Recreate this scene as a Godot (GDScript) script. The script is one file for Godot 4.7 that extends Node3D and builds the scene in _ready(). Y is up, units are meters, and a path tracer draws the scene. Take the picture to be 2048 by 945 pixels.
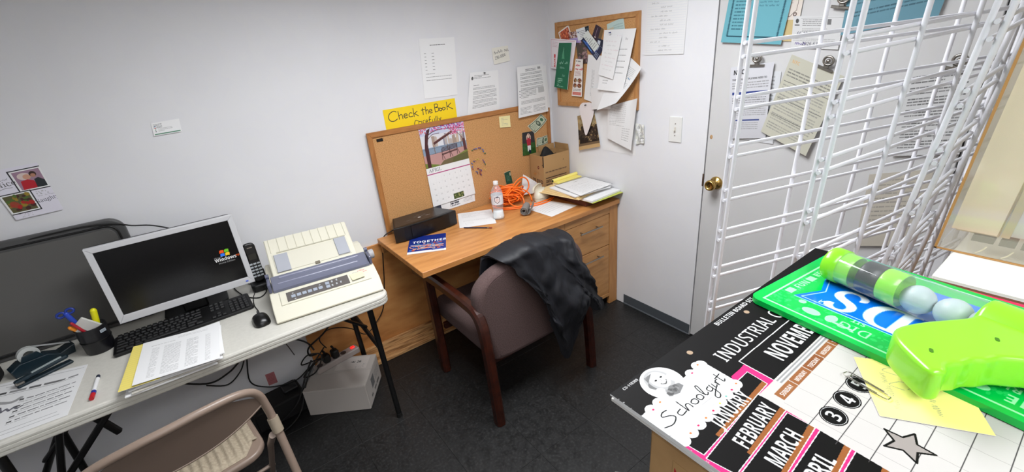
extends Node3D

# ---------------------------------------------------------------- mesh builder
class MB:
	var v := PackedVector3Array()
	var g := PackedInt32Array()
	var uv := PackedVector2Array()
	var grp := 1
	func tri(a: Vector3, b: Vector3, c: Vector3, s := -1, ua := Vector2.ZERO, ub := Vector2.ZERO, uc := Vector2.ZERO):
		v.append(a); v.append(c); v.append(b)
		uv.append(ua); uv.append(uc); uv.append(ub)
		g.append(s)
	func quad(a: Vector3, b: Vector3, c: Vector3, d: Vector3, s := -1):
		tri(a, b, c, s); tri(a, c, d, s)
	func loft(loops: Array, caps := true, s := -1):
		var n: int = loops[0].size()
		for k in loops.size() - 1:
			var A: PackedVector3Array = loops[k]
			var B: PackedVector3Array = loops[k + 1]
			for i in n:
				var j := (i + 1) % n
				quad(A[i], A[j], B[j], B[i], s)
		if caps:
			var c0 := Vector3.ZERO
			var c1 := Vector3.ZERO
			var L: PackedVector3Array = loops[-1]
			var F: PackedVector3Array = loops[0]
			for i in n: c0 += F[i] / n; c1 += L[i] / n
			for i in n:
				var j := (i + 1) % n
				tri(F[j], F[i], c0); tri(L[i], L[j], c1)
	# outline: 2D points, anticlockwise; xf takes (x, y, height)
	func slab(o: PackedVector2Array, h0: float, h1: float, bev := 0.0, n := 1, xf := Transform3D(), s := -1):
		var loops := []
		if bev <= 0.0:
			loops = [lp(o, 0.0, h0, xf), lp(o, 0.0, h1, xf)]
		else:
			for k in n + 1:
				var a := PI / 2 * k / n
				loops.append(lp(o, bev * (1 - sin(a)), h0 + bev * (1 - cos(a)), xf))
			for k in n + 1:
				var a := PI / 2 * k / n
				loops.append(lp(o, bev * (1 - cos(a)), h1 - bev * (1 - sin(a)), xf))
		loft(loops, false, s)
		var idx := Geometry2D.triangulate_polygon(o)
		var F: PackedVector3Array = loops[0]
		var L: PackedVector3Array = loops[-1]
		for k in range(0, idx.size(), 3):
			var a := o[idx[k]]; var b := o[idx[k + 1]]; var c := o[idx[k + 2]]
			var ccw := (b - a).cross(c - a) > 0
			var i1 := idx[k + 1] if ccw else idx[k + 2]
			var i2 := idx[k + 2] if ccw else idx[k + 1]
			tri(L[idx[k]], L[i1], L[i2]); tri(F[idx[k]], F[i2], F[i1])
	func lp(o: PackedVector2Array, inset: float, h: float, xf: Transform3D) -> PackedVector3Array:
		var r := PackedVector3Array()
		var n := o.size()
		for i in n:
			var p := o[i]
			if inset > 0.0:
				var e0 := (p - o[(i + n - 1) % n]).normalized()
				var e1 := (o[(i + 1) % n] - p).normalized()
				var n0 := Vector2(-e0.y, e0.x)
				var n1 := Vector2(-e1.y, e1.x)
				var m := (n0 + n1)
				m = m / maxf(0.4, m.length_squared() * 0.5)
				p += m * inset
			r.append(xf * Vector3(p.x, p.y, h))
		return r
	# box by centre and size; edges chamfered
	func box(c: Vector3, s: Vector3, bev := 0.0, b := Basis()):
		# outline in xz, height y
		var o := MB.rrect(s.x, s.z, bev, 1) if bev > 0 else PackedVector2Array([Vector2(-s.x / 2, -s.z / 2), Vector2(s.x / 2, -s.z / 2), Vector2(s.x / 2, s.z / 2), Vector2(-s.x / 2, s.z / 2)])
		var up := Basis(Vector3(1, 0, 0), Vector3(0, 0, -1), Vector3(0, 1, 0))
		slab(o, -s.y / 2, s.y / 2, bev, 1, Transform3D(b, c) * Transform3D(up, Vector3.ZERO))
	func bx(x0: float, x1: float, y0: float, y1: float, z0: float, z1: float, bev := 0.0):
		box(Vector3(x0 + x1, y0 + y1, z0 + z1) / 2, Vector3(x1 - x0, y1 - y0, z1 - z0), bev)
	static func rrect(w: float, d: float, r: float, n: int) -> PackedVector2Array:
		var o := PackedVector2Array()
		for q in 4:
			var cx: float = (w / 2 - r) * [1, -1, -1, 1][q]
			var cy: float = (d / 2 - r) * [1, 1, -1, -1][q]
			for k in n + 1:
				var a := PI / 2 * (q + float(k) / n)
				o.append(Vector2(cx + r * cos(a), cy + r * sin(a)))
		return o
	static func spl(p: Array, m: int, closed := false) -> PackedVector3Array:
		var r := PackedVector3Array()
		var n := p.size()
		for i in (n if closed else n - 1):
			var a: Vector3 = p[(i + n - 1) % n] if closed or i > 0 else p[0]
			var b: Vector3 = p[i]
			var c: Vector3 = p[(i + 1) % n]
			var d: Vector3 = p[(i + 2) % n] if closed or i + 2 < n else p[n - 1]
			for k in m:
				r.append(b.cubic_interpolate(c, a, d, float(k) / m))
		if not closed: r.append(p[n - 1])
		return r
	func tube(p, r: float, seg := 8, closed := false, r2 := -1.0):
		var n: int = p.size()
		var loops := []
		var nrm := Vector3.ZERO
		for i in n:
			var a: Vector3 = p[(i + n - 1) % n] if closed or i > 0 else p[0]
			var b: Vector3 = p[(i + 1) % n] if closed or i < n - 1 else p[n - 1]
			var t := (b - a).normalized()
			if nrm == Vector3.ZERO:
				nrm = t.cross(Vector3.UP if absf(t.y) < 0.9 else Vector3.RIGHT).normalized()
			else:
				nrm = (nrm - t * nrm.dot(t)).normalized()
			var bn := t.cross(nrm)
			var L := PackedVector3Array()
			var rr := r if r2 < 0 else lerpf(r, r2, float(i) / (n - 1))
			for k in seg:
				var an := TAU * k / seg
				L.append(p[i] + (nrm * cos(an) + bn * sin(an)) * rr)
			loops.append(L)
		if closed: loops.append(loops[0])
		grp += 1
		loft(loops, not closed, grp)
	# bar of rectangular section w (sideways, along side) x t along a path
	func bar(p, w: float, t: float, side: Vector3):
		var loops := []
		var n: int = p.size()
		for i in n:
			var d: Vector3 = (p[mini(i + 1, n - 1)] - p[maxi(i - 1, 0)]).normalized()
			var u := d.cross(side).normalized()
			var c: float = minf(w, t) * 0.22
			var L := PackedVector3Array()
			for q in [[-1, -1, c, 0], [1, -1, -c, 0], [1, -1, 0, c], [1, 1, 0, -c], [1, 1, -c, 0], [-1, 1, c, 0], [-1, 1, 0, -c], [-1, -1, 0, c]]:
				L.append(p[i] + side * (q[0] * w / 2 + q[2]) + u * (q[1] * t / 2 + q[3]))
			loops.append(L)
		loft(loops, true, -1)
	func cyl(a: Vector3, b: Vector3, r: float, seg := 16, r2 := -1.0):
		tube([a, b], r, seg, false, r2)
	# profile: (radius, height) from bottom to top, turned about xf's y axis
	func lathe(pr: Array, seg: int, xf := Transform3D(), s := 0):
		var loops := []
		for q in pr:
			var L := PackedVector3Array()
			for k in seg:
				var a := -TAU * k / seg
				L.append(xf * Vector3(q[0] * cos(a), q[1], q[0] * sin(a)))
			loops.append(L)
		grp += 1
		loft(loops, true, grp if s == 0 else s)
	func ball(c: Vector3, r: Vector3, seg := 16, b := Basis()):
		var pr := []
		for k in range(0, seg / 2 + 1):
			var a := -PI / 2 + PI * k / (seg / 2)
			pr.append([maxf(cos(a), 0.001), sin(a)])
		lathe(pr, seg, Transform3D(b * Basis.from_scale(r), c))
	# a surface of (nu+1)x(nv+1) points f(u, v), thickness th behind it
	func skin(f: Callable, nu: int, nv: int, th: float):
		var P := []
		for j in nv + 1:
			var row := PackedVector3Array()
			for i in nu + 1: row.append(f.call(float(i) / nu, float(j) / nv))
			P.append(row)
		var N := []
		for j in nv + 1:
			var row := PackedVector3Array()
			for i in nu + 1:
				var du: Vector3 = P[j][mini(i + 1, nu)] - P[j][maxi(i - 1, 0)]
				var dv: Vector3 = P[mini(j + 1, nv)][i] - P[maxi(j - 1, 0)][i]
				row.append(dv.cross(du).normalized())
			N.append(row)
		grp += 1
		var fr := grp
		grp += 1
		for j in nv:
			for i in nu:
				quad(P[j + 1][i], P[j + 1][i + 1], P[j][i + 1], P[j][i], fr)
				var b0: Vector3 = P[j][i] - N[j][i] * th
				var b1: Vector3 = P[j][i + 1] - N[j][i + 1] * th
				var b2: Vector3 = P[j + 1][i + 1] - N[j + 1][i + 1] * th
				var b3: Vector3 = P[j + 1][i] - N[j + 1][i] * th
				quad(b0, b1, b2, b3, grp)
		for j in nv:
			for i in [0, nu]:
				var a0: Vector3 = P[j][i]; var a1: Vector3 = P[j + 1][i]
				var c0: Vector3 = a0 - N[j][i] * th; var c1: Vector3 = a1 - N[j + 1][i] * th
				if i == 0: quad(a0, c0, c1, a1)
				else: quad(a1, c1, c0, a0)
		for i in nu:
			for j in [0, nv]:
				var a0: Vector3 = P[j][i]; var a1: Vector3 = P[j][i + 1]
				var c0: Vector3 = a0 - N[j][i] * th; var c1: Vector3 = a1 - N[j][i + 1] * th
				if j == nv: quad(a0, c0, c1, a1)
				else: quad(a1, c1, c0, a0)
	func mesh(m: Material, off := Vector3.ZERO, into: ArrayMesh = null) -> ArrayMesh:
		var st := SurfaceTool.new()
		st.begin(Mesh.PRIMITIVE_TRIANGLES)
		for i in v.size():
			if i % 3 == 0: st.set_smooth_group(g[i / 3])
			st.set_uv(uv[i])
			st.add_vertex(v[i] - off)
		st.generate_normals()
		st.index()
		st.set_material(m)
		return st.commit(into) if into else st.commit()

# ---------------------------------------------------------------- print on paper
class Cv:
	var w: int
	var h: int
	var d: PackedByteArray
	var top  # the scene, for its fonts
	var rng := RandomNumberGenerator.new()
	func _init(w_: int, h_: int, c: Color, seed_ := 1):
		w = w_; h = h_
		var im := Image.create(w, h, false, Image.FORMAT_RGB8)
		im.fill(c)
		d = im.get_data()
		rng.seed = seed_
	func px(x: int, y: int, c: Color, a := 1.0):
		if x < 0 or y < 0 or x >= w or y >= h: return
		var i := (y * w + x) * 3
		d[i] = int(lerpf(d[i], c.r * 255, a))
		d[i + 1] = int(lerpf(d[i + 1], c.g * 255, a))
		d[i + 2] = int(lerpf(d[i + 2], c.b * 255, a))
	func rect(x0: float, y0: float, x1: float, y1: float, c: Color, a := 1.0):
		for y in range(maxi(0, int(y0)), mini(h, int(ceil(y1)))):
			for x in range(maxi(0, int(x0)), mini(w, int(ceil(x1)))): px(x, y, c, a)
	func poly(p: Array, c: Color, a := 1.0):
		var lo := 1e9
		var hi := -1e9
		for q in p: lo = minf(lo, q.y); hi = maxf(hi, q.y)
		for y in range(maxi(0, int(lo)), mini(h, int(hi) + 1)):
			var xs := []
			for i in p.size():
				var s: Vector2 = p[i]
				var e: Vector2 = p[(i + 1) % p.size()]
				var yy := y + 0.5
				if (s.y <= yy) != (e.y <= yy): xs.append(s.x + (yy - s.y) / (e.y - s.y) * (e.x - s.x))
			xs.sort()
			for k in range(0, xs.size() - 1, 2):
				for x in range(maxi(0, int(round(xs[k]))), mini(w, int(round(xs[k + 1])))): px(x, y, c, a)
	func ell(cx: float, cy: float, rx: float, ry: float, c: Color, a := 1.0):
		for y in range(maxi(0, int(cy - ry)), mini(h, int(cy + ry) + 1)):
			var t := (y + 0.5 - cy) / ry
			if absf(t) > 1: continue
			var q := rx * sqrt(1 - t * t)
			for x in range(maxi(0, int(round(cx - q))), mini(w, int(round(cx + q)))): px(x, y, c, a)
	func line(p: Array, wd: float, c: Color, a := 1.0):
		for i in p.size() - 1:
			var s: Vector2 = p[i]
			var e: Vector2 = p[i + 1]
			var n := (e - s).normalized()
			n = Vector2(-n.y, n.x) * wd / 2
			if wd < 1.6:
				var m := int((e - s).length() * 1.2) + 1
				for k in m:
					var q := s.lerp(e, float(k) / m)
					px(int(q.x), int(q.y), c, a)
			else:
				poly([s + n, e + n, e - n, s - n], c, a)
				ell(e.x, e.y, wd / 2, wd / 2, c, a)
	func curve(p: Array, wd: float, c: Color, a := 1.0):
		var q := []
		for i in p.size() - 1:
			for k in 8: q.append(p[i].cubic_interpolate(p[i + 1], p[maxi(i - 1, 0)], p[mini(i + 2, p.size() - 1)], k / 8.0))
		q.append(p[-1])
		line(q, wd, c, a)
	# text with its baseline starting at (x, y), capitals about size*0.72 high, turned by ang, stretched by sx
	func text(s: String, x: float, y: float, size: float, c: Color, font := "sans", sx := 1.0, ang := 0.0, a := 1.0, sp := 0.0):
		var r: Array = top.glyphs(s, font, sp)
		var A: PackedByteArray = r[0]
		var tw: int = r[1]; var th: int = r[2]; var base: float = r[3]
		var k: float = size / 64.0
		var xf := Transform2D(ang, Vector2(x, y)) * Transform2D(Vector2(k * sx, 0), Vector2(0, k), Vector2.ZERO) * Transform2D(0, Vector2(0, -base))
		var inv := xf.affine_inverse()
		var lo := Vector2(1e9, 1e9); var hi := -lo
		for q in [Vector2(0, 0), Vector2(tw, 0), Vector2(0, th), Vector2(tw, th)]:
			var e: Vector2 = xf * q
			lo = lo.min(e); hi = hi.max(e)
		var su: float = clampf(0.5 / (k * maxf(sx, 0.2)), 0.3, 6.0)
		for yy in range(maxi(0, int(lo.y)), mini(h, int(hi.y) + 1)):
			for xx in range(maxi(0, int(lo.x)), mini(w, int(hi.x) + 1)):
				var acc := 0.0
				for o in [Vector2(0.25, 0.25), Vector2(0.75, 0.25), Vector2(0.25, 0.75), Vector2(0.75, 0.75)]:
					var q: Vector2 = inv * (Vector2(xx, yy) + o)
					var qx := int(q.x); var qy := int(q.y)
					if q.x >= 0 and q.y >= 0 and qx < tw and qy < th: acc += A[qy * tw + qx]
				if acc > 0: px(xx, yy, c, acc / 1020.0 * a)
	# lines of small illegible print
	func lines(x: float, y: float, wd: float, n: int, step: float, c: Color, a := 0.7, sz := 0.4, full := 0.85):
		for k in n:
			var xx := x
			var stop := x + wd * (1.0 if rng.randf() < full else rng.randf_range(0.3, 0.9))
			while xx < stop:
				var ww := rng.randf_range(1.2, 5.0) * step * sz
				rect(xx, y, minf(xx + ww, stop), y + maxf(1.0, step * sz), c, a * rng.randf_range(0.6, 1.0))
				xx += ww + step * sz * 0.7
			y += step
	# a line of handwriting
	func scrawl(x: float, y: float, wd: float, hh: float, c: Color, pen := 1.5, a := 0.8):
		var xx := x
		while xx < x + wd:
			var n := rng.randi_range(3, 7)
			var q := []
			for k in n * 2:
				q.append(Vector2(xx + k * hh * 0.28, y - (hh * rng.randf_range(0.35, 1.0) if k % 2 else rng.randf_range(-0.1, 0.2) * hh)))
			line(q, pen, c, a)
			xx += n * 2 * hh * 0.28 + hh * 0.5
	func blotch(x0: float, y0: float, x1: float, y1: float, cols: Array, n: int, r0: float, r1: float, a := 0.9):
		for k in n:
			ell(rng.randf_range(x0, x1), rng.randf_range(y0, y1), rng.randf_range(r0, r1), rng.randf_range(r0, r1), cols[rng.randi() % cols.size()], a)
	func tex() -> ImageTexture:
		return ImageTexture.create_from_image(Image.create_from_data(w, h, false, Image.FORMAT_RGB8, d))

var fonts := {}
var runs := {}
func glyphs(s: String, font: String, sp := 0.0) -> Array:
	var key := s + "|" + font + str(sp)
	if runs.has(key): return runs[key]
	if not fonts.has(font):
		var f := SystemFont.new()
		f.font_names = PackedStringArray([{"sans": "Droid Sans", "bold": "Droid Sans", "serif": "Droid Serif", "serifbold": "Droid Serif", "mono": "Droid Sans Mono"}[font]])
		if font.ends_with("bold"): f.font_weight = 700
		fonts[font] = f
	var ts = TextServerManager.get_primary_interface()
	var sh = ts.create_shaped_text()
	ts.shaped_text_add_string(sh, s, fonts[font].get_rids(), 64)
	ts.shaped_text_shape(sh)
	var gl = ts.shaped_text_get_glyphs(sh)
	var sz := Vector2i(64, 0)
	for q in gl: ts.font_render_glyph(q.font_rid, sz, q.index)
	var tw := 8.0
	for q in gl: tw += q.advance + sp
	var W := int(tw) + 8
	var H := 96
	var A := PackedByteArray()
	A.resize(W * H)
	var pages := {}
	var x := 4.0
	for q in gl:
		var u: Rect2 = ts.font_get_glyph_uv_rect(q.font_rid, sz, q.index)
		if u.size.x > 0:
			var ti = ts.font_get_glyph_texture_idx(q.font_rid, sz, q.index)
			if not pages.has([q.font_rid, ti]): pages[[q.font_rid, ti]] = ts.font_get_texture_image(q.font_rid, sz, ti)
			var im: Image = pages[[q.font_rid, ti]]
			var o: Vector2 = ts.font_get_glyph_offset(q.font_rid, sz, q.index)
			for j in int(u.size.y):
				for i in int(u.size.x):
					var px := int(x + o.x) + i
					var py := int(70 + o.y) + j
					if px >= 0 and py >= 0 and px < W and py < H:
						var al := int(im.get_pixel(int(u.position.x) + i, int(u.position.y) + j).a * 255)
						A[py * W + px] = maxi(A[py * W + px], al)
		x += q.advance + sp
	ts.free_rid(sh)
	runs[key] = [A, W, H, 70.0]
	return runs[key]

func cv(w: int, h: int, c: Color, seed_ := 1) -> Cv:
	var q := Cv.new(w, h, c, seed_)
	q.top = self
	return q

# ---------------------------------------------------------------- materials
var M := {}
func mat(c: Color, rough := 0.6, metal := 0.0, spec := 0.5) -> StandardMaterial3D:
	var m := StandardMaterial3D.new()
	m.albedo_color = c
	m.roughness = rough
	m.metallic = metal
	m.metallic_specular = spec
	return m
func noise_img(n: int, freq: float, oct: int, seed_: int, ax := 1.0) -> Image:
	var f := FastNoiseLite.new()
	f.seed = seed_
	f.frequency = freq
	f.fractal_octaves = oct
	f.noise_type = FastNoiseLite.TYPE_SIMPLEX_SMOOTH
	return f.get_seamless_image(n, n)
func ramp_tex(im: Image, cols: Array, sharp := 1.0) -> ImageTexture:
	var src := im.get_data()
	var ch := src.size() / (im.get_width() * im.get_height())
	var out := PackedByteArray()
	out.resize(im.get_width() * im.get_height() * 3)
	var lut := []
	for k in 256:
		var t := clampf((k / 255.0 - 0.5) * sharp + 0.5, 0, 1) * (cols.size() - 1)
		var i := mini(int(t), cols.size() - 2)
		lut.append(cols[i].lerp(cols[i + 1], t - i))
	for k in out.size() / 3:
		var c: Color = lut[src[k * ch]]
		out[k * 3] = int(c.r * 255); out[k * 3 + 1] = int(c.g * 255); out[k * 3 + 2] = int(c.b * 255)
	return ImageTexture.create_from_image(Image.create_from_data(im.get_width(), im.get_height(), false, Image.FORMAT_RGB8, out))
func tri_mat(t: Texture2D, scale: Vector3, rough := 0.6, world := false, bump: Image = null, bs := 1.0) -> StandardMaterial3D:
	var m := mat(Color.WHITE, rough)
	m.albedo_texture = t
	m.uv1_triplanar = true
	m.uv1_world_triplanar = world
	m.uv1_scale = scale
	if bump:
		var b: Image = bump.duplicate()
		b.convert(Image.FORMAT_RGBA8)
		b.bump_map_to_normal_map(bs)
		m.normal_enabled = true
		m.normal_texture = ImageTexture.create_from_image(b)
	return m
func paper(t: Texture2D, rough := 0.75) -> StandardMaterial3D:
	var m := mat(Color.WHITE, rough)
	m.albedo_texture = t
	return m

# ---------------------------------------------------------------- scene objects
var used := {}
func numbered(s: String) -> String:
	var n: int = used.get(s, 0)
	used[s] = n + 1
	return s if n == 0 else "%s_%03d" % [s, n]
func tag(o: Node, label: String, cat: String, group := ""):
	o.set_meta("label", label)
	o.set_meta("category", cat)
	if group != "": o.set_meta("group", group)
	return o
func thing(called: String, label: String, cat: String, at := Vector3.ZERO, turn := 0.0, group := "") -> Node3D:
	var o := Node3D.new()
	o.name = numbered(called)
	add_child(o)
	o.position = at
	o.rotation.y = turn
	tag(o, label, cat, group)
	return o
# a part of t (points given in the world, or in t's own frame when t is turned)
func part(t: Node3D, called: String, b: MB, m: Material, label := "") -> MeshInstance3D:
	var o := MeshInstance3D.new()
	o.name = called
	var off := Vector3.ZERO
	var q: Node = t
	while q != null and q is Node3D and q != self:
		off += q.position
		q = q.get_parent()
	o.mesh = b.mesh(m, off)
	t.add_child(o, true)
	if label != "": o.set_meta("label", label)
	return o
# a part whose points are in the part's own frame
func lpart(t: Node3D, called: String, b: MB, m: Material, at := Vector3.ZERO, label := "") -> MeshInstance3D:
	var o := MeshInstance3D.new()
	o.name = called
	o.mesh = b.mesh(m)
	o.position = at
	t.add_child(o, true)
	if label != "": o.set_meta("label", label)
	return o
func mpart(t: Node3D, called: String, ms: Mesh, at: Vector3, b := Basis()) -> MeshInstance3D:
	var o := MeshInstance3D.new()
	o.name = called
	o.mesh = ms
	o.transform = Transform3D(b, at)
	t.add_child(o, true)
	return o
# a thing that is one mesh; its points are given in the world, its node stands at "at"
func solo(called: String, label: String, cat: String, b: MB, m: Material, at: Vector3, group := "") -> MeshInstance3D:
	var o := MeshInstance3D.new()
	o.name = numbered(called)
	o.mesh = b.mesh(m, at)
	o.position = at
	add_child(o)
	tag(o, label, cat, group)
	return o
func struct(called: String, b: MB, m: Material, at := Vector3.ZERO) -> MeshInstance3D:
	var o := MeshInstance3D.new()
	o.name = called
	o.mesh = b.mesh(m, at)
	o.position = at
	add_child(o)
	o.set_meta("kind", "structure")
	return o
# a sheet through four corners as read (top left, top right, bottom right, bottom left); bulge(u, v) lifts it along its normal
func sheet_mesh(tl: Vector3, tr: Vector3, br: Vector3, bl: Vector3, front: Material, th := 0.0005, bulge = null, n := 8, edge: Material = null, off := Vector3.ZERO) -> ArrayMesh:
	var nr := (bl - tl).cross(tr - tl).normalized()
	if bulge == null: n = 1
	var P := []
	for j in n + 1:
		var row := PackedVector3Array()
		for i in n + 1:
			var u := float(i) / n
			var w := float(j) / n
			var p := tl.lerp(tr, u).lerp(bl.lerp(br, u), w)
			if bulge != null: p += nr * float(bulge.call(u, w))
			row.append(p)
		P.append(row)
	var a := MB.new()
	var b := MB.new()
	for j in n:
		for i in n:
			var p0: Vector3 = P[j][i]; var p1: Vector3 = P[j][i + 1]; var p2: Vector3 = P[j + 1][i + 1]; var p3: Vector3 = P[j + 1][i]
			var t0 := Vector2(i, j) / n; var t1 := Vector2(i + 1, j) / n; var t2 := Vector2(i + 1, j + 1) / n; var t3 := Vector2(i, j + 1) / n
			a.tri(p3, p2, p1, 1, t3, t2, t1)
			a.tri(p3, p1, p0, 1, t3, t1, t0)
			b.quad(p0 - nr * th, p1 - nr * th, p2 - nr * th, p3 - nr * th, 1)
	for i in n:
		b.quad(P[0][i + 1], P[0][i + 1] - nr * th, P[0][i] - nr * th, P[0][i])
		b.quad(P[n][i], P[n][i] - nr * th, P[n][i + 1] - nr * th, P[n][i + 1])
		b.quad(P[i][0], P[i][0] - nr * th, P[i + 1][0] - nr * th, P[i + 1][0])
		b.quad(P[i + 1][n], P[i + 1][n] - nr * th, P[i][n] - nr * th, P[i][n])
	var ms := a.mesh(front, off)
	return b.mesh(edge if edge else M.paper, off, ms)
func sheet(called: String, label: String, cat: String, c: Array, front: Material, th := 0.0006, bulge = null, group := "", edge: Material = null) -> MeshInstance3D:
	var o := MeshInstance3D.new()
	o.name = numbered(called)
	var mid: Vector3 = (c[0] + c[1] + c[2] + c[3]) / 4
	o.mesh = sheet_mesh(c[0], c[1], c[2], c[3], front, th, bulge, 8, edge, mid)
	o.position = mid
	add_child(o)
	tag(o, label, cat, group)
	return o
# corners on the back wall (x, y pairs), on the right wall (z, y pairs), on a level (x, z pairs)
func onz(z: float, p: Array) -> Array:
	return [Vector3(p[0], p[1], z), Vector3(p[2], p[3], z), Vector3(p[4], p[5], z), Vector3(p[6], p[7], z)]
func onx(x: float, p: Array) -> Array:
	return [Vector3(x, p[1], p[0]), Vector3(x, p[3], p[2]), Vector3(x, p[5], p[4]), Vector3(x, p[7], p[6])]
func ony(y: float, p: Array) -> Array:
	return [Vector3(p[0], y, p[1]), Vector3(p[2], y, p[3]), Vector3(p[4], y, p[5]), Vector3(p[6], y, p[7])]
func G(x: float, a := 1.0) -> Color:
	return Color(x, x, x, a)

func _ready():
	# ---- camera, sky, light, exposure
	var cam := Camera3D.new()
	cam.name = "camera"
	cam.fov = 56.55
	cam.near = 0.02
	cam.far = 60.0
	cam.rotation_order = EULER_ORDER_YXZ
	cam.position = Vector3(-2.0715, 1.6847, 2.3763)
	cam.rotation = Vector3(-0.40379, -0.60457, -0.09127)
	add_child(cam)
	cam.current = true
	var we := WorldEnvironment.new()
	we.name = "world_environment"
	var env := Environment.new()
	env.background_mode = Environment.BG_COLOR
	env.background_color = Color(0.02, 0.02, 0.02)
	env.tonemap_mode = Environment.TONE_MAPPER_LINEAR
	env.tonemap_exposure = 1.0
	env.sdfgi_enabled = true
	env.ssao_enabled = true
	env.ssil_enabled = true
	we.environment = env
	add_child(we)
	lamp(Vector3(-1.3, 2.375, 1.3), Vector2(1.2, 0.6), 4.8, "long white ceiling light above the desk chair")
	lamp(Vector3(-2.0, 2.375, 3.05), Vector2(1.2, 0.6), 2.7, "long white ceiling light behind the cardboard cartons")
	materials()
	room()
	desk()
	printing_table()
	desk_chair()
	folding_chair()
	rack()
	front_boxes()
	wall_papers()
	board_papers()
	door_papers()
	desk_things()
	table_things()
	floor_things()
	front_things()

func lamp(at: Vector3, size: Vector2, energy: float, label: String):
	var t := thing("ceiling_light", label, "ceiling light", at)
	var f := MB.new()
	f.bx(at.x - size.x / 2 - 0.03, at.x + size.x / 2 + 0.03, at.y + 0.015, at.y + 0.12, at.z - size.y / 2 - 0.03, at.z + size.y / 2 + 0.03, 0.004)
	part(t, "housing", f, mat(Color(0.9, 0.9, 0.9), 0.5))
	var p := MB.new()
	p.bx(at.x - size.x / 2, at.x + size.x / 2, at.y, at.y + 0.014, at.z - size.y / 2, at.z + size.y / 2)
	var e := mat(Color(0.9, 0.9, 0.9), 0.5)
	e.emission_enabled = true
	e.emission = Color(1, 0.99, 0.97)
	e.emission_energy_multiplier = 1.0
	part(t, "diffuser", p, e)
	# deep louvre frame that keeps the light off the upper walls
	for q in [[-1, 0], [1, 0], [0, -1], [0, 1]]:
		var s := MB.new()
		var hx := size.x / 2 + 0.012
		var hz := size.y / 2 + 0.012
		if q[0] != 0: s.bx(at.x + q[0] * hx - 0.006, at.x + q[0] * hx + 0.006, at.y - 0.13, at.y + 0.014, at.z - hz, at.z + hz)
		else: s.bx(at.x - hx + 0.007, at.x + hx - 0.007, at.y - 0.13, at.y + 0.014, at.z + q[1] * hz - 0.006, at.z + q[1] * hz + 0.006)
		part(t, "louvre", s, mat(Color(0.6, 0.6, 0.6), 0.6))
	var l := AreaLight3D.new()
	l.name = "light"
	l.area_size = size
	l.light_energy = energy
	l.light_color = Color(0.975, 0.985, 1.0)
	l.area_range = 12.0
	l.shadow_enabled = true
	l.rotation.x = -PI / 2
	l.position = Vector3(0, -0.006, 0)
	t.add_child(l)

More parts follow.
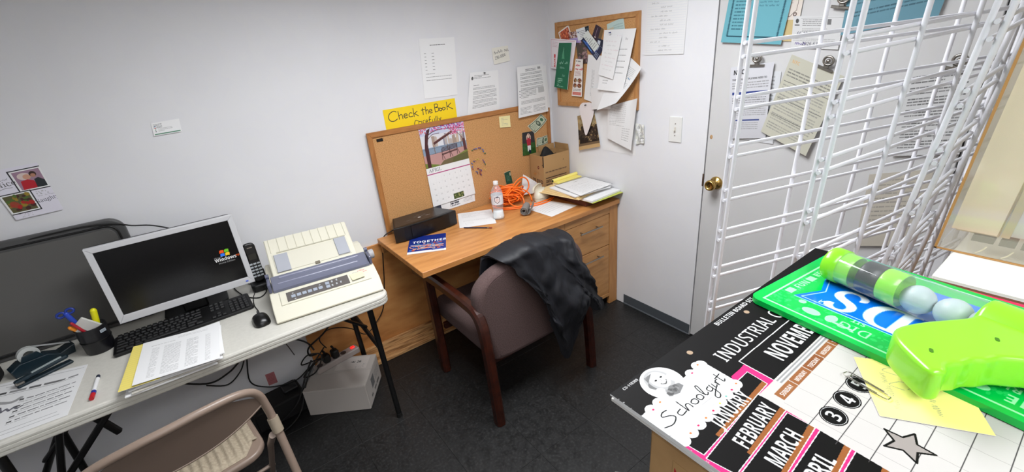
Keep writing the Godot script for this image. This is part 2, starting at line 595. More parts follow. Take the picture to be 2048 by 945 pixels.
func materials():
	M.paper = mat(Color(0.93, 0.93, 0.93), 0.8)
	M.cream_paper = mat(Color(0.92, 0.87, 0.74), 0.8)
	M.yellow = mat(Color(0.96, 0.9, 0.5), 0.8)
	M.black = mat(Color(0.035, 0.035, 0.04), 0.45)
	M.black_soft = mat(Color(0.05, 0.05, 0.055), 0.75)
	M.rubber = mat(Color(0.04, 0.04, 0.042), 0.55)
	M.steel = mat(Color(0.62, 0.6, 0.57), 0.3, 1.0)
	M.brass = mat(Color(0.75, 0.62, 0.36), 0.25, 1.0)
	M.white_metal = mat(Color(0.90, 0.90, 0.92), 0.4)
	var wn := noise_img(256, 0.012, 4, 5)
	var wall := tri_mat(ramp_tex(wn, [Color(0.885, 0.885, 0.895), Color(0.905, 0.905, 0.915)]), Vector3(0.6, 0.6, 0.6), 0.7, true)
	M.wall = wall
	M.far_wall = mat(Color(0.86, 0.86, 0.86), 0.8)
	M.ceiling = mat(Color(0.9, 0.9, 0.9), 0.9)
	M.door = tri_mat(ramp_tex(wn, [Color(0.80, 0.797, 0.795), Color(0.83, 0.827, 0.825)]), Vector3(0.7, 0.4, 0.7), 0.5, true)
	# wood: noise drawn out along the grain
	var gn := noise_img(512, 0.012, 5, 11)
	var fine := noise_img(512, 0.05, 3, 12)
	M.oak = tri_mat(ramp_tex(gn, [Color(0.70, 0.46, 0.25), Color(0.78, 0.54, 0.31), Color(0.82, 0.59, 0.35)]), Vector3(0.5, 3.0, 4.0), 0.42)
	M.oak_up = tri_mat(ramp_tex(gn, [Color(0.66, 0.45, 0.26), Color(0.73, 0.52, 0.31), Color(0.78, 0.57, 0.35)]), Vector3(4.0, 0.6, 4.0), 0.5)
	M.oak_side = tri_mat(ramp_tex(gn, [Color(0.66, 0.46, 0.27), Color(0.73, 0.53, 0.32), Color(0.77, 0.57, 0.36)]), Vector3(0.6, 4.0, 4.0), 0.5)
	M.ply = tri_mat(ramp_tex(gn, [Color(0.72, 0.47, 0.25), Color(0.82, 0.57, 0.33), Color(0.87, 0.64, 0.39)]), Vector3(0.5, 1.6, 1.0), 0.55)
	M.plank = tri_mat(ramp_tex(gn, [Color(0.56, 0.39, 0.23), Color(0.80, 0.61, 0.40), Color(0.88, 0.71, 0.49)], 1.4), Vector3(0.9, 7.0, 7.0), 0.75)
	M.frame = tri_mat(ramp_tex(gn, [Color(0.62, 0.40, 0.20), Color(0.72, 0.49, 0.27)]), Vector3(1.5, 8.0, 8.0), 0.5)
	M.frame_up = tri_mat(ramp_tex(gn, [Color(0.62, 0.40, 0.20), Color(0.72, 0.49, 0.27)]), Vector3(8.0, 1.5, 8.0), 0.5)
	M.cork = tri_mat(ramp_tex(noise_img(512, 0.09, 3, 7), [Color(0.66, 0.48, 0.29), Color(0.78, 0.58, 0.37), Color(0.82, 0.63, 0.42)], 1.3), Vector3(3.0, 3.0, 3.0), 0.9)
	M.dark_wood = tri_mat(ramp_tex(gn, [Color(0.15, 0.055, 0.03), Color(0.26, 0.105, 0.055)]), Vector3(3.0, 3.0, 3.0), 0.3)
	M.carton = tri_mat(ramp_tex(noise_img(256, 0.03, 4, 3), [Color(0.66, 0.51, 0.33), Color(0.73, 0.58, 0.39)]), Vector3(2.0, 2.0, 2.0), 0.85)
	M.mauve = tri_mat(ramp_tex(fine, [Color(0.28, 0.215, 0.21), Color(0.41, 0.33, 0.32)], 1.3), Vector3(7.0, 7.0, 7.0), 0.95, false, fine, 1.5)
	var fab := noise_img(256, 0.02, 4, 21)
	M.jacket = tri_mat(ramp_tex(fab, [Color(0.042, 0.048, 0.072), Color(0.070, 0.079, 0.112)]), Vector3(4.0, 4.0, 4.0), 0.6)
	var fl := noise_img(512, 0.02, 5, 31)
	var fd := noise_img(512, 0.07, 4, 32)
	M.tiles = []
	for k in 4:
		var b: float = [0.0, 0.005, -0.004, 0.002][k]
		var tm := tri_mat(ramp_tex(fd, [G(0.085 + b), G(0.10 + b), G(0.125 + b), G(0.20 + b)], 1.25), Vector3(1.7, 1.7, 1.7), 0.42, true)
		tm.roughness_texture = ramp_tex(fl, [G(0.55), G(0.9)]) if k == 0 else M.tiles[0].roughness_texture
		tm.roughness = 0.62
		M.tiles.append(tm)
	M.grout = mat(Color(0.05, 0.05, 0.05), 0.9)
	M.base = mat(Color(0.30, 0.32, 0.34), 0.5)
	M.table = tri_mat(ramp_tex(fine, [Color(0.80, 0.79, 0.755), Color(0.835, 0.825, 0.79)]), Vector3(2, 2, 2), 0.45)
	M.putty = mat(Color(0.86, 0.845, 0.775), 0.5)
	M.putty_dark = mat(Color(0.75, 0.735, 0.66), 0.5)
	M.grey_plastic = mat(Color(0.66, 0.67, 0.70), 0.45)
	M.silver = mat(Color(0.80, 0.80, 0.81), 0.4)
	M.lime = mat(Color(0.54, 0.88, 0.15), 0.3)
	M.lime.clearcoat_enabled = true
	M.lime.clearcoat = 0.5
	M.lime.clearcoat_roughness = 0.1
	M.orange = mat(Color(1.0, 0.47, 0.12), 0.4)
	M.taupe = mat(Color(0.54, 0.47, 0.42), 0.35)
	M.taupe_dark = mat(Color(0.42, 0.36, 0.32), 0.45)

func room():
	var b := MB.new()
	# floor slab with its tiles
	b.bx(-3.7, 0.1, -0.1, -0.004, -0.1, 3.6)
	var fl := struct("floor", b, M.grout)
	var tm := MB.new()
	tm.bx(-0.1521, 0.1521, -0.0035, 0.0, -0.1521, 0.1521, 0.0004)
	var ms := []
	for k in 4: ms.append(tm.mesh(M.tiles[k]))
	var rng := RandomNumberGenerator.new()
	rng.seed = 4
	for i in 12:
		for j in 12:
			var p := Vector3(-0.16 - i * 0.3048, rng.randf_range(-0.0004, 0.0), 0.16 + j * 0.3048)
			if p.x > -3.6 and p.z < 3.5: mpart(fl, "tile", ms[rng.randi() % 4], p)
	b = MB.new(); b.bx(-3.7, 0.1, 2.5, 2.6, -0.1, 3.6)
	struct("ceiling", b, M.ceiling, Vector3(-1.8, 2.5, 1.75))
	b = MB.new(); b.bx(-3.7, 0.1, 0, 2.5, -0.1, 0)
	struct("wall_back", b, M.wall, Vector3(-1.8, 0, -0.05))
	b = MB.new(); b.bx(-3.7, -3.6, 0, 2.5, 0, 3.5)
	struct("wall_left", b, M.far_wall, Vector3(-3.65, 0, 1.75))
	b = MB.new(); b.bx(-3.7, 0.1, 0, 2.5, 3.5, 3.6)
	struct("wall_front", b, M.far_wall, Vector3(-1.8, 0, 3.55))
	b = MB.new()
	b.bx(0, 0.1, 0, 2.5, 0, 1.162)
	b.bx(0, 0.1, 0, 2.5, 2.082, 3.5)
	b.bx(0, 0.1, 2.06, 2.5, 1.162, 2.082)
	b.bx(0.06, 0.1, 0, 2.06, 1.162, 2.082)
	struct("wall_right", b, M.wall, Vector3(0.05, 0, 0.6))
	b = MB.new(); b.bx(0.0, 0.04, 0.012, 2.056, 1.168, 2.077, 0.0015)
	var door := struct("door_1", b, M.door, Vector3(0.02, 0, 1.62))
	# knob: rose, neck and ball
	var k := MB.new()
	var xf := Transform3D(Basis(Vector3(0, 0, 1), Vector3(-1, 0, 0), Vector3(0, -1, 0)), Vector3(-0.0005, 0.97, 1.236))
	k.lathe([[0.033, 0], [0.033, 0.004], [0.028, 0.011], [0.013, 0.014], [0.0115, 0.03], [0.016, 0.036], [0.025, 0.045], [0.0275, 0.056], [0.025, 0.066], [0.017, 0.069], [0.0165, 0.066], [0.006, 0.066]], 28, xf)
	part(door, "door_knob", k, M.brass)
	k = MB.new(); k.bx(-0.0015, 0.0, 0.94, 1.005, 1.158, 1.167)
	part(door, "strike_plate", k, M.steel)
	k = MB.new(); k.ball(Vector3(0, 1.197, 1.186), Vector3(0.0012, 0.011, 0.008), 10)
	part(door, "stain", k, mat(Color(0.72, 0.58, 0.42), 0.8))
	b = MB.new()
	b.bx(-0.004, 0.0, 0.0, 0.072, 0.66, 1.160, 0.001)
	b.bx(-0.011, 0.0, 0.0, 0.011, 0.66, 1.160, 0.003)
	struct("baseboard_right", b, M.base, Vector3(0, 0, 0.9))
	# plywood on the lower back wall, planks at its foot
	b = MB.new(); b.bx(-1.879, -0.002, 0.006, 0.712, 0.0005, 0.013, 0.001)
	struct("trim_1", b, M.ply, Vector3(-0.94, 0.006, 0.007))
	b = MB.new(); b.bx(-1.62, -0.56, 0.001, 0.083, 0.0145, 0.046, 0.002)
	struct("trim_2", b, M.plank, Vector3(-1.09, 0, 0.03))
	b = MB.new(); b.bx(-1.605, -0.56, 0.001, 0.046, 0.0475, 0.078, 0.002)
	struct("trim_3", b, M.plank, Vector3(-1.08, 0, 0.062))
	b = MB.new(); b.bx(-1.585, -0.56, 0.001, 0.018, 0.0795, 0.112, 0.002)
	struct("trim_4", b, M.plank, Vector3(-1.07, 0, 0.095))
	# light switch
	var s := thing("light_switch", "white wall plate with a single toggle switch beside the door", "light switch", Vector3(0, 1.216, 0.984))
	b = MB.new(); b.bx(-0.006, 0.0, 1.150, 1.283, 0.946, 1.022, 0.002)
	part(s, "plate", b, mat(Color(0.9, 0.9, 0.885), 0.35))
	b = MB.new(); b.bx(-0.0085, -0.0065, 1.203, 1.229, 0.979, 0.989, 0.0008)
	b.box(Vector3(-0.013, 1.211, 0.984), Vector3(0.012, 0.007, 0.007), 0.001, Basis(Vector3(0, 0, 1), -0.45))
	part(s, "toggle", b, mat(Color(0.82, 0.80, 0.76), 0.35))
	for y in [1.186, 1.247]:
		b = MB.new(); b.cyl(Vector3(-0.006, y, 0.984), Vector3(-0.0075, y, 0.984), 0.003, 10)
		part(s, "screw", b, M.steel)

func desk():
	var t := thing("desk", "light oak desk with a two drawer pedestal along the back wall", "desk", Vector3(-0.69, 0, 0.32))
	var b := MB.new(); b.bx(-1.383, -0.004, 0.722, 0.752, 0.030, 0.616, 0.002)
	part(t, "desktop", b, M.oak)
	b = MB.new()
	b.bx(-0.540, -0.522, 0.065, 0.7215, 0.14, 0.575)
	b.bx(-0.022, -0.004, 0.065, 0.7215, 0.14, 0.575)
	b.bx(-0.522, -0.022, 0.065, 0.083, 0.14, 0.575)
	b.bx(-0.540, -0.004, 0.065, 0.7215, 0.127, 0.14)
	part(t, "pedestal", b, M.oak_up)
	b = MB.new(); b.bx(-0.078, -0.004, 0.001, 0.7215, 0.575, 0.600, 0.0015)
	part(t, "stile", b, M.oak_up)
	b = MB.new(); b.bx(-0.540, -0.464, 0.065, 0.7215, 0.575, 0.600, 0.0015)
	part(t, "stile", b, M.oak_up)
	b = MB.new(); b.bx(-0.4635, -0.0785, 0.672, 0.7215, 0.575, 0.600, 0.001)
	part(t, "rail", b, M.oak_side)
	b = MB.new(); b.bx(-0.4635, -0.0785, 0.065, 0.090, 0.575, 0.600, 0.001)
	part(t, "rail", b, M.oak_side)
	for q in [[0.457, 0.669, 0.618, -0.362, -0.176], [0.093, 0.452, 0.408, -0.348, -0.166]]:
		b = MB.new(); b.bx(-0.460, -0.082, q[0], q[1], 0.578, 0.598, 0.0015)
		var d := part(t, "drawer", b, M.oak_side)
		b = MB.new()
		b.cyl(Vector3(q[3], q[2], 0.628), Vector3(q[4], q[2], 0.628), 0.005, 10)
		for x in [q[3] + 0.025, q[4] - 0.025]: b.cyl(Vector3(x, q[2], 0.5985), Vector3(x, q[2], 0.627), 0.004, 8)
		part(d, "handle", b, M.steel, "brushed metal bar handle")
	for x in [-0.525, -0.030]:
		b = MB.new(); b.bx(x - 0.02, x + 0.02, 0.001, 0.0645, 0.15, 0.19)
		part(t, "leg", b, M.oak_up)
	b = MB.new(); b.bx(-0.525, -0.485, 0.001, 0.0645, 0.56, 0.598)
	part(t, "leg", b, M.oak_up)
	b = MB.new(); b.bx(-1.37, -0.545, 0.66, 0.7215, 0.031, 0.05)
	part(t, "cleat", b, M.oak_side)
	# the big cork board behind the desk
	t = thing("cork_board", "large wood framed cork board behind the desk", "cork board", Vector3(-0.68, 0.69, 0.015))
	b = MB.new(); b.bx(-1.300, -0.055, 0.705, 1.318, 0.014, 0.0185)
	part(t, "cork", b, M.cork)
	board_frame(t, -1.316, -0.040, 0.690, 1.334, 0.0135, 0.027, 0.027)
	b = MB.new(); b.bx(-1.268, -1.232, 1.280, 1.296, 0.0187, 0.024, 0.002); b.bx(-1.264, -1.236, 1.284, 1.287, 0.024, 0.026)
	part(t, "clip", b, M.black)

# frame of four mitred bars round a board on the back wall
func board_frame(t: Node3D, x0: float, x1: float, y0: float, y1: float, z0: float, z1: float, w: float):
	var c := [Vector2(x0, y0), Vector2(x1, y0), Vector2(x1, y1), Vector2(x0, y1)]
	var i := [Vector2(x0 + w, y0 + w), Vector2(x1 - w, y0 + w), Vector2(x1 - w, y1 - w), Vector2(x0 + w, y1 - w)]
	for k in 4:
		var b := MB.new()
		b.slab(PackedVector2Array([c[k], c[(k + 1) % 4], i[(k + 1) % 4], i[k]]), z0, z1, 0.0012, 1)
		part(t, "frame_bar", b, M.frame if k % 2 == 0 else M.frame_up)

func printing_table():
	var t := thing("folding_table", "white plastic folding table with grooved edge and black metal legs", "table", Vector3(-2.5, 0, 0.355))
	var b := MB.new()
	var o := MB.rrect(1.83, 0.612, 0.05, 6)
	var xf := Transform3D(Basis(Vector3(1, 0, 0), Vector3(0, 0, -1), Vector3(0, 1, 0)), Vector3(-2.482, 0, 0.359))
	var loops := []
	for q in [[0.01, 0.694], [0.003, 0.696], [0.001, 0.700], [0.001, 0.709], [0.004, 0.7105], [0.004, 0.712], [-0.002, 0.7135], [-0.002, 0.7235], [0.002, 0.725], [0.002, 0.7265], [-0.001, 0.728], [-0.001, 0.734], [0.003, 0.7395], [0.009, 0.742]]:
		loops.append(b.lp(o, q[0], q[1], xf))
	b.loft(loops, true, -1)
	part(t, "tabletop", b, M.table)
	# right leg frame
	leg_frame(t, -1.640, 0.0)
	leg_frame(t, -2.835, -0.03)
	for q in [[Vector3(-1.63, 0.44, 0.36), Vector3(-1.90, 0.69, 0.36)], [Vector3(-2.845, 0.44, 0.36), Vector3(-2.58, 0.69, 0.36)]]:
		b = MB.new(); b.bar(q, 0.022, 0.012, Vector3(0, 0, 1))
		part(t, "brace", b, M.black)
	for q in [[Vector3(-2.52, 0.685, 0.50), Vector3(-2.785, 0.40, 0.47)], [Vector3(-2.655, 0.685, 0.50), Vector3(-2.60, 0.50, 0.47)], [Vector3(-2.70, 0.685, 0.5), Vector3(-2.80, 0.38, 0.48)]]:
		b = MB.new(); b.bar(q, 0.026, 0.02, Vector3(0, 0, 1))
		part(t, "brace", b, M.black)

func leg_frame(t: Node3D, x: float, lean: float):
	for z in [0.13, 0.575]:
		var b := MB.new()
		b.cyl(Vector3(x - 0.005, 0.69, z - 0.01), Vector3(x + 0.012 + lean, 0.018, z), 0.0135, 12)
		var l := part(t, "leg", b, M.black)
		b = MB.new(); b.cyl(Vector3(x + 0.012 + lean, 0.0005, z), Vector3(x + 0.012 + lean, 0.022, z), 0.0155, 12)
		part(l, "foot_cap", b, M.rubber)
	for y in [0.43, 0.665]:
		var b := MB.new(); b.cyl(Vector3(x + (0.43 - y) * 0.02, y, 0.13), Vector3(x + (0.43 - y) * 0.02, y, 0.57), 0.011, 10)
		part(t, "crossbar", b, M.black)

func desk_chair():
	var t := thing("armchair", "dark wood armchair with mauve upholstery pulled up to the desk", "chair", Vector3(-0.94, 0, 0.65))
	var b := MB.new()
	# seat cushion
	var xf := Transform3D(Basis(Vector3(1, 0, 0), Vector3(0, 0, -1), Vector3(0, 1, 0)), Vector3(-0.945, 0, 0.595))
	b.slab(MB.rrect(0.575, 0.56, 0.045, 5), 0.315, 0.432, 0.035, 5, xf, 1)
	part(t, "seat", b, M.mauve)
	# back: rounded slab leaning a little
	var o := PackedVector2Array()
	var pts := [Vector3(-1.175, 0.295, 0), Vector3(-0.94, 0.285, 0), Vector3(-0.70, 0.295, 0), Vector3(-0.655, 0.35, 0), Vector3(-0.625, 0.48, 0), Vector3(-0.602, 0.63, 0), Vector3(-0.63, 0.725, 0), Vector3(-0.72, 0.78, 0), Vector3(-0.94, 0.80, 0), Vector3(-1.14, 0.777, 0), Vector3(-1.245, 0.715, 0), Vector3(-1.268, 0.625, 0), Vector3(-1.245, 0.48, 0), Vector3(-1.215, 0.35, 0)]
	for q in MB.spl(pts, 4, true): o.append(Vector2(q.x, q.y - 0.285))
	b = MB.new()
	var lean := Basis(Vector3(1, 0, 0), Vector3(0, 1, 0), Vector3(0, 0, 1)).rotated(Vector3(1, 0, 0), 0.0)
	b.slab(o, 0.0, 0.085, 0.032, 5, Transform3D(lean, Vector3(0, 0.285, 0.815)), 1)
	part(t, "backrest", b, M.mauve)
	# seam round the rear edge of the back
	b = MB.new()
	var seam := []
	for q in MB.spl([Vector3(-1.236, 0.60, 0.890), Vector3(-1.215, 0.705, 0.890), Vector3(-1.13, 0.755, 0.890), Vector3(-0.94, 0.776, 0.890), Vector3(-0.73, 0.757, 0.890), Vector3(-0.65, 0.71, 0.890), Vector3(-0.63, 0.62, 0.890)], 6): seam.append(q + Vector3(0, 0, 0.0085))
	b.tube(seam, 0.0018, 5)
	part(t, "seam", b, mat(Color(0.33, 0.25, 0.25), 0.9))
	for s in [-1, 1]:
		var x: float = -0.945 + s * 0.318
		b = MB.new()
		var p := MB.spl([Vector3(x, 0.001, 0.958), Vector3(x, 0.20, 0.945), Vector3(x, 0.42, 0.925), Vector3(x, 0.535, 0.905), Vector3(x, 0.588, 0.865), Vector3(x, 0.603, 0.80), Vector3(x, 0.606, 0.60), Vector3(x, 0.600, 0.40), Vector3(x, 0.578, 0.215)], 5)
		b.bar(p, 0.046, 0.052, Vector3(1, 0, 0))
		part(t, "arm", b, M.dark_wood, "dark wood arm that bends down into the rear leg")
		b = MB.new()
		b.bar([Vector3(x + s * 0.008, 0.001, 0.425), Vector3(x + s * 0.004, 0.30, 0.40), Vector3(x, 0.585, 0.372)], 0.044, 0.056, Vector3(1, 0, 0))
		part(t, "leg", b, M.dark_wood)
	for z in [0.43, 0.86]:
		b = MB.new(); b.bx(-1.240, -0.650, 0.275, 0.313, z - 0.012, z + 0.012, 0.003)
		part(t, "rail", b, M.dark_wood)
	jacket()

func jacket():
	# a puffy jacket thrown over the right half of the back: rear hang, over the top, short front
	var n := FastNoiseLite.new()
	n.seed = 9
	n.frequency = 3.2
	n.fractal_octaves = 3
	var f := func(u: float, w: float) -> Vector3:
		# w 0 (front hem) .. 0.3 (top of the back) .. 1 (rear hem)
		var y: float
		var z: float
		var top := 0.825 + 0.035 * sin(clampf(u * 1.15, 0, 1) * PI) 
		if w < 0.22:
			var q := w / 0.22
			y = lerpf(0.47, top - 0.03, q)
			z = lerpf(0.775, 0.788, q)
		elif w < 0.38:
			var a := (w - 0.22) / 0.16 * PI
			y = top - 0.03 + 0.03 * sin(a)
			z = 0.858 - 0.07 * cos(a)
		else:
			var q := (w - 0.38) / 0.62
			var hem := lerpf(0.47, 0.365, u) - 0.25 * exp(-pow((u - 0.24) / 0.17, 2.0)) + 0.05 * exp(-pow((u - 0.62) / 0.1, 2.0))
			y = lerpf(top - 0.03, hem, q)
			z = 0.928 + 0.055 * sin(q * PI * 0.8) + 0.02 * q
		var qq := clampf((w - 0.38) / 0.62, 0, 1)
		var xl := lerpf(-1.115, -0.935, pow(minf(qq * 1.15, 1.0), 0.65)) if w >= 0.38 else lerpf(-1.21, -1.115, w / 0.38)
		var xr := -0.715 + 0.155 * pow(minf(qq * 1.1, 1.0), 1.8) if w >= 0.38 else -0.715
		var x := lerpf(xl, xr, u)
		# folds run down and spread
		var fold := 0.010 * sin(u * 20.0 + 2.2 * sin(w * 5.0) + 2.0 * n.get_noise_2d(u * 0.5, w * 0.4)) + 0.016 * sin(u * 9.0 - w * 4.0 + 1.0)
		var puff := 0.007 * n.get_noise_2d(u * 5.0, w * 3.0) + 0.030 * n.get_noise_2d(u * 0.45 + 3.0, w * 0.8) + 0.012 * n.get_noise_2d(u * 1.5, w * 1.9 + 5.0)
		var amp := 0.45 + 0.75 * qq
		var edge := minf(minf(u, 1 - u) * 8.0, 1.0)
		var out := (fold + puff) * amp
		if w < 0.3: z -= absf(out) * 0.6 + 0.012
		else: z += maxf(out, -0.010) + 0.018 * edge + 0.02 * qq
		if w > 0.2 and w < 0.45: y += absf(out) * 0.8
		x += 0.020 * n.get_noise_2d(w * 1.6, u * 0.6 + 9.0) * (1.0 if w > 0.35 else 0.3)
		return Vector3(x, y, z)
	var b := MB.new()
	b.skin(f, 56, 72, 0.012)
	solo("jacket", "dark navy padded jacket draped over the mauve armchair", "jacket", b, M.jacket, Vector3(-0.87, 0.3, 0.9))

func folding_chair():
	var t := thing("folding_chair", "taupe metal folding chair with ribbed beige seat pushed to the white table", "chair", Vector3(-2.35, 0, 1.045), 0.155)
	var b := MB.new()
	var p := [Vector3(-0.232, 0.012, 0.20), Vector3(-0.232, 0.35, 0.085), Vector3(-0.232, 0.62, 0.0), Vector3(-0.228, 0.70, -0.012), Vector3(-0.215, 0.765, -0.008), Vector3(-0.17, 0.803, 0.008), Vector3(-0.08, 0.818, 0.022), Vector3(0, 0.820, 0.026)]
	var q := p.duplicate()
	for k in range(p.size() - 2, -1, -1): q.append(Vector3(-p[k].x, p[k].y, p[k].z))
	b.tube(MB.spl(q, 6), 0.0125, 12)
	lpart(t, "frame_tube", b, M.taupe)
	# back panel: thin pressed sheet that curves, its lower edge an arch
	b = MB.new()
	b.skin(func(u: float, w: float) -> Vector3:
		var x := lerpf(-0.222, 0.222, u)
		var c := 1.0 - pow(absf(u * 2 - 1), 2.2)
		var hi := 0.735 + 0.085 * pow(c, 0.75)
		var lo := 0.722 - 0.045 * c
		return Vector3(-x, lerpf(hi, lo, w), -0.010 + 0.034 * c - 0.012 * w * c), 28, 8, 0.0025)
	lpart(t, "back_panel", b, M.taupe_dark)
	b = MB.new()
	var rim := []
	for k in 25:
		var u := k / 24.0
		var c := 1.0 - pow(absf(u * 2 - 1), 2.2)
		rim.append(Vector3(lerpf(-0.222, 0.222, u), 0.722 - 0.045 * c, -0.010 + 0.022 * c))
	b.tube(rim, 0.004, 8)
	lpart(t, "panel_rim", b, M.taupe)
	# seat pan and ribbed cushion
	var up := Basis(Vector3(1, 0, 0), Vector3(0, 0, -1), Vector3(0, 1, 0))
	b = MB.new(); b.slab(MB.rrect(0.405, 0.40, 0.07, 6), 0.425, 0.452, 0.009, 3, Transform3D(up, Vector3(0, 0, -0.335)), 1)
	lpart(t, "seat_pan", b, M.taupe)
	b = MB.new()
	b.skin(func(u: float, w: float) -> Vector3:
		var x := lerpf(-0.185, 0.185, u)
		var z := lerpf(-0.52, -0.155, w)
		var e := minf(minf(u, 1 - u) * 14.0, minf(w, 1 - w) * 14.0)
		var cut := maxf(0, absf(x) - 0.135) * maxf(0, absf(w - 0.5) - 0.36) * 10.0
		return Vector3(x, 0.4535 + 0.012 * minf(1.0, sqrt(e)) + 0.0035 * sin(u * TAU * 15.0) * minf(1, e), z + (cut if w < 0.5 else -cut)), 150, 20, 0.004)
	lpart(t, "seat_cushion", b, tri_mat(ramp_tex(noise_img(256, 0.06, 3, 41), [Color(0.56, 0.51, 0.44), Color(0.72, 0.67, 0.58)]), Vector3(6, 6, 6), 0.9))
	for s in [-1, 1]:
		b = MB.new(); b.tube([Vector3(s * 0.214, 0.600, 0.0), Vector3(s * 0.214, 0.44, -0.16), Vector3(s * 0.214, 0.012, -0.50)], 0.0115, 10)
		lpart(t, "leg", b, M.taupe)
		b = MB.new(); b.cyl(Vector3(s * 0.2315, 0.655, -0.010), Vector3(s * 0.2325, 0.605, 0.005), 0.0165, 12)
		lpart(t, "collar", b, mat(Color(0.60, 0.55, 0.48), 0.4))
		for z in [0.2, -0.50]:
			b = MB.new(); b.cyl(Vector3(s * (0.232 if z > 0 else 0.214), 0.0005, z), Vector3(s * (0.232 if z > 0 else 0.214), 0.025, z * 0.975), 0.0145, 10)
			lpart(t, "foot_cap", b, M.rubber)
	for z in [[0.18, 0.16, 0.149], [0.20, 0.16, -0.382]]:
		b = MB.new(); b.cyl(Vector3(-0.225, z[1], z[2]), Vector3(0.225, z[1], z[2]), 0.008, 8)
		lpart(t, "crossbar", b, M.taupe)

# three wire panels standing one behind the other; their wires are sandwiched: uprights in front and behind, pairs of level wires between
func rack():
	var C := Vector3(-2.0715, 1.6847, 2.3763)
	var spec := [
		[Vector3(-1.1743, 1.6443, 1.9139), Vector3(0.0408, -0.9982, -0.0432), 20.5, "white wire grid panel standing farthest left and farthest back, nearest the door knob", 4],
		[Vector3(-1.1980, 1.6446, 2.0895), Vector3(0.0455, -0.9978, -0.0473), 10.0, "middle one of the three white wire grid panels", 4],
		[Vector3(-1.0731, 1.6492, 2.2276), Vector3(0.0971, -0.9884, -0.1164), 1.0, "narrow white wire grid panel nearest the cream case, in front of the other two", 1]]
	var r := 0.0044
	for s in spec:
		var A: Vector3 = s[0]
		var D: Vector3 = s[1].normalized()
		var az := deg_to_rad(s[2])
		var H := Vector3(cos(az), 0, sin(az))
		H = (H - D * H.dot(D)).normalized()
		var N := D.cross(H).normalized()
		if N.z < 0: N = -N
		var rows := 17 if s[4] == 4 else 9
		var bot := (A.y - (0.004 if s[4] == 4 else 0.752)) / -D.y
		var t := thing("wire_grid_panel", s[3], "grid panel", A + D * bot, 0.0, "white wire grid panels by the door")
		var up := -0.42
		for k in s[4] + 1:
			for sd in ([-1, 1] if k == 0 or k == s[4] else ([-1] if s[2] > 15.0 else [1])):
				var b := MB.new()
				var o: Vector3 = A + H * (0.187 * k) + N * (sd * r * 2.05)
				b.cyl(o + D * up, o + D * bot, r, 8)
				part(t, "upright_wire", b, M.white_metal)
		for k in range(-4, rows):
			for e in [-0.012, 0.012]:
				var b := MB.new()
				var o: Vector3 = A + D * (0.0991 * k + e)
				b.cyl(o - H * 0.006, o + H * (0.187 * s[4] + 0.006), r * 0.86, 8)
				part(t, "level_wire", b, M.white_metal)

func carton(called: String, label: String, x0: float, x1: float, y0: float, y1: float, z0: float, z1: float) -> Node3D:
	var t := thing(called, label, "box", Vector3((x0 + x1) / 2, y0, (z0 + z1) / 2))
	var b := MB.new(); b.bx(x0, x1, y0, y1 - 0.0045, z0, z1, 0.003)
	part(t, "body", b, M.carton)
	var m := (z0 + z1) / 2
	for q in [[z0, m - 0.001], [m + 0.001, z1]]:
		b = MB.new(); b.bx(x0, x1, y1 - 0.004, y1, q[0], q[1], 0.001)
		part(t, "flap", b, M.carton)
	return t

func front_boxes():
	carton("carton", "lower brown cardboard carton under the black calendar set", -1.75, -1.225, 0.001, 0.70, 2.165, 2.62)
	var t := carton("carton", "upper brown cardboard carton right under the black calendar set", -1.757, -1.218, 0.7015, 1.2865, 2.156, 2.62)
	# printed red mark on its left face
	var c := cv(160, 320, Color(0.70, 0.55, 0.36), 3)
	c.poly([Vector2(6, 20), Vector2(6, 240), Vector2(14, 240), Vector2(14, 60), Vector2(120, 210), Vector2(150, 210)], Color(0.68, 0.06, 0.12))
	c.poly([Vector2(30, 130), Vector2(100, 215), Vector2(30, 215)], Color(0.68, 0.06, 0.12))
	c.line([Vector2(60, 150), Vector2(60, 215)], 6, Color(0.70, 0.55, 0.36))
	var o := MeshInstance3D.new()
	o.name = "red_print"
	o.mesh = sheet_mesh(Vector3(-1.7575, 1.262, 2.187), Vector3(-1.7575, 1.262, 2.247), Vector3(-1.7575, 1.13, 2.247), Vector3(-1.7575, 1.13, 2.187), paper(c.tex(), 0.85), 0.0002, null, 8, M.carton, t.position)
	t.add_child(o)
	carton("carton", "lower brown cardboard carton under the cream plastic case", -1.195, -0.72, 0.001, 0.66, 2.305, 2.75)
	carton("carton", "upper brown cardboard carton under the white board and cream case", -1.195, -0.72, 0.6615, 1.268, 2.300, 2.75)
	var g := thing("grey_box", "pale grey box on the floor behind the cardboard cartons", "box", Vector3(-1.14, 0, 1.66), 0.75)
	var b := MB.new(); b.bx(-0.06, 0.06, 0.001, 0.135, -0.06, 0.06, 0.004)
	lpart(g, "body", b, mat(Color(0.55, 0.57, 0.56), 0.7))
	b = MB.new(); b.bx(-0.062, 0.062, 0.1355, 0.15, -0.062, 0.062, 0.003)
	lpart(g, "lid", b, mat(Color(0.6, 0.62, 0.61), 0.7))
	b = MB.new(); b.bx(-1.05, -0.83, 0.001, 0.750, 2.118, 2.282, 0.003)
	solo("tall_box", "tall narrow carton that the narrow wire grid panel stands on", "box", b, M.carton, Vector3(-0.94, 0, 2.2))

func V2(a: Array) -> Array:
	var r := []
	for k in range(0, a.size(), 2): r.append(Vector2(a[k], a[k + 1]))
	return r

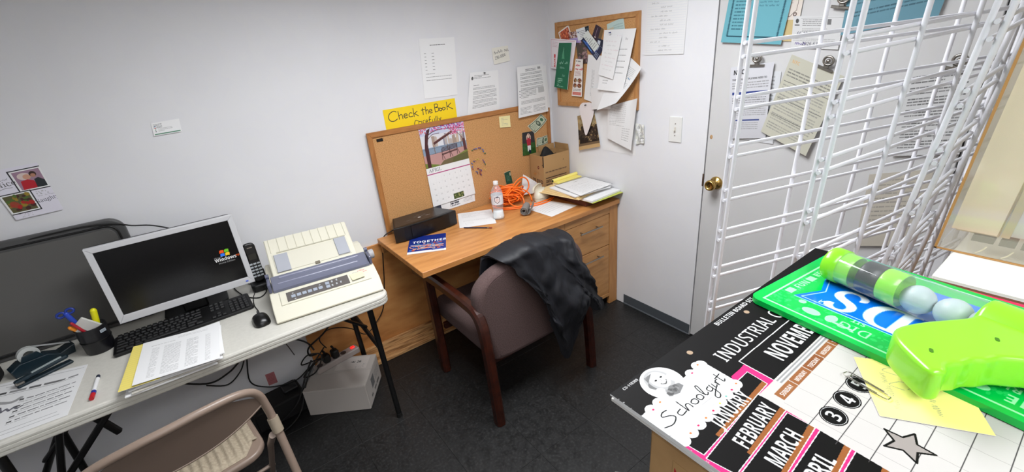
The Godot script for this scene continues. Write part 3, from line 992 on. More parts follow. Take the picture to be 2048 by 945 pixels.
func pin(called: String, label: String, at: Vector3, n: Vector3, c: Color, group := ""):
	var t := thing(called, label, "push pin", at, 0.0, group)
	var b := MB.new()
	var u := n.normalized()
	var s := u.cross(Vector3.UP).normalized()
	var xf := Transform3D(Basis(s, u, s.cross(u)), at)
	b.lathe([[0.004, 0.001], [0.0042, 0.002], [0.0022, 0.003], [0.0020, 0.009], [0.0036, 0.011], [0.0034, 0.012]], 8, xf)
	part(t, "head", b, mat(c, 0.35))
	b = MB.new()
	b.cyl(at - u * 0.004, at + u * 0.001, 0.0006, 5)
	part(t, "needle", b, M.steel)

func wall_papers():
	var ink := Color(0.13, 0.13, 0.16)
	var g := G(0.35)
	# small card and the photo card at the left
	var c := cv(200, 100, Color(0.95, 0.95, 0.95), 2)
	c.lines(12, 12, 60, 4, 9, G(0.45), 0.8)
	c.lines(40, 48, 100, 3, 9, G(0.6), 0.6)
	for k in 4: c.ell(22, 30 + k * 13, 4, 4, [Color(0.2, 0.4, 0.6), Color(0.8, 0.2, 0.2), Color(0.2, 0.5, 0.3), G(0.4)][k])
	c.rect(8, 86, 192, 94, Color(0.35, 0.55, 0.45))
	sheet("business_card", "small white business card with a green line alone on the back wall", "card", onz(0.0022, [-2.177, 1.524, -2.078, 1.529, -2.084, 1.476, -2.182, 1.473]), paper(c.tex()), 0.0008, func(u, w): return 0.003 * w * w)
	c = cv(300, 440, Color(0.90, 0.89, 0.93), 3)
	c.rect(118, 28, 300, 222, ink); c.rect(126, 36, 300, 214, G(0.92)); c.rect(138, 46, 290, 204, Color(0.62, 0.5, 0.58))
	c.ell(190, 92, 36, 30, Color(0.85, 0.78, 0.75)); c.ell(205, 100, 22, 22, Color(0.8, 0.6, 0.5)); c.ell(243, 85, 20, 24, Color(0.22, 0.13, 0.1)); c.ell(242, 96, 14, 16, Color(0.7, 0.5, 0.4))
	c.poly(V2([150, 204, 160, 130, 200, 122, 232, 140, 238, 204]), Color(0.72, 0.10, 0.16)); c.poly(V2([230, 204, 236, 130, 262, 120, 290, 150, 290, 204]), Color(0.14, 0.16, 0.18))
	c.rect(0, 210, 182, 396, ink); c.rect(0, 218, 174, 388, G(0.92)); c.rect(12, 228, 164, 378, Color(0.35, 0.34, 0.2))
	c.blotch(20, 235, 155, 370, [Color(0.6, 0.5, 0.15), Color(0.3, 0.42, 0.15), Color(0.25, 0.1, 0.1)], 40, 8, 18); c.blotch(30, 290, 150, 340, [Color(0.68, 0.1, 0.1), Color(0.6, 0.25, 0.15)], 12, 10, 20)
	c.text("Nice", 14, 150, 56, g, "serif", 1.0, -0.06)
	c.curve(V2([20, 172, 60, 160, 100, 164]), 3, g)
	c.text("Naughty", 168, 340, 42, Color(0.3, 0.3, 0.36), "serif", 0.86, -0.1)
	c.scrawl(30, 95, 60, 20, g, 2, 0.6)
	c.scrawl(200, 285, 60, 16, g, 1.5, 0.6)
	c.blotch(200, 230, 280, 265, [G(0.6)], 14, 2, 6, 0.6)
	c.blotch(40, 400, 120, 430, [G(0.65)], 14, 2, 5, 0.5)
	sheet("photo_card", "holiday card with two photographs and lettering on the wall at far left", "card", onz(0.003, [-2.700, 1.432, -2.550, 1.441, -2.543, 1.253, -2.678, 1.248]), paper(c.tex(), 0.4), 0.0006, func(u, w): return 0.004 * w)
	# nearly white sheet
	c = cv(280, 400, G(0.93), 4)
	c.lines(80, 42, 120, 1, 9, G(0.3), 0.8, 0.5, 1.0)
	for k in 6: c.rect(30, 96 + k * 22, 44, 99 + k * 22, G(0.45)); c.rect(88, 96 + k * 22, 106, 99 + k * 22, G(0.45))
	c.lines(28, 232, 210, 3, 22, G(0.45), 0.7, 0.18)
	sheet("paper_sheet", "almost blank white sheet on the back wall above the yellow sign", "paper", onz(0.002, [-0.922, 1.770, -0.702, 1.768, -0.728, 1.458, -0.940, 1.462]), paper(c.tex()), 0.0005, func(u, w): return 0.004 * sin(w * PI) * u)
	c = cv(170, 130, Color(0.925, 0.91, 0.87), 5)
	c.scrawl(18, 50, 22, 22, ink, 2.5); c.scrawl(58, 46, 80, 24, ink, 2.5)
	c.text("236-3004", 18, 96, 34, ink, "sans", 0.8, -0.12)
	sheet("note", "small cream note with two handwritten lines on the back wall above the papers", "note", onz(0.002, [-0.455, 1.692, -0.333, 1.700, -0.327, 1.612, -0.449, 1.600]), paper(c.tex()), 0.0004, func(u, w): return 0.003 * w)
	c = cv(260, 300, G(0.93), 6)
	c.ell(24, 40, 9, 12, G(0.35)); c.lines(40, 22, 150, 3, 9, G(0.45), 0.7)
	c.lines(36, 88, 50, 1, 8, G(0.3)); c.lines(36, 106, 190, 2, 9, G(0.4))
	for k in 4: c.lines(38, 132 + k * 32, 200, 3, 9, G(0.4))
	sheet("paper_sheet", "printed letter hung by a dark pin, tucked behind the top of the cork board", "paper", onz(0.003, [-0.630, 1.570, -0.424, 1.566, -0.438, 1.330, -0.680, 1.322]), paper(c.tex()), 0.0005, func(u, w): return 0.006 * w * (1 - w) + 0.008 * (1 - u) * (1 - w) * (1 - w))
	pin("push_pin", "dark pin at the top of the printed letter on the back wall", Vector3(-0.53, 1.560, 0.008), Vector3(0, 0, 1), Color(0.08, 0.08, 0.09))
	# double form that overlaps the cork board
	c = cv(260, 360, G(0.92), 7)
	c.lines(80, 22, 100, 2, 10, G(0.2), 0.8); c.rect(200, 16, 228, 32, G(0.6))
	for k in 5: c.lines(26, 48 + k * 26, 210, 2, 9, G(0.35))
	for k in 3: c.rect(14, 168 + k * 20, 20, 174 + k * 20, ink)
	c.lines(26, 168, 140, 6, 10, G(0.4)); c.rect(184, 166, 240, 204, G(0.75))
	c.lines(26, 244, 214, 3, 9, G(0.4)); c.lines(18, 290, 100, 6, 9, G(0.5)); c.lines(130, 290, 108, 6, 9, G(0.5))
	var f := paper(c.tex())
	sheet("paper_sheet", "rear printed form peeking out at the right of the front form in the corner", "paper", onz(0.0302, [-0.285, 1.566, -0.060, 1.560, -0.045, 1.292, -0.300, 1.300]), f, 0.0005, func(u, w): return 0.002 + 0.004 * u * w)
	sheet("paper_sheet", "front printed form that hangs over the top right of the cork board", "paper", onz(0.038, [-0.303, 1.570, -0.090, 1.574, -0.069, 1.270, -0.320, 1.262]), f, 0.0005, func(u, w): return 0.004 * sin(w * 3.0) + 0.006 * w * u)
	# yellow sign
	c = cv(900, 300, Color(0.97, 0.83, 0.08), 8)
	var nv := Color(0.08, 0.10, 0.20)
	for s in [[150, 80, 120, 60, 70, 90, 50, 150, 70, 205, 110, 215, 150, 190], [170, 70, 172, 200], [172, 150, 200, 130, 212, 150, 214, 202], [228, 165, 270, 160, 262, 135, 240, 138, 230, 170, 245, 198, 275, 190], [335, 140, 310, 130, 292, 160, 300, 192, 338, 190], [352, 66, 352, 200], [400, 120, 356, 158], [362, 156, 404, 200],
		[468, 85, 466, 196], [446, 120, 492, 116], [504, 72, 504, 196], [504, 150, 522, 128, 534, 146, 536, 194], [548, 162, 580, 156, 574, 132, 556, 136, 548, 166, 560, 192, 584, 184],
		[622, 60, 622, 190], [622, 62, 656, 66, 660, 104, 624, 118], [624, 118, 668, 130, 664, 176, 622, 190], [702, 152, 684, 136, 676, 160, 688, 184, 706, 180, 712, 156, 702, 146], [748, 148, 730, 134, 720, 156, 730, 182, 750, 172, 758, 152, 748, 142], [782, 54, 784, 188], [842, 84, 788, 136], [792, 132, 856, 190]]: c.curve(squeeze(V2(s), 54.0, 26.0, 0.69), 8, nv)
	for s in [[400, 262, 362, 246, 340, 290, 362, 330], [422, 270, 400, 268, 396, 300, 430, 298], [430, 262, 434, 300], [452, 300, 450, 268, 472, 262], [482, 284, 508, 282, 502, 264, 488, 268, 484, 288, 494, 300, 510, 296], [532, 300, 534, 240, 554, 232], [520, 270, 550, 266], [570, 268, 572, 300, 598, 296, 598, 264], [616, 238, 616, 300], [634, 238, 634, 300], [654, 268, 670, 296], [686, 262, 650, 330]]: c.curve(squeeze(V2(s), 232.0, 160.0, 0.95), 7, nv)
	sheet("sign", "yellow paper sign with blue handwriting behind the top of the cork board", "sign", onz(0.003, [-1.196, 1.436, -0.750, 1.442, -0.750, 1.295, -1.196, 1.290]), paper(c.tex()), 0.0006)
	# on the cork board: papers, notes and pins
	var z := 0.0192
	c = cv(100, 90, Color(0.93, 0.89, 0.66), 9)
	c.lines(18, 14, 60, 6, 11, G(0.55), 0.4)
	sheet("note", "pale yellow sticky note on the upper right of the big cork board", "note", onz(z, [-0.459, 1.292, -0.373, 1.286, -0.378, 1.214, -0.463, 1.224]), paper(c.tex()), 0.0004, func(u, w): return 0.006 * w * w)
	c = cv(240, 104, Color(0.84, 0.86, 0.78), 10)
	c.rect(6, 6, 234, 98, Color(0.30, 0.36, 0.29)); c.rect(14, 13, 226, 91, Color(0.75, 0.78, 0.68))
	c.ell(120, 52, 26, 34, Color(0.28, 0.34, 0.28)); c.ell(120, 46, 14, 18, Color(0.6, 0.64, 0.56)); c.ell(186, 50, 20, 22, Color(0.25, 0.42, 0.30))
	c.lines(24, 24, 60, 5, 12, Color(0.3, 0.36, 0.3))
	for q in [[14, 26], [210, 26], [14, 92], [210, 92]]: c.text("1", q[0], q[1], 26, Color(0.16, 0.24, 0.18), "serifbold")
	var bill := paper(c.tex())
	sheet("banknote", "one dollar bill hung aslant just under the printed form", "banknote", onz(z, [-0.236, 1.196, -0.113, 1.258, -0.066, 1.212, -0.182, 1.138]), bill, 0.0004, func(u, w): return 0.007 * u * (1 - u) * 4 + 0.004 * w)
	sheet("banknote", "one dollar bill with a wavy edge beside the picture of a player in red", "banknote", onz(z, [-0.168, 1.104, -0.056, 1.108, -0.062, 1.052, -0.177, 1.044]), bill, 0.0004, func(u, w): return 0.006 + 0.006 * sin(u * 5.0))
	c = cv(140, 200, Color(0.16, 0.16, 0.17), 11)
	c.rect(0, 96, 140, 200, Color(0.17, 0.34, 0.14)); c.blotch(0, 100, 140, 195, [Color(0.13, 0.28, 0.1), Color(0.22, 0.4, 0.17)], 40, 5, 12, 0.6)
	c.poly(V2([52, 120, 44, 60, 68, 50, 96, 60, 90, 120]), Color(0.66, 0.12, 0.2)); c.line(V2([52, 64, 50, 40, 66, 18]), 9, Color(0.85, 0.72, 0.64)); c.line(V2([90, 64, 94, 40, 76, 18]), 9, Color(0.85, 0.72, 0.64))
	c.ell(70, 40, 12, 14, Color(0.86, 0.75, 0.68)); c.poly(V2([54, 118, 90, 118, 88, 160, 72, 160, 70, 140, 64, 168, 54, 168]), G(0.88)); c.rect(66, 158, 88, 186, Color(0.1, 0.12, 0.22))
	sheet("picture", "small picture of a player in red with raised arms on the cork board", "picture", onz(z, [-0.287, 1.160, -0.188, 1.157, -0.179, 0.999, -0.297, 1.007]), paper(c.tex(), 0.4), 0.0006, func(u, w): return 0.002 + 0.003 * w)
	c = cv(80, 130, Color(0.12, 0.30, 0.22), 12)
	c.lines(18, 40, 40, 6, 11, Color(0.5, 0.65, 0.55), 0.7); c.rect(0, 0, 80, 5, Color(0.7, 0.65, 0.5)); c.rect(62, 20, 76, 52, Color(0.75, 0.72, 0.6))
	sheet("card", "dark green card standing on the cork board over the orange cord", "card", onz(z, [-0.462, 0.927, -0.411, 0.934, -0.399, 0.842, -0.452, 0.846]), paper(c.tex()), 0.0008, func(u, w): return 0.003)
	calendar(z)
	# push pins in three clusters
	var rng := RandomNumberGenerator.new()
	rng.seed = 6
	var cols := [Color(0.25, 0.3, 0.55), Color(0.55, 0.15, 0.28), Color(0.35, 0.45, 0.7), Color(0.3, 0.45, 0.3), Color(0.85, 0.75, 0.4), Color(0.45, 0.3, 0.5)]
	var spots := [[-0.688, 1.119], [-0.672, 1.124], [-0.655, 1.126], [-0.638, 1.127], [-0.622, 1.124], [-0.612, 1.112], [-0.603, 1.098], [-0.596, 1.082], [-0.700, 1.044], [-0.684, 1.052], [-0.668, 1.058], [-0.652, 1.060], [-0.614, 1.046], [-0.606, 1.032], [-0.600, 1.018], [-0.696, 1.020], [-0.694, 1.004], [-0.660, 0.998], [-0.648, 0.988], [-0.634, 0.984], [-0.676, 0.982], [-0.664, 0.972], [-0.650, 0.964], [-0.640, 0.954], [-0.606, 0.984], [-0.646, 0.974]]
	var ci := [3, 0, 2, 5, 0, 2, 2, 3, 2, 0, 4, 4, 5, 0, 3, 2, 1, 1, 0, 5, 2, 0, 1, 5, 4, 1]
	var cn := ["blue", "crimson", "light blue", "green", "yellow", "purple"]
	var nth := ["first", "second", "third", "fourth", "fifth", "sixth", "seventh", "eighth", "ninth", "tenth"]
	var cnt := {}
	for k in spots.size():
		var q: Array = spots[k]
		var cl: String = "top" if q[1] > 1.07 else ("middle" if q[1] > 1.001 else "bottom")
		cnt[cl] = cnt.get(cl, -1) + 1
		var before := 0
		for e in spots:
			if ("top" if e[1] > 1.07 else ("middle" if e[1] > 1.001 else "bottom")) == cl and e[0] < q[0]: before += 1
		pin("push_pin", "%s push pin, %s from the left in the %s cluster" % [cn[ci[k]], nth[mini(before, 9)], cl], Vector3(q[0], q[1], 0.019), Vector3(rng.randf_range(-0.6, 0.6), rng.randf_range(-0.5, 0.5), 1), cols[ci[k]], "push pins in the %s cluster" % cl)
	# pink label low on the wall under the table
	c = cv(60, 90, Color(0.72, 0.45, 0.46), 13)
	c.lines(8, 12, 40, 6, 11, Color(0.6, 0.3, 0.32), 0.5)
	sheet("label_sticker", "faded pink sticker low on the back wall under the folding table", "sticker", onz(0.001, [-2.121, 0.184, -2.077, 0.182, -2.077, 0.108, -2.121, 0.110]), paper(c.tex()), 0.0004)

func squeeze(p: Array, from: float, to: float, k: float) -> Array:
	var r := []
	for q in p: r.append(Vector2(q.x, to + (q.y - from) * k))
	return r

func calendar(z: float):
	var t := thing("wall_calendar", "wall calendar open at April with a spring park picture, on the big cork board", "calendar", Vector3(-0.86, 1.05, z))
	# picture
	var c := cv(384, 300, Color(0.78, 0.80, 0.88), 14)
	c.rect(0, 60, 384, 150, Color(0.86, 0.86, 0.88))
	for k in 26:
		var x := c.rng.randf_range(20, 360)
		var hh := c.rng.randf_range(30, 85)
		c.rect(x, 150 - hh, x + c.rng.randf_range(10, 26), 165, [Color(0.66, 0.58, 0.52), Color(0.72, 0.68, 0.66), Color(0.56, 0.56, 0.62), Color(0.78, 0.70, 0.62)][k % 4])
	c.rect(0, 152, 384, 205, Color(0.55, 0.63, 0.72))
	for k in 60: c.line([Vector2(k * 6.5, 160), Vector2(k * 6.5, 205)], 1, G(0.35), 0.6)
	c.line(V2([0, 162, 384, 156]), 2.5, G(0.35)); c.line(V2([0, 204, 384, 192]), 2.5, G(0.35))
	for x in [96, 210, 330]: c.rect(x, 150, x + 6, 210, Color(0.45, 0.4, 0.38))
	c.poly(V2([0, 208, 384, 192, 384, 300, 0, 300]), Color(0.75, 0.58, 0.56))
	c.poly(V2([0, 262, 110, 290, 130, 300, 0, 300]), Color(0.45, 0.52, 0.22)); c.poly(V2([230, 300, 250, 262, 384, 220, 384, 300]), Color(0.48, 0.52, 0.24)); c.poly(V2([120, 300, 160, 268, 384, 240, 384, 300]), Color(0.36, 0.34, 0.2), 0.8)
	# long board of the pergola, trees, blossom
	c.poly(V2([96, 118, 270, 52, 282, 66, 104, 136]), Color(0.33, 0.18, 0.18)); c.line(V2([96, 118, 270, 52]), 4, Color(0.72, 0.6, 0.58))
	c.poly(V2([20, 150, 40, 60, 62, 20, 92, 10, 70, 60, 52, 120, 48, 300, 18, 300]), Color(0.30, 0.16, 0.17)); c.curve(V2([60, 60, 120, 36, 200, 30, 300, 40, 384, 52]), 6, Color(0.33, 0.18, 0.2)); c.curve(V2([56, 90, 100, 60, 160, 56]), 4, Color(0.33, 0.18, 0.2))
	c.poly(V2([352, 226, 350, 130, 372, 130, 380, 226]), Color(0.36, 0.2, 0.2)); c.curve(V2([356, 135, 330, 95, 300, 70]), 4, Color(0.4, 0.24, 0.26)); c.curve(V2([366, 135, 368, 95, 380, 70]), 4, Color(0.4, 0.24, 0.26))
	c.blotch(90, -4, 390, 34, [Color(0.80, 0.25, 0.48), Color(0.88, 0.45, 0.62), Color(0.70, 0.18, 0.40), Color(0.75, 0.72, 0.9), Color(0.45, 0.4, 0.7)], 220, 2, 6)
	c.blotch(250, 30, 390, 84, [Color(0.84, 0.35, 0.55), Color(0.9, 0.55, 0.7), Color(0.72, 0.22, 0.42)], 110, 2, 6)
	c.blotch(0, 0, 60, 50, [Color(0.85, 0.3, 0.35), Color(0.45, 0.4, 0.8), Color(0.9, 0.5, 0.4)], 40, 2, 6)
	# bench
	var br := Color(0.25, 0.14, 0.14)
	for k in 4: c.line([Vector2(160, 172 + k * 9), Vector2(296, 158 + k * 9)], 5, br)
	for k in 2: c.line([Vector2(152, 218 + k * 6), Vector2(292, 202 + k * 6)], 5, br)
	for x in [158, 228, 294]: c.line([Vector2(x, 176 - (x - 158) * 0.1), Vector2(x - 6, 262 - (x - 158) * 0.16)], 5, br)
	for x in [160, 230, 296]: c.line([Vector2(x, 216 - (x - 158) * 0.1), Vector2(x + 14, 262 - (x - 158) * 0.16)], 4, br)
	var up := thing_sheet(t, "picture_page", onz(z + 0.002, [-1.019, 1.309, -0.722, 1.306, -0.717, 1.079, -1.010, 1.075]), paper(c.tex(), 0.3), func(u, w): return 0.003 * w)
	# month page
	c = cv(400, 320, G(0.92), 15)
	c.text("APRIL", 18, 36, 38, Color(0.40, 0.40, 0.44), "serif")
	c.rect(0, 48, 400, 56, Color(0.70, 0.30, 0.50))
	for r in 5:
		for k in 7:
			if r * 7 + k > 1 and r * 7 + k < 32: c.text(str(r * 7 + k - 1), 36 + k * 52, 92 + r * 48, 14, G(0.5), "sans")
	for r in 6: c.line([Vector2(14, 76 + r * 48), Vector2(386, 76 + r * 48)], 1, G(0.82), 0.5)
	for k in 8: c.line([Vector2(14 + k * 53, 76), Vector2(14 + k * 53, 316)], 1, G(0.82), 0.5)
	c.rect(196, 262, 292, 310, Color(0.27, 0.33, 0.15)); c.blotch(200, 266, 288, 306, [Color(0.36, 0.42, 0.2), Color(0.2, 0.26, 0.1), Color(0.62, 0.60, 0.4)], 36, 3, 8)
	thing_sheet(t, "month_page", onz(z + 0.0045, [-1.012, 1.074, -0.716, 1.078, -0.703, 0.846, -1.006, 0.838]), paper(c.tex()), func(u, w): return 0.004 * w)
	# foot with the sender's print
	c = cv(400, 70, G(0.91), 16)
	c.rect(110, 18, 215, 24, G(0.2)); c.lines(114, 28, 102, 1, 18, Color(0.15, 0.16, 0.2), 1.0, 0.75, 1.0); c.lines(118, 48, 96, 1, 10, Color(0.2, 0.2, 0.25), 1.0, 0.8, 1.0)
	c.rect(104, 18, 108, 58, G(0.2)); c.lines(260, 20, 110, 4, 9, G(0.6), 0.5)
	thing_sheet(t, "foot_page", onz(z + 0.001, [-0.955, 0.850, -0.706, 0.860, -0.708, 0.796, -0.948, 0.792]), paper(c.tex()), func(u, w): return 0.002)
	var b := MB.new(); b.bx(-1.004, -0.945, 0.79, 0.842, z + 0.0005, z + 0.0028)
	part(t, "backing", b, mat(Color(0.18, 0.2, 0.27), 0.5))

func thing_sheet(t: Node3D, called: String, c: Array, m: Material, bulge = null, th := 0.0006, edge: Material = null) -> MeshInstance3D:
	var o := MeshInstance3D.new()
	o.name = called
	var off := Vector3.ZERO
	var q: Node = t
	while q != null and q is Node3D and q != self:
		off += q.position
		q = q.get_parent()
	o.mesh = sheet_mesh(c[0], c[1], c[2], c[3], m, th, bulge, 8, edge, off)
	t.add_child(o, true)
	return o

func board_papers():
	# cork board on the right wall
	var t := thing("cork_board", "smaller cork board crowded with pinned papers on the right wall", "cork board", Vector3(0, 1.56, 0.41))
	var b := MB.new(); b.bx(-0.010, -0.001, 1.318, 1.792, 0.10, 0.728)
	part(t, "cork", b, M.cork)
	var y0 := 1.304; var y1 := 1.806; var z0 := 0.086; var z1 := 0.742; var w := 0.026
	var cc := [Vector2(z0, y0), Vector2(z1, y0), Vector2(z1, y1), Vector2(z0, y1)]
	var ii := [Vector2(z0 + w, y0 + w), Vector2(z1 - w, y0 + w), Vector2(z1 - w, y1 - w), Vector2(z0 + w, y1 - w)]
	for k in 4:
		b = MB.new()
		b.slab(PackedVector2Array([cc[k], cc[(k + 1) % 4], ii[(k + 1) % 4], ii[k]]), 0.001, 0.018, 0.0012, 1, Transform3D(Basis(Vector3(0, 0, 1), Vector3(0, 1, 0), Vector3(-1, 0, 0)), Vector3.ZERO))
		part(t, "frame_bar", b, M.oak_side if k % 2 == 0 else M.oak_up)
	var ink := G(0.2)
	var x := -0.0105
	# cards along the top
	var c := cv(140, 140, Color(0.93, 0.90, 0.86), 20)
	c.rect(12, 12, 128, 128, Color(0.72, 0.30, 0.18)); c.blotch(16, 16, 124, 124, [Color(0.85, 0.42, 0.24), Color(0.55, 0.18, 0.12), Color(0.9, 0.6, 0.4)], 50, 3, 10)
	sheet("card", "square orange picture card with white edge at the top left of the small board", "card", onx(x - 0.002, [0.110, 1.748, 0.205, 1.784, 0.240, 1.700, 0.145, 1.664]), paper(c.tex(), 0.4), 0.0008)
	c = cv(120, 160, Color(0.72, 0.65, 0.84), 21)
	c.rect(0, 0, 120, 70, Color(0.55, 0.4, 0.36)); c.blotch(0, 0, 120, 70, [Color(0.8, 0.62, 0.55), Color(0.35, 0.2, 0.2), Color(0.85, 0.8, 0.8)], 26, 5, 14)
	c.lines(14, 90, 80, 5, 12, Color(0.5, 0.42, 0.7), 0.6)
	sheet("card", "lilac photo card between the orange card and the white name cards", "card", onx(x - 0.0035, [0.205, 1.742, 0.285, 1.744, 0.316, 1.668, 0.222, 1.660]), paper(c.tex(), 0.4), 0.0008)
	c = cv(160, 90, Color(0.90, 0.91, 0.92), 22)
	c.rect(110, 0, 160, 40, Color(0.15, 0.17, 0.2)); c.ell(20, 26, 7, 7, Color(0.3, 0.35, 0.5)); c.lines(34, 20, 70, 5, 13, G(0.4), 0.6); c.text("7", 112, 60, 60, Color(0.3, 0.42, 0.5), "serif")
	sheet("card", "white name card with a grey figure, high on the small board beside the lilac card", "card", onx(x - 0.005, [0.272, 1.752, 0.378, 1.766, 0.382, 1.700, 0.290, 1.690]), paper(c.tex()), 0.0008)
	c = cv(200, 110, Color(0.88, 0.90, 0.88), 23)
	c.lines(20, 18, 150, 7, 12, G(0.35), 0.6)
	sheet("card", "pale aslant name card lying across the dark blue card", "card", onx(x - 0.0085, [0.332, 1.712, 0.372, 1.742, 0.462, 1.652, 0.424, 1.622]), paper(c.tex()), 0.0008)
	c = cv(240, 150, Color(0.07, 0.10, 0.25), 24)
	c.blotch(20, 20, 130, 110, [Color(0.2, 0.4, 0.75), Color(0.35, 0.6, 0.9), Color(0.1, 0.2, 0.5)], 30, 4, 14); c.blotch(80, 70, 130, 110, [Color(0.8, 0.86, 0.95)], 10, 3, 7)
	for k in 6: c.rect(136, 20 + k * 18, 220, 28 + k * 18, Color(0.75, 0.78, 0.85), 0.8)
	for k in 3: c.rect(18, 116 + k * 10, 110, 121 + k * 10, Color(0.75, 0.78, 0.85), 0.7)
	sheet("card", "dark blue aslant card with a glowing pattern in the middle of the small board", "card", onx(x - 0.0065, [0.312, 1.690, 0.378, 1.730, 0.490, 1.632, 0.440, 1.574]), paper(c.tex(), 0.35), 0.0008)
	c = cv(90, 150, Color(0.20, 0.12, 0.18), 25)
	c.rect(62, 0, 90, 150, Color(0.45, 0.35, 0.2)); c.line(V2([30, 20, 30, 110]), 4, Color(0.6, 0.5, 0.6)); c.ell(30, 122, 8, 8, Color(0.8, 0.75, 0.7))
	sheet("card", "dark plum card with a tan stripe near the top of the small board", "card", onx(x - 0.002, [0.432, 1.768, 0.492, 1.738, 0.462, 1.664, 0.396, 1.700]), paper(c.tex(), 0.4), 0.0008)
	c = cv(110, 70, Color(0.10, 0.12, 0.22), 26)
	c.rect(10, 12, 40, 40, Color(0.8, 0.82, 0.86)); c.lines(10, 48, 80, 2, 9, G(0.7))
	sheet("card", "small navy card with a white square beside the large white sheet", "card", onx(x - 0.004, [0.444, 1.696, 0.520, 1.672, 0.506, 1.622, 0.430, 1.640]), paper(c.tex(), 0.4), 0.0008)
	c = cv(150, 80, Color(0.74, 0.82, 0.80), 27)
	c.rect(0, 30, 60, 80, Color(0.82, 0.72, 0.58), 0.7); c.lines(60, 24, 80, 4, 12, Color(0.5, 0.6, 0.6), 0.5)
	sheet("paper_slip", "pale blue green slip of paper behind the top of the large white sheet", "paper", onx(x - 0.002, [0.515, 1.760, 0.632, 1.786, 0.648, 1.700, 0.520, 1.690]), paper(c.tex()), 0.0005)
	# left: red bordered sheet, green brochure, food flyer
	c = cv(250, 210, Color(0.93, 0.90, 0.91), 28)
	for q in [[8, 8, 240, 10], [8, 8, 10, 200], [8, 198, 240, 200]]: c.rect(q[0], q[1], q[2], q[3], Color(0.8, 0.5, 0.55))
	c.rect(44, 108, 62, 196, Color(0.80, 0.15, 0.18)); c.text("SALE", 59, 190, 26, G(0.95), "bold", 1.0, -PI / 2)
	c.lines(24, 24, 60, 4, 10, Color(0.7, 0.5, 0.55), 0.4)
	sheet("flyer", "white flyer with a thin red border sticking out left of the small board", "paper", onx(x - 0.009, [0.042, 1.722, 0.278, 1.694, 0.232, 1.520, 0.036, 1.540]), paper(c.tex()), 0.0006, func(u, w): return 0.008 * u * (1 - u) * 4)
	c = cv(160, 330, Color(0.05, 0.40, 0.27), 29)
	c.curve(V2([70, 30, 66, 70, 78, 110]), 3, Color(0.5, 0.72, 0.6)); c.curve(V2([78, 40, 60, 90, 92, 112]), 2, Color(0.5, 0.72, 0.6)); c.poly(V2([72, 44, 90, 112, 56, 112]), Color(0.3, 0.6, 0.45))
	c.scrawl(36, 150, 84, 24, Color(0.75, 0.88, 0.8), 3); c.scrawl(46, 184, 56, 16, Color(0.7, 0.85, 0.78), 2)
	c.scrawl(86, 240, 26, 20, Color(0.7, 0.85, 0.78), 2); c.lines(34, 256, 60, 3, 13, Color(0.75, 0.88, 0.8), 0.8); c.lines(30, 300, 80, 2, 12, Color(0.8, 0.9, 0.84), 0.8)
	sheet("brochure", "tall dark green brochure at the left of the small board", "brochure", onx(x - 0.021, [0.136, 1.688, 0.250, 1.682, 0.206, 1.408, 0.082, 1.424]), paper(c.tex(), 0.4), 0.003, func(u, w): return 0.008 * w + 0.006 * u * (1 - u))
	c = cv(110, 330, Color(0.92, 0.90, 0.88), 30)
	c.scrawl(10, 24, 70, 13, G(0.25), 3); c.scrawl(12, 62, 66, 24, Color(0.75, 0.15, 0.18), 5); c.scrawl(12, 94, 70, 22, Color(0.75, 0.15, 0.18), 5)
	c.lines(12, 106, 80, 4, 11, Color(0.5, 0.2, 0.2), 0.6)
	for q in [[30, 186], [80, 186], [30, 232], [80, 232]]: c.ell(q[0], q[1], 22, 20, Color(0.42, 0.20, 0.14)); c.blotch(q[0] - 14, q[1] - 14, q[0] + 14, q[1] + 14, [Color(0.75, 0.45, 0.25), Color(0.8, 0.7, 0.5), Color(0.5, 0.15, 0.1), Color(0.35, 0.45, 0.2)], 12, 3, 7)
	c.lines(14, 264, 82, 2, 11, ink, 0.8); c.rect(8, 290, 102, 320, Color(0.85, 0.55, 0.5)); c.lines(14, 296, 80, 2, 11, Color(0.7, 0.2, 0.2), 0.8)
	sheet("flyer", "narrow food flyer with four dish pictures beside the green brochure", "brochure", onx(x - 0.012, [0.272, 1.590, 0.334, 1.584, 0.318, 1.366, 0.226, 1.370]), paper(c.tex(), 0.4), 0.004, null, "", mat(Color(0.3, 0.16, 0.18), 0.6))
	c = cv(110, 150, Color(0.30, 0.24, 0.22), 31)
	c.blotch(0, 0, 110, 150, [Color(0.5, 0.35, 0.38), Color(0.2, 0.16, 0.18), Color(0.62, 0.5, 0.5), Color(0.3, 0.3, 0.2)], 60, 5, 15)
	sheet("picture", "small dark photograph half hidden between the flyer and the dark blue card", "picture", onx(x - 0.0045, [0.268, 1.680, 0.352, 1.676, 0.372, 1.560, 0.286, 1.560]), paper(c.tex(), 0.4), 0.0006)
	# the white sheets
	c = cv(280, 420, G(0.91), 32)
	c.lines(60, 130, 30, 20, 12, G(0.5), 0.5)
	sheet("paper_sheet", "long white sheet with a printed column behind the others on the small board", "paper", onx(x - 0.006, [0.372, 1.610, 0.560, 1.590, 0.560, 1.300, 0.330, 1.352]), paper(c.tex()), 0.0005, func(u, w): return 0.008 * w * u)
	c = cv(300, 420, G(0.92), 33)
	c.lines(150, 60, 110, 14, 14, G(0.55), 0.5); c.line(V2([220, 150, 250, 160]), 6, Color(0.25, 0.5, 0.7))
	sheet("paper_sheet", "curling white sheet with a small blue mark at the right of the small board", "paper", onx(x - 0.012, [0.600, 1.640, 0.792, 1.530, 0.664, 1.352, 0.492, 1.300]), paper(c.tex()), 0.0005, func(u, w): return 0.050 * w * w + 0.03 * u * u)
	c = cv(260, 360, G(0.925), 34)
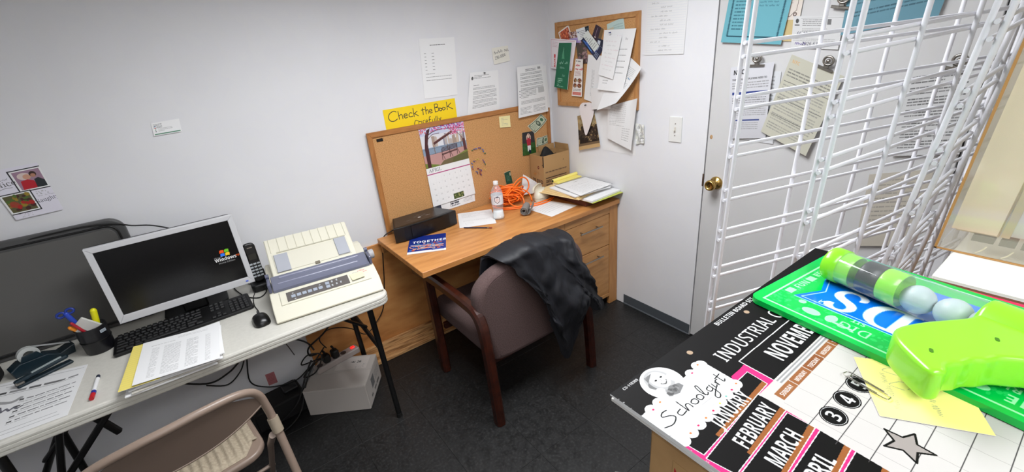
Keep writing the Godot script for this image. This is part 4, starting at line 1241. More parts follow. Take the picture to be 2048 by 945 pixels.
	c.scrawl(90, 44, 40, 12, Color(0.8, 0.5, 0.6), 1.2, 0.6); c.lines(150, 110, 70, 5, 34, G(0.3), 0.5, 0.12, 1.0); c.lines(40, 296, 120, 2, 16, G(0.55), 0.5)
	c.scrawl(190, 60, 12, 14, G(0.4))
	sheet("paper_sheet", "large white sheet pinned at its top over the middle of the small board", "paper", onx(x - 0.022, [0.514, 1.732, 0.735, 1.724, 0.676, 1.404, 0.490, 1.418]), paper(c.tex()), 0.0006, func(u, w): return 0.020 * w + 0.012 * w * w)
	c = cv(160, 330, G(0.92), 35)
	for k in 8: c.scrawl(20 + (k % 3) * 14, 50 + k * 32, 80, 12, [Color(0.75, 0.55, 0.6), G(0.6)][k % 2], 1.2, 0.5)
	sheet("paper_sheet", "narrow handwritten sheet hanging in front of the large white sheet", "paper", onx(x - 0.034, [0.530, 1.705, 0.650, 1.694, 0.606, 1.474, 0.496, 1.500]), paper(c.tex()), 0.0005, func(u, w): return 0.020 * w)
	pin("push_pin", "blue pin at the top of the large white sheet on the small board", Vector3(x - 0.036, 1.716, 0.572), Vector3(-1, 0, 0), Color(0.15, 0.2, 0.45))
	b = MB.new(); b.skin(func(u: float, w: float) -> Vector3: return Vector3(-0.029 - 0.02 * sin(u * 2.2), lerpf(1.415, 1.292, w) + 0.035 * u - 0.02 * u * u, lerpf(0.40, 0.585, u) + 0.02 * w * (0.4 - u)), 16, 12, 0.0005)
	solo("paper_sheet", "bent white sheet whose lower edge hangs below the middle of the small board", "paper", b, M.paper, Vector3(-0.03, 1.35, 0.49))
	# below the board
	c = cv(260, 320, G(0.90), 36)
	c.lines(20, 20, 150, 12, 14, G(0.62), 0.5); c.lines(150, 190, 70, 6, 16, G(0.6), 0.5)
	sheet("paper_sheet", "creased grey white paper hanging below the right half of the small board", "paper", onx(-0.014, [0.535, 1.318, 0.755, 1.372, 0.722, 1.080, 0.530, 1.130]), paper(c.tex()), 0.001, func(u, w): return 0.012 + 0.008 * sin(u * 14) * (1 - w) + 0.012 * u * w)
	c = cv(240, 260, G(0.915), 37)
	c.scrawl(150, 180, 50, 12, G(0.65), 1.2, 0.5)
	sheet("paper_sheet", "plain white sheet flat on the wall behind the creased paper", "paper", onx(-0.0015, [0.395, 1.285, 0.700, 1.300, 0.730, 1.042, 0.478, 1.048]), paper(c.tex()), 0.0005)
	# heart shaped cut-out: pointed white paper
	b = MB.new()
	var o := PackedVector2Array()
	for q in MB.spl([Vector3(0.346, 1.128, 0), Vector3(0.395, 1.215, 0), Vector3(0.418, 1.285, 0), Vector3(0.398, 1.330, 0), Vector3(0.355, 1.332, 0), Vector3(0.312, 1.325, 0), Vector3(0.292, 1.290, 0), Vector3(0.315, 1.215, 0)], 5, true): o.append(Vector2(q.x, q.y))
	b.slab(o, 0.021, 0.0216, 0.0, 1, Transform3D(Basis(Vector3(0, 0, 1), Vector3(0, 1, 0), Vector3(-1, 0, 0)), Vector3.ZERO))
	solo("paper_shape", "white pointed paper shape hanging under the small board over the brown picture", "paper", b, mat(Color(0.92, 0.89, 0.89), 0.8), Vector3(-0.021, 1.24, 0.35))
	pin("push_pin", "dark pin that holds the white pointed paper shape", Vector3(-0.0225, 1.318, 0.352), Vector3(-1, 0, 0), G(0.1))
	c = cv(180, 260, Color(0.62, 0.53, 0.38), 38)
	c.blotch(0, 0, 180, 90, [Color(0.72, 0.62, 0.44), Color(0.5, 0.42, 0.28), Color(0.66, 0.6, 0.46)], 40, 8, 18)
	c.blotch(0, 90, 180, 220, [Color(0.16, 0.13, 0.12), Color(0.26, 0.22, 0.19), Color(0.12, 0.1, 0.1)], 90, 8, 20)
	c.blotch(20, 130, 160, 210, [Color(0.55, 0.47, 0.36), Color(0.4, 0.34, 0.28)], 12, 2, 8); c.rect(0, 214, 180, 232, Color(0.45, 0.37, 0.28)); c.rect(0, 232, 180, 260, Color(0.78, 0.65, 0.46))
	sheet("picture", "brown landscape picture with a pale lower edge on the right wall", "picture", onx(-0.004, [0.258, 1.242, 0.408, 1.276, 0.468, 1.070, 0.278, 1.022]), paper(c.tex(), 0.4), 0.0008, func(u, w): return 0.004 + 0.012 * w * w)
	c = cv(90, 130, Color(0.84, 0.84, 0.80), 39)
	c.blotch(10, 10, 80, 120, [G(0.75), G(0.55), G(0.9)], 26, 5, 12, 0.6); c.scrawl(30, 60, 30, 14, ink); c.scrawl(24, 100, 40, 14, ink)
	sheet("paper_slip", "crumpled clear wrapper with dark letters right of the creased paper", "paper", onx(-0.002, [0.728, 1.232, 0.788, 1.226, 0.792, 1.124, 0.732, 1.112]), paper(c.tex(), 0.3), 0.0005, func(u, w): return 0.008 + 0.008 * sin(u * 9) * sin(w * 7))
	c = cv(260, 300, G(0.905), 40)
	for k in 22: c.line([Vector2(6, 14 + k * 13), Vector2(254, 14 + k * 13)], 1, Color(0.75, 0.78, 0.85), 0.5)
	for k in 12: c.scrawl(34 + [0, 60, 60][k % 3], 26 + k * 23, 50 + (k % 4) * 14, 9, G(0.5), 1.0, 0.6)
	sheet("paper_sheet", "lined white sheet of handwriting on the right wall between small board and door", "paper", onx(-0.0015, [0.775, 1.850, 1.009, 1.840, 1.004, 1.586, 0.771, 1.590]), paper(c.tex()), 0.0005, func(u, w): return 0.003 * w)

func clip_on(at: Vector3, label: String, ang := 0.0):
	# round bulldog clip hanging on the door
	var t := thing("bulldog_clip", label, "clip", at)
	var R := Basis(Vector3(1, 0, 0), ang)
	var b := MB.new()
	b.bar([at + R * Vector3(-0.004, -0.016, -0.032), at + R * Vector3(-0.004, -0.016, 0.032)], 0.010, 0.007, R * Vector3(0, 1, 0))
	part(t, "jaw", b, M.steel)
	b = MB.new()
	var ring := []
	for k in 20: ring.append(at + R * Vector3(-0.008, 0.014 + 0.015 * sin(TAU * k / 20), 0.017 * cos(TAU * k / 20)))
	b.tube(ring, 0.0045, 8, true)
	part(t, "ring", b, M.steel)
	b = MB.new(); b.bx(at.x - 0.010, at.x - 0.001, at.y - 0.014, at.y + 0.002, at.z - 0.009, at.z + 0.009, 0.002)
	b.ball(at + R * Vector3(-0.010, 0.013, 0), Vector3(0.006, 0.008, 0.008), 10)
	part(t, "spring", b, M.steel)

func door_papers():
	var x := -0.0025
	var teal := Color(0.42, 0.68, 0.73)
	var dk := Color(0.12, 0.30, 0.36)
	var c := cv(320, 420, teal, 50)
	c.rect(26, 20, 30, 392, dk); c.rect(290, 20, 294, 392, dk); c.rect(26, 388, 294, 394, dk)
	for k in 60: c.rect(22, 20 + k * 6.2, 34, 23 + k * 6.2, dk, 0.6); c.rect(286, 20 + k * 6.2, 298, 23 + k * 6.2, dk, 0.6)
	c.lines(44, 190, 76, 12, 15, dk, 0.7, 0.35)
	for k in 6: c.scrawl(170, 186 + k * 15, 90, 9, dk, 1.4, 0.7)
	sheet("notice", "turquoise notice with a dashed border on the door behind the wire panel", "paper", onx(x - 0.006, [1.234, 2.000, 1.494, 1.977, 1.457, 1.604, 1.197, 1.628]), paper(c.tex()), 0.0006, func(u, w): return 0.006 * w)
	c = cv(220, 300, Color(0.88, 0.84, 0.80), 51)
	c.lines(20, 20, 160, 18, 13, Color(0.6, 0.55, 0.52), 0.5); c.line(V2([10, 286, 176, 286, 190, 270, 200, 262, 206, 10]), 2, Color(0.35, 0.28, 0.25))
	c.ell(196, 278, 8, 8, Color(0.4, 0.33, 0.3)); c.ell(196, 278, 4, 4, Color(0.85, 0.8, 0.78))
	sheet("certificate", "cream certificate with a ruled border right of the turquoise notice", "paper", onx(x - 0.003, [1.330, 1.965, 1.520, 1.958, 1.510, 1.692, 1.320, 1.700]), paper(c.tex()), 0.0006)
	c = cv(120, 100, Color(0.80, 0.72, 0.52), 52)
	sheet("envelope", "tan envelope corner below the cream certificate", "envelope", onx(x - 0.002, [1.440, 1.700, 1.530, 1.696, 1.520, 1.612, 1.430, 1.618]), paper(c.tex()), 0.001)
	c = cv(300, 230, Color(0.84, 0.84, 0.84), 53)
	c.ell(26, 34, 10, 16, G(0.3)); c.rect(12, 60, 42, 68, G(0.3)); c.lines(60, 24, 140, 4, 13, G(0.35), 0.7); c.rect(206, 22, 228, 60, G(0.45)); c.line(V2([50, 18, 296, 10]), 1.5, G(0.3))
	c.lines(60, 88, 150, 3, 10, G(0.4), 0.6); c.text("66-12", 30, 134, 32, Color(0.15, 0.15, 0.25), "sans", 0.8); c.lines(10, 160, 260, 2, 12, G(0.5), 0.5); c.scrawl(24, 206, 26, 22, Color(0.2, 0.1, 0.5), 3); c.text("2926 630", 66, 208, 34, Color(0.12, 0.12, 0.2), "sans", 0.85); c.scrawl(220, 200, 40, 12, G(0.2), 2)
	sheet("permit", "white permit form with handwritten numbers on the door", "paper", onx(x - 0.0045, [1.487, 1.706, 1.665, 1.690, 1.662, 1.575, 1.494, 1.590]), paper(c.tex()), 0.0006)
	c = cv(200, 330, Color(0.81, 0.81, 0.83), 54)
	c.text("NYC", 12, 36, 28, G(0.08), "bold"); c.text("THIS IS WHAT EMPLOYERS NEED TO", 10, 62, 11, G(0.25), "bold", 0.9); c.lines(12, 72, 176, 3, 11, G(0.45), 0.6)
	c.rect(14, 114, 188, 126, Color(0.15, 0.22, 0.5)); c.lines(14, 140, 170, 3, 10, G(0.35), 0.7); c.lines(14, 190, 176, 4, 9, G(0.5), 0.6); c.rect(14, 240, 160, 246, Color(0.2, 0.26, 0.5)); c.lines(14, 254, 140, 4, 9, G(0.5), 0.6)
	sheet("notice", "white printed notice with blue bars hanging from a clip on the door", "paper", onx(x - 0.010, [1.256, 1.520, 1.441, 1.538, 1.449, 1.219, 1.287, 1.202]), paper(c.tex()), 0.0006, func(u, w): return 0.010 * w * (1 - w) * 4)
	c = cv(240, 330, Color(0.76, 0.75, 0.69), 55)
	c.text("NYC", 12, 28, 18, Color(0.82, 0.66, 0.46), "bold"); c.lines(12, 50, 200, 3, 12, G(0.3), 0.6)
	for k in 3: c.line([Vector2(10, 100 + k * 70), Vector2(226, 96 + k * 70)], 2, G(0.25), 0.8)
	for k in 5: c.lines(14, 112 + k * 40, 200, 3, 11, G(0.45), 0.5)
	sheet("notice", "yellowed form hanging aslant from a clip on the door", "paper", onx(x - 0.010, [1.505, 1.565, 1.702, 1.480, 1.625, 1.165, 1.430, 1.250]), paper(c.tex()), 0.0006, func(u, w): return 0.012 * w)
	c = cv(220, 300, Color(0.84, 0.85, 0.86), 56)
	c.lines(16, 20, 180, 16, 15, G(0.45), 0.6)
	sheet("notice", "grey white sheet behind the white printed notice on the door", "paper", onx(x - 0.002, [1.275, 1.500, 1.470, 1.500, 1.480, 1.195, 1.280, 1.205]), paper(c.tex()), 0.0006)
	c = cv(320, 300, Color(0.40, 0.58, 0.64), 57)
	for k in 6: c.lines(20, 30 + k * 40, 270, 2, 12, Color(0.16, 0.28, 0.33), 0.7, 0.35)
	sheet("notice", "darker blue green notice farther right on the door behind the wire panels", "paper", onx(x - 0.006, [1.662, 1.930, 1.960, 1.960, 1.930, 1.662, 1.664, 1.624]), paper(c.tex()), 0.0006, func(u, w): return 0.006 * w)
	c = cv(260, 340, Color(0.80, 0.80, 0.80), 58)
	for k in 7: c.lines(20, 30 + k * 42, 210, 3, 11, G(0.2), 0.7)
	sheet("notice", "printed white sheet with dark lines behind the middle wire panel", "paper", onx(x - 0.006, [1.890, 1.500, 2.065, 1.530, 2.080, 1.230, 1.900, 1.200]), paper(c.tex()), 0.0006, func(u, w): return 0.006 * w)
	c = cv(260, 340, Color(0.74, 0.71, 0.66), 59)
	c.lines(20, 30, 200, 12, 20, G(0.4), 0.5, 0.3)
	sheet("notice", "brownish sheet low behind the middle wire panel", "paper", onx(x - 0.006, [1.850, 1.120, 2.030, 1.170, 2.020, 0.870, 1.860, 0.820]), paper(c.tex()), 0.0006, func(u, w): return 0.006 * w)
	clip_on(Vector3(-0.013, 1.541, 1.372), "round steel clip that holds the white printed notice")
	clip_on(Vector3(-0.013, 1.524, 1.638), "round steel clip that holds the yellowed form", 0.4)
	clip_on(Vector3(-0.013, 1.735, 1.652), "round steel clip beside the darker blue green notice", 0.2)
	clip_on(Vector3(-0.013, 1.515, 2.010), "round steel clip above the printed white sheet", 0.3)

func flat_basis() -> Basis: return Basis(Vector3(1, 0, 0), Vector3(0, 0, -1), Vector3(0, 1, 0))

func desk_things():
	var Y := 0.7525
	# black machine
	var t := thing("tabletop_machine", "black plastic machine with printed buttons on top at the left end of the desk", "electronics", Vector3(-1.14, Y, 0.12))
	var b := MB.new()
	var o := PackedVector2Array([Vector2(-1.275, -0.036), Vector2(-1.335, -0.195), Vector2(-1.28, -0.207), Vector2(-1.14, -0.211), Vector2(-1.0, -0.206), Vector2(-0.948, -0.195), Vector2(-1.010, -0.036)])
	b.slab(o, Y + 0.004, Y + 0.090, 0.004, 2, Transform3D(flat_basis(), Vector3.ZERO))
	part(t, "body", b, mat(Color(0.045, 0.045, 0.05), 0.4))
	for q in [[-1.24, 0.05], [-1.02, 0.05], [-1.29, 0.18], [-0.99, 0.18]]:
		b = MB.new(); b.cyl(Vector3(q[0], Y, q[1]), Vector3(q[0], Y + 0.0045, q[1]), 0.008, 10)
		part(t, "foot", b, M.rubber)
	var c := cv(640, 320, Color(0.15, 0.15, 0.16), 60)
	for q in [[330, 180], [372, 168], [330, 130], [372, 120], [300, 150], [420, 140]]: c.rect(q[0], q[1], q[0] + 22, q[1] + 16, Color(0.32, 0.34, 0.36))
	c.rect(322, 196, 350, 218, G(0.75)); c.rect(410, 200, 460, 208, G(0.6)); c.lines(180, 206, 60, 2, 10, G(0.6), 0.8); c.lines(200, 262, 70, 1, 10, G(0.6)); c.ell(360, 110, 10, 8, G(0.4)); c.line(V2([470, 20, 500, 250]), 1.5, G(0.08))
	thing_sheet(t, "top_plate", ony(Y + 0.0905, [-1.268, 0.042, -1.018, 0.042, -0.962, 0.188, -1.320, 0.188]), paper(c.tex(), 0.3), null, 0.0004, M.black)
	c = cv(420, 90, Color(0.055, 0.055, 0.062), 61)
	for k in 4: c.curve(V2([200 + k * 14, 60, 214 + k * 14, 34, 236 + k * 14, 30, 226 + k * 14, 52, 204 + k * 14, 62]), 2, Color(0.13, 0.16, 0.17))
	thing_sheet(t, "front_plate", [Vector3(-1.24, Y + 0.082, 0.2125), Vector3(-1.04, Y + 0.082, 0.2125), Vector3(-1.04, Y + 0.010, 0.2125), Vector3(-1.24, Y + 0.010, 0.2125)], paper(c.tex(), 0.3), null, 0.0004, M.black)
	# booklet
	c = cv(400, 480, Color(0.09, 0.17, 0.50), 62)
	c.text("TOGETHER", 34, 205, 84, G(0.95), "bold", 0.88)
	c.blotch(20, 225, 380, 400, [Color(0.85, 0.35, 0.15), Color(0.2, 0.45, 0.75), Color(0.12, 0.2, 0.45), Color(0.3, 0.55, 0.5), Color(0.75, 0.6, 0.6)], 60, 6, 24)
	for k in 12: c.curve([Vector2(c.rng.randf_range(20, 380), c.rng.randf_range(230, 400)), Vector2(c.rng.randf_range(20, 380), c.rng.randf_range(230, 400)), Vector2(c.rng.randf_range(20, 380), c.rng.randf_range(230, 400))], 9, [Color(0.88, 0.4, 0.18), Color(0.25, 0.55, 0.8), Color(0.9, 0.7, 0.6)][k % 3])
	c.rect(0, 430, 400, 480, G(0.93)); c.rect(250, 412, 380, 442, Color(0.1, 0.2, 0.6)); c.lines(262, 418, 100, 2, 11, G(0.9))
	sheet("booklet", "blue booklet with bright swirls sticking out under the black machine", "booklet", ony(Y + 0.003, [-1.243, 0.171, -1.066, 0.268, -1.176, 0.470, -1.352, 0.373]), paper(c.tex(), 0.35), 0.002)
	# papers
	c = cv(240, 320, G(0.91), 63)
	c.lines(24, 30, 180, 6, 16, G(0.6), 0.5, 0.3); c.line(V2([40, 240, 90, 230, 96, 256, 46, 266, 40, 240]), 1.5, G(0.65)); c.lines(30, 180, 180, 2, 14, G(0.65), 0.4)
	sheet("paper_sheet", "white printed paper on the desk between the black machine and the bottle", "paper", ony(Y + 0.001, [-0.855, 0.036, -0.664, 0.135, -0.781, 0.361, -0.972, 0.262]), paper(c.tex()), 0.0006)
	c = cv(240, 300, G(0.92), 64)
	for k in 12: c.line([Vector2(20, 20 + k * 23), Vector2(220, 20 + k * 23)], 1, Color(0.72, 0.74, 0.8), 0.6)
	c.lines(30, 40, 170, 8, 26, G(0.6), 0.5, 0.18)
	sheet("paper_sheet", "lined white paper on the desk in front of the stack of folders", "paper", ony(Y + 0.001, [-0.512, 0.300, -0.340, 0.228, -0.262, 0.502, -0.500, 0.530]), paper(c.tex()), 0.0006)
	bottle(Vector3(-0.722, Y, 0.304))
	# pen lying by the machine
	t = thing("pencil", "dark blue pencil with a reddish tip lying in the middle of the desk", "pencil", Vector3(-0.90, Y, 0.344))
	b = MB.new(); b.cyl(Vector3(-0.955, Y + 0.004, 0.282), Vector3(-0.862, Y + 0.004, 0.386), 0.004, 6)
	part(t, "shaft", b, mat(Color(0.10, 0.12, 0.25), 0.4))
	b = MB.new(); b.cyl(Vector3(-0.862, Y + 0.004, 0.386), Vector3(-0.854, Y + 0.004, 0.395), 0.0042, 10)
	part(t, "ferrule", b, M.steel)
	b = MB.new(); b.cyl(Vector3(-0.854, Y + 0.004, 0.395), Vector3(-0.843, Y + 0.004, 0.407), 0.0036, 10)
	part(t, "eraser", b, mat(Color(0.55, 0.2, 0.16), 0.7))
	# grey roll: a rolled strip, spiral seen from its end, and a loose flap
	b = MB.new()
	var ax := Vector3(0.10, 0.0, -0.09).normalized()
	var sd := Vector3.UP.cross(ax).normalized()
	var p0 := Vector3(-0.602, Y + 0.0300, 0.398)
	b.skin(func(u: float, w: float) -> Vector3:
		var a := u * TAU * 3.4
		var r := 0.008 + 0.020 * u
		if u > 0.93: r += (u - 0.93) * 0.35
		var y := maxf(-0.0285, r * sin(a - 1.9))
		return p0 + ax * (w * 0.105 + 0.004 * sin(u * 9.0)) - sd * (r * cos(a - 1.9)) + Vector3(0, y, 0), 110, 6, 0.0018)
	solo("grey_roll", "rolled up grey sheet lying on the desk beside the orange cord", "roll", b, mat(Color(0.55, 0.53, 0.51), 0.75), Vector3(-0.56, Y, 0.36))
	cord()
	device()
	open_box()
	stack()
	# white triangle of paper behind the cord
	c = cv(160, 160, G(0.9), 66)
	c.blotch(0, 0, 160, 160, [Color(0.9, 0.86, 0.86), G(0.88)], 20, 10, 30, 0.4)
	sheet("paper_sheet", "white folded paper leaning up behind the orange cord", "paper", [Vector3(-0.345, 0.898, 0.075), Vector3(-0.250, 0.822, 0.10), Vector3(-0.31, 0.765, 0.125), Vector3(-0.41, 0.775, 0.115)], paper(c.tex()), 0.0008, func(u, w): return 0.012 * u * (1 - u))

func bottle(at: Vector3):
	var t := thing("water_bottle", "clear plastic water bottle with white cap and label on the desk", "bottle", at)
	var pr := [[0.026, 0.004], [0.031, 0.0], [0.034, 0.006], [0.035, 0.02], [0.031, 0.045], [0.0295, 0.06], [0.032, 0.075], [0.035, 0.085], [0.0352, 0.10], [0.0352, 0.150], [0.034, 0.162], [0.029, 0.180], [0.020, 0.197], [0.0135, 0.206], [0.0125, 0.212], [0.0125, 0.224]]
	var b := MB.new()
	# five feet-like lobes in the lower wall
	var loops := []
	for q in pr:
		var L := PackedVector3Array()
		for k in 40:
			var a := -TAU * k / 40
			var rr: float = q[0] * (1.0 + (0.05 * cos(a * 5.0) * (1.0 - smoothstep(0.03, 0.075, q[1]))))
			L.append(at + Vector3(rr * cos(a), q[1], rr * sin(a)))
		loops.append(L)
	b.loft(loops, false, 1)
	var pl := mat(Color(0.93, 0.96, 0.98, 0.16), 0.06)
	pl.transparency = BaseMaterial3D.TRANSPARENCY_ALPHA
	part(t, "shell", b, pl)
	b = MB.new()
	var w := [[0.024, 0.003], [0.0325, 0.007], [0.0335, 0.02], [0.0297, 0.045], [0.0282, 0.052], [0.0001, 0.0525]]
	b.lathe(w, 32, Transform3D(Basis(), at))
	var wm := mat(Color(0.93, 0.96, 0.97, 1.0), 0.02)
	wm.refraction_enabled = true
	wm.refraction_scale = 0.033
	part(t, "water", b, wm)
	# wrapped label with its badge
	var c := cv(440, 110, Color(0.88, 0.89, 0.91), 65)
	c.poly(V2([70, 22, 130, 22, 132, 70, 100, 94, 68, 70]), Color(0.35, 0.1, 0.14)); c.poly(V2([75, 28, 125, 28, 126, 67, 100, 86, 74, 67]), G(0.92)); c.lines(82, 40, 36, 3, 10, Color(0.75, 0.2, 0.2), 0.9); c.poly(V2([84, 14, 110, 8, 122, 18, 90, 20]), Color(0.12, 0.14, 0.25))
	c.lines(190, 20, 120, 6, 14, G(0.6), 0.4)
	var a := MB.new()
	for k in 40:
		var a0 := TAU * k / 40; var a1 := TAU * (k + 1) / 40
		var f := func(an: float, y: float) -> Vector3: return at + Vector3(0.0356 * sin(an), y, 0.0356 * cos(an))
		var u0 := fposmod(k / 40.0 + 0.32, 1.0); var u1 := u0 + 1.0 / 40
		a.tri(f.call(a0, 0.095), f.call(a1, 0.095), f.call(a1, 0.152), 1, Vector2(u0, 1), Vector2(u1, 1), Vector2(u1, 0))
		a.tri(f.call(a0, 0.095), f.call(a1, 0.152), f.call(a0, 0.152), 1, Vector2(u0, 1), Vector2(u1, 0), Vector2(u0, 0))
	part(t, "label", a, paper(c.tex(), 0.35), "white wrap-around label with a small badge")
	b = MB.new()
	loops = []
	for q in [[0.0142, 0.2125], [0.0142, 0.228], [0.0125, 0.2305]]:
		var L := PackedVector3Array()
		for k in 48:
			var an := -TAU * k / 48
			var rr: float = q[0] + (0.0004 if k % 2 else 0.0)
			L.append(at + Vector3(rr * cos(an), q[1], rr * sin(an)))
		loops.append(L)
	b.loft(loops, true, -1)
	part(t, "cap", b, mat(Color(0.93, 0.93, 0.93), 0.4), "white screw cap")

func cord():
	# orange extension cord thrown in a heap: flat turns at the foot, tilted loops above
	var rng := RandomNumberGenerator.new()
	rng.seed = 12
	var Y := 0.7525
	var pts := []
	for k in 24:
		var cx := -0.525 + rng.randf_range(-0.045, 0.045)
		var cz := 0.130 + rng.randf_range(-0.02, 0.02)
		var tilt := rng.randf_range(-0.9, 0.9)
		var az := rng.randf_range(0, TAU)
		var rx := rng.randf_range(0.060, 0.092)
		var rz := rng.randf_range(0.040, 0.060)
		var h := Y + 0.035 + 0.066 * (k / 24.0)
		for j in 7:
			var a := TAU * j / 7.0 + k * 0.4
			var q := Vector3(rx * cos(a), rz * sin(a) * sin(tilt) * 1.0, rz * sin(a) * cos(tilt)).rotated(Vector3.UP, az)
			var r := Vector3(cx, h, cz) + q
			r.y = maxf(r.y, Y + 0.006)
			r.z = maxf(r.z, 0.048)
			pts.append(r)
	var b := MB.new()
	b.tube(MB.spl(pts, 5), 0.0046, 7)
	# the tall loop to the right and the long turns lying on the desk
	b.tube(MB.spl([Vector3(-0.50, 0.80, 0.17), Vector3(-0.50, 0.855, 0.155), Vector3(-0.455, 0.895, 0.15), Vector3(-0.405, 0.905, 0.15), Vector3(-0.368, 0.875, 0.15), Vector3(-0.372, 0.83, 0.16), Vector3(-0.42, 0.805, 0.17), Vector3(-0.50, 0.815, 0.185), Vector3(-0.57, 0.80, 0.17)], 6), 0.0046, 7)
	b.tube(MB.spl([Vector3(-0.585, 0.758, 0.095), Vector3(-0.640, 0.758, 0.15), Vector3(-0.610, 0.758, 0.225), Vector3(-0.52, 0.758, 0.282), Vector3(-0.42, 0.758, 0.315), Vector3(-0.335, 0.758, 0.315), Vector3(-0.29, 0.758, 0.30)], 6), 0.0046, 7)
	b.tube(MB.spl([Vector3(-0.60, 0.762, 0.08), Vector3(-0.648, 0.767, 0.14), Vector3(-0.625, 0.767, 0.212), Vector3(-0.53, 0.767, 0.270), Vector3(-0.43, 0.767, 0.305), Vector3(-0.34, 0.767, 0.305), Vector3(-0.27, 0.762, 0.29)], 6), 0.0046, 7)
	b.tube(MB.spl([Vector3(-0.55, 0.86, 0.18), Vector3(-0.50, 0.84, 0.20), Vector3(-0.475, 0.80, 0.225), Vector3(-0.49, 0.762, 0.25), Vector3(-0.535, 0.76, 0.25), Vector3(-0.575, 0.79, 0.22), Vector3(-0.56, 0.84, 0.19), Vector3(-0.50, 0.865, 0.165), Vector3(-0.44, 0.84, 0.18), Vector3(-0.40, 0.80, 0.20), Vector3(-0.41, 0.765, 0.235)], 6), 0.0046, 7)
	solo("extension_cord", "bright orange extension cord in a tangled heap on the desk", "cord", b, M.orange, Vector3(-0.51, Y, 0.17))

func device():
	var Y := 0.7525
	var t := thing("plastic_device", "cream plastic device with a slotted carrying rim beside the orange cord", "device", Vector3(-0.335, Y, 0.240), 0.45)
	var cr := mat(Color(0.88, 0.86, 0.78), 0.4)
	var b := MB.new()
	var loops := []
	for q in [[0.90, 0.001], [1.0, 0.006], [1.02, 0.022], [0.99, 0.040], [0.86, 0.055], [0.60, 0.066], [0.3, 0.070]]:
		var L := PackedVector3Array()
		for k in 36:
			var a := -TAU * k / 36
			L.append(Vector3(0.068 * q[0] * cos(a), q[1] * 1.15, 0.043 * q[0] * sin(a)))
		loops.append(L)
	b.loft(loops, true, 1)
	lpart(t, "body", b, cr)
	b = MB.new()
	var hp := []
	for k in 17:
		var a := PI * k / 16.0
		hp.append(Vector3(0.060 * cos(a), 0.066 + 0.036 * pow(sin(a), 0.5), -0.026))
	b.bar(hp, 0.012, 0.005, Vector3(0, 0, 1))
	lpart(t, "rim", b, cr)
	for k in 5:
		b = MB.new(); var x := -0.036 + k * 0.018
		b.bx(x - 0.0025, x + 0.0025, 0.058, 0.098, -0.030, -0.022, 0.0008)
		lpart(t, "slat", b, cr)
	b = MB.new()
	var rg := []
	for k in 37:
		var a := TAU * k / 36.0
		rg.append(Vector3(0.0700 * cos(a), 0.0275, 0.0442 * sin(a)))
	b.tube(rg, 0.0016, 6)
	lpart(t, "seam", b, mat(Color(0.7, 0.67, 0.58), 0.5))

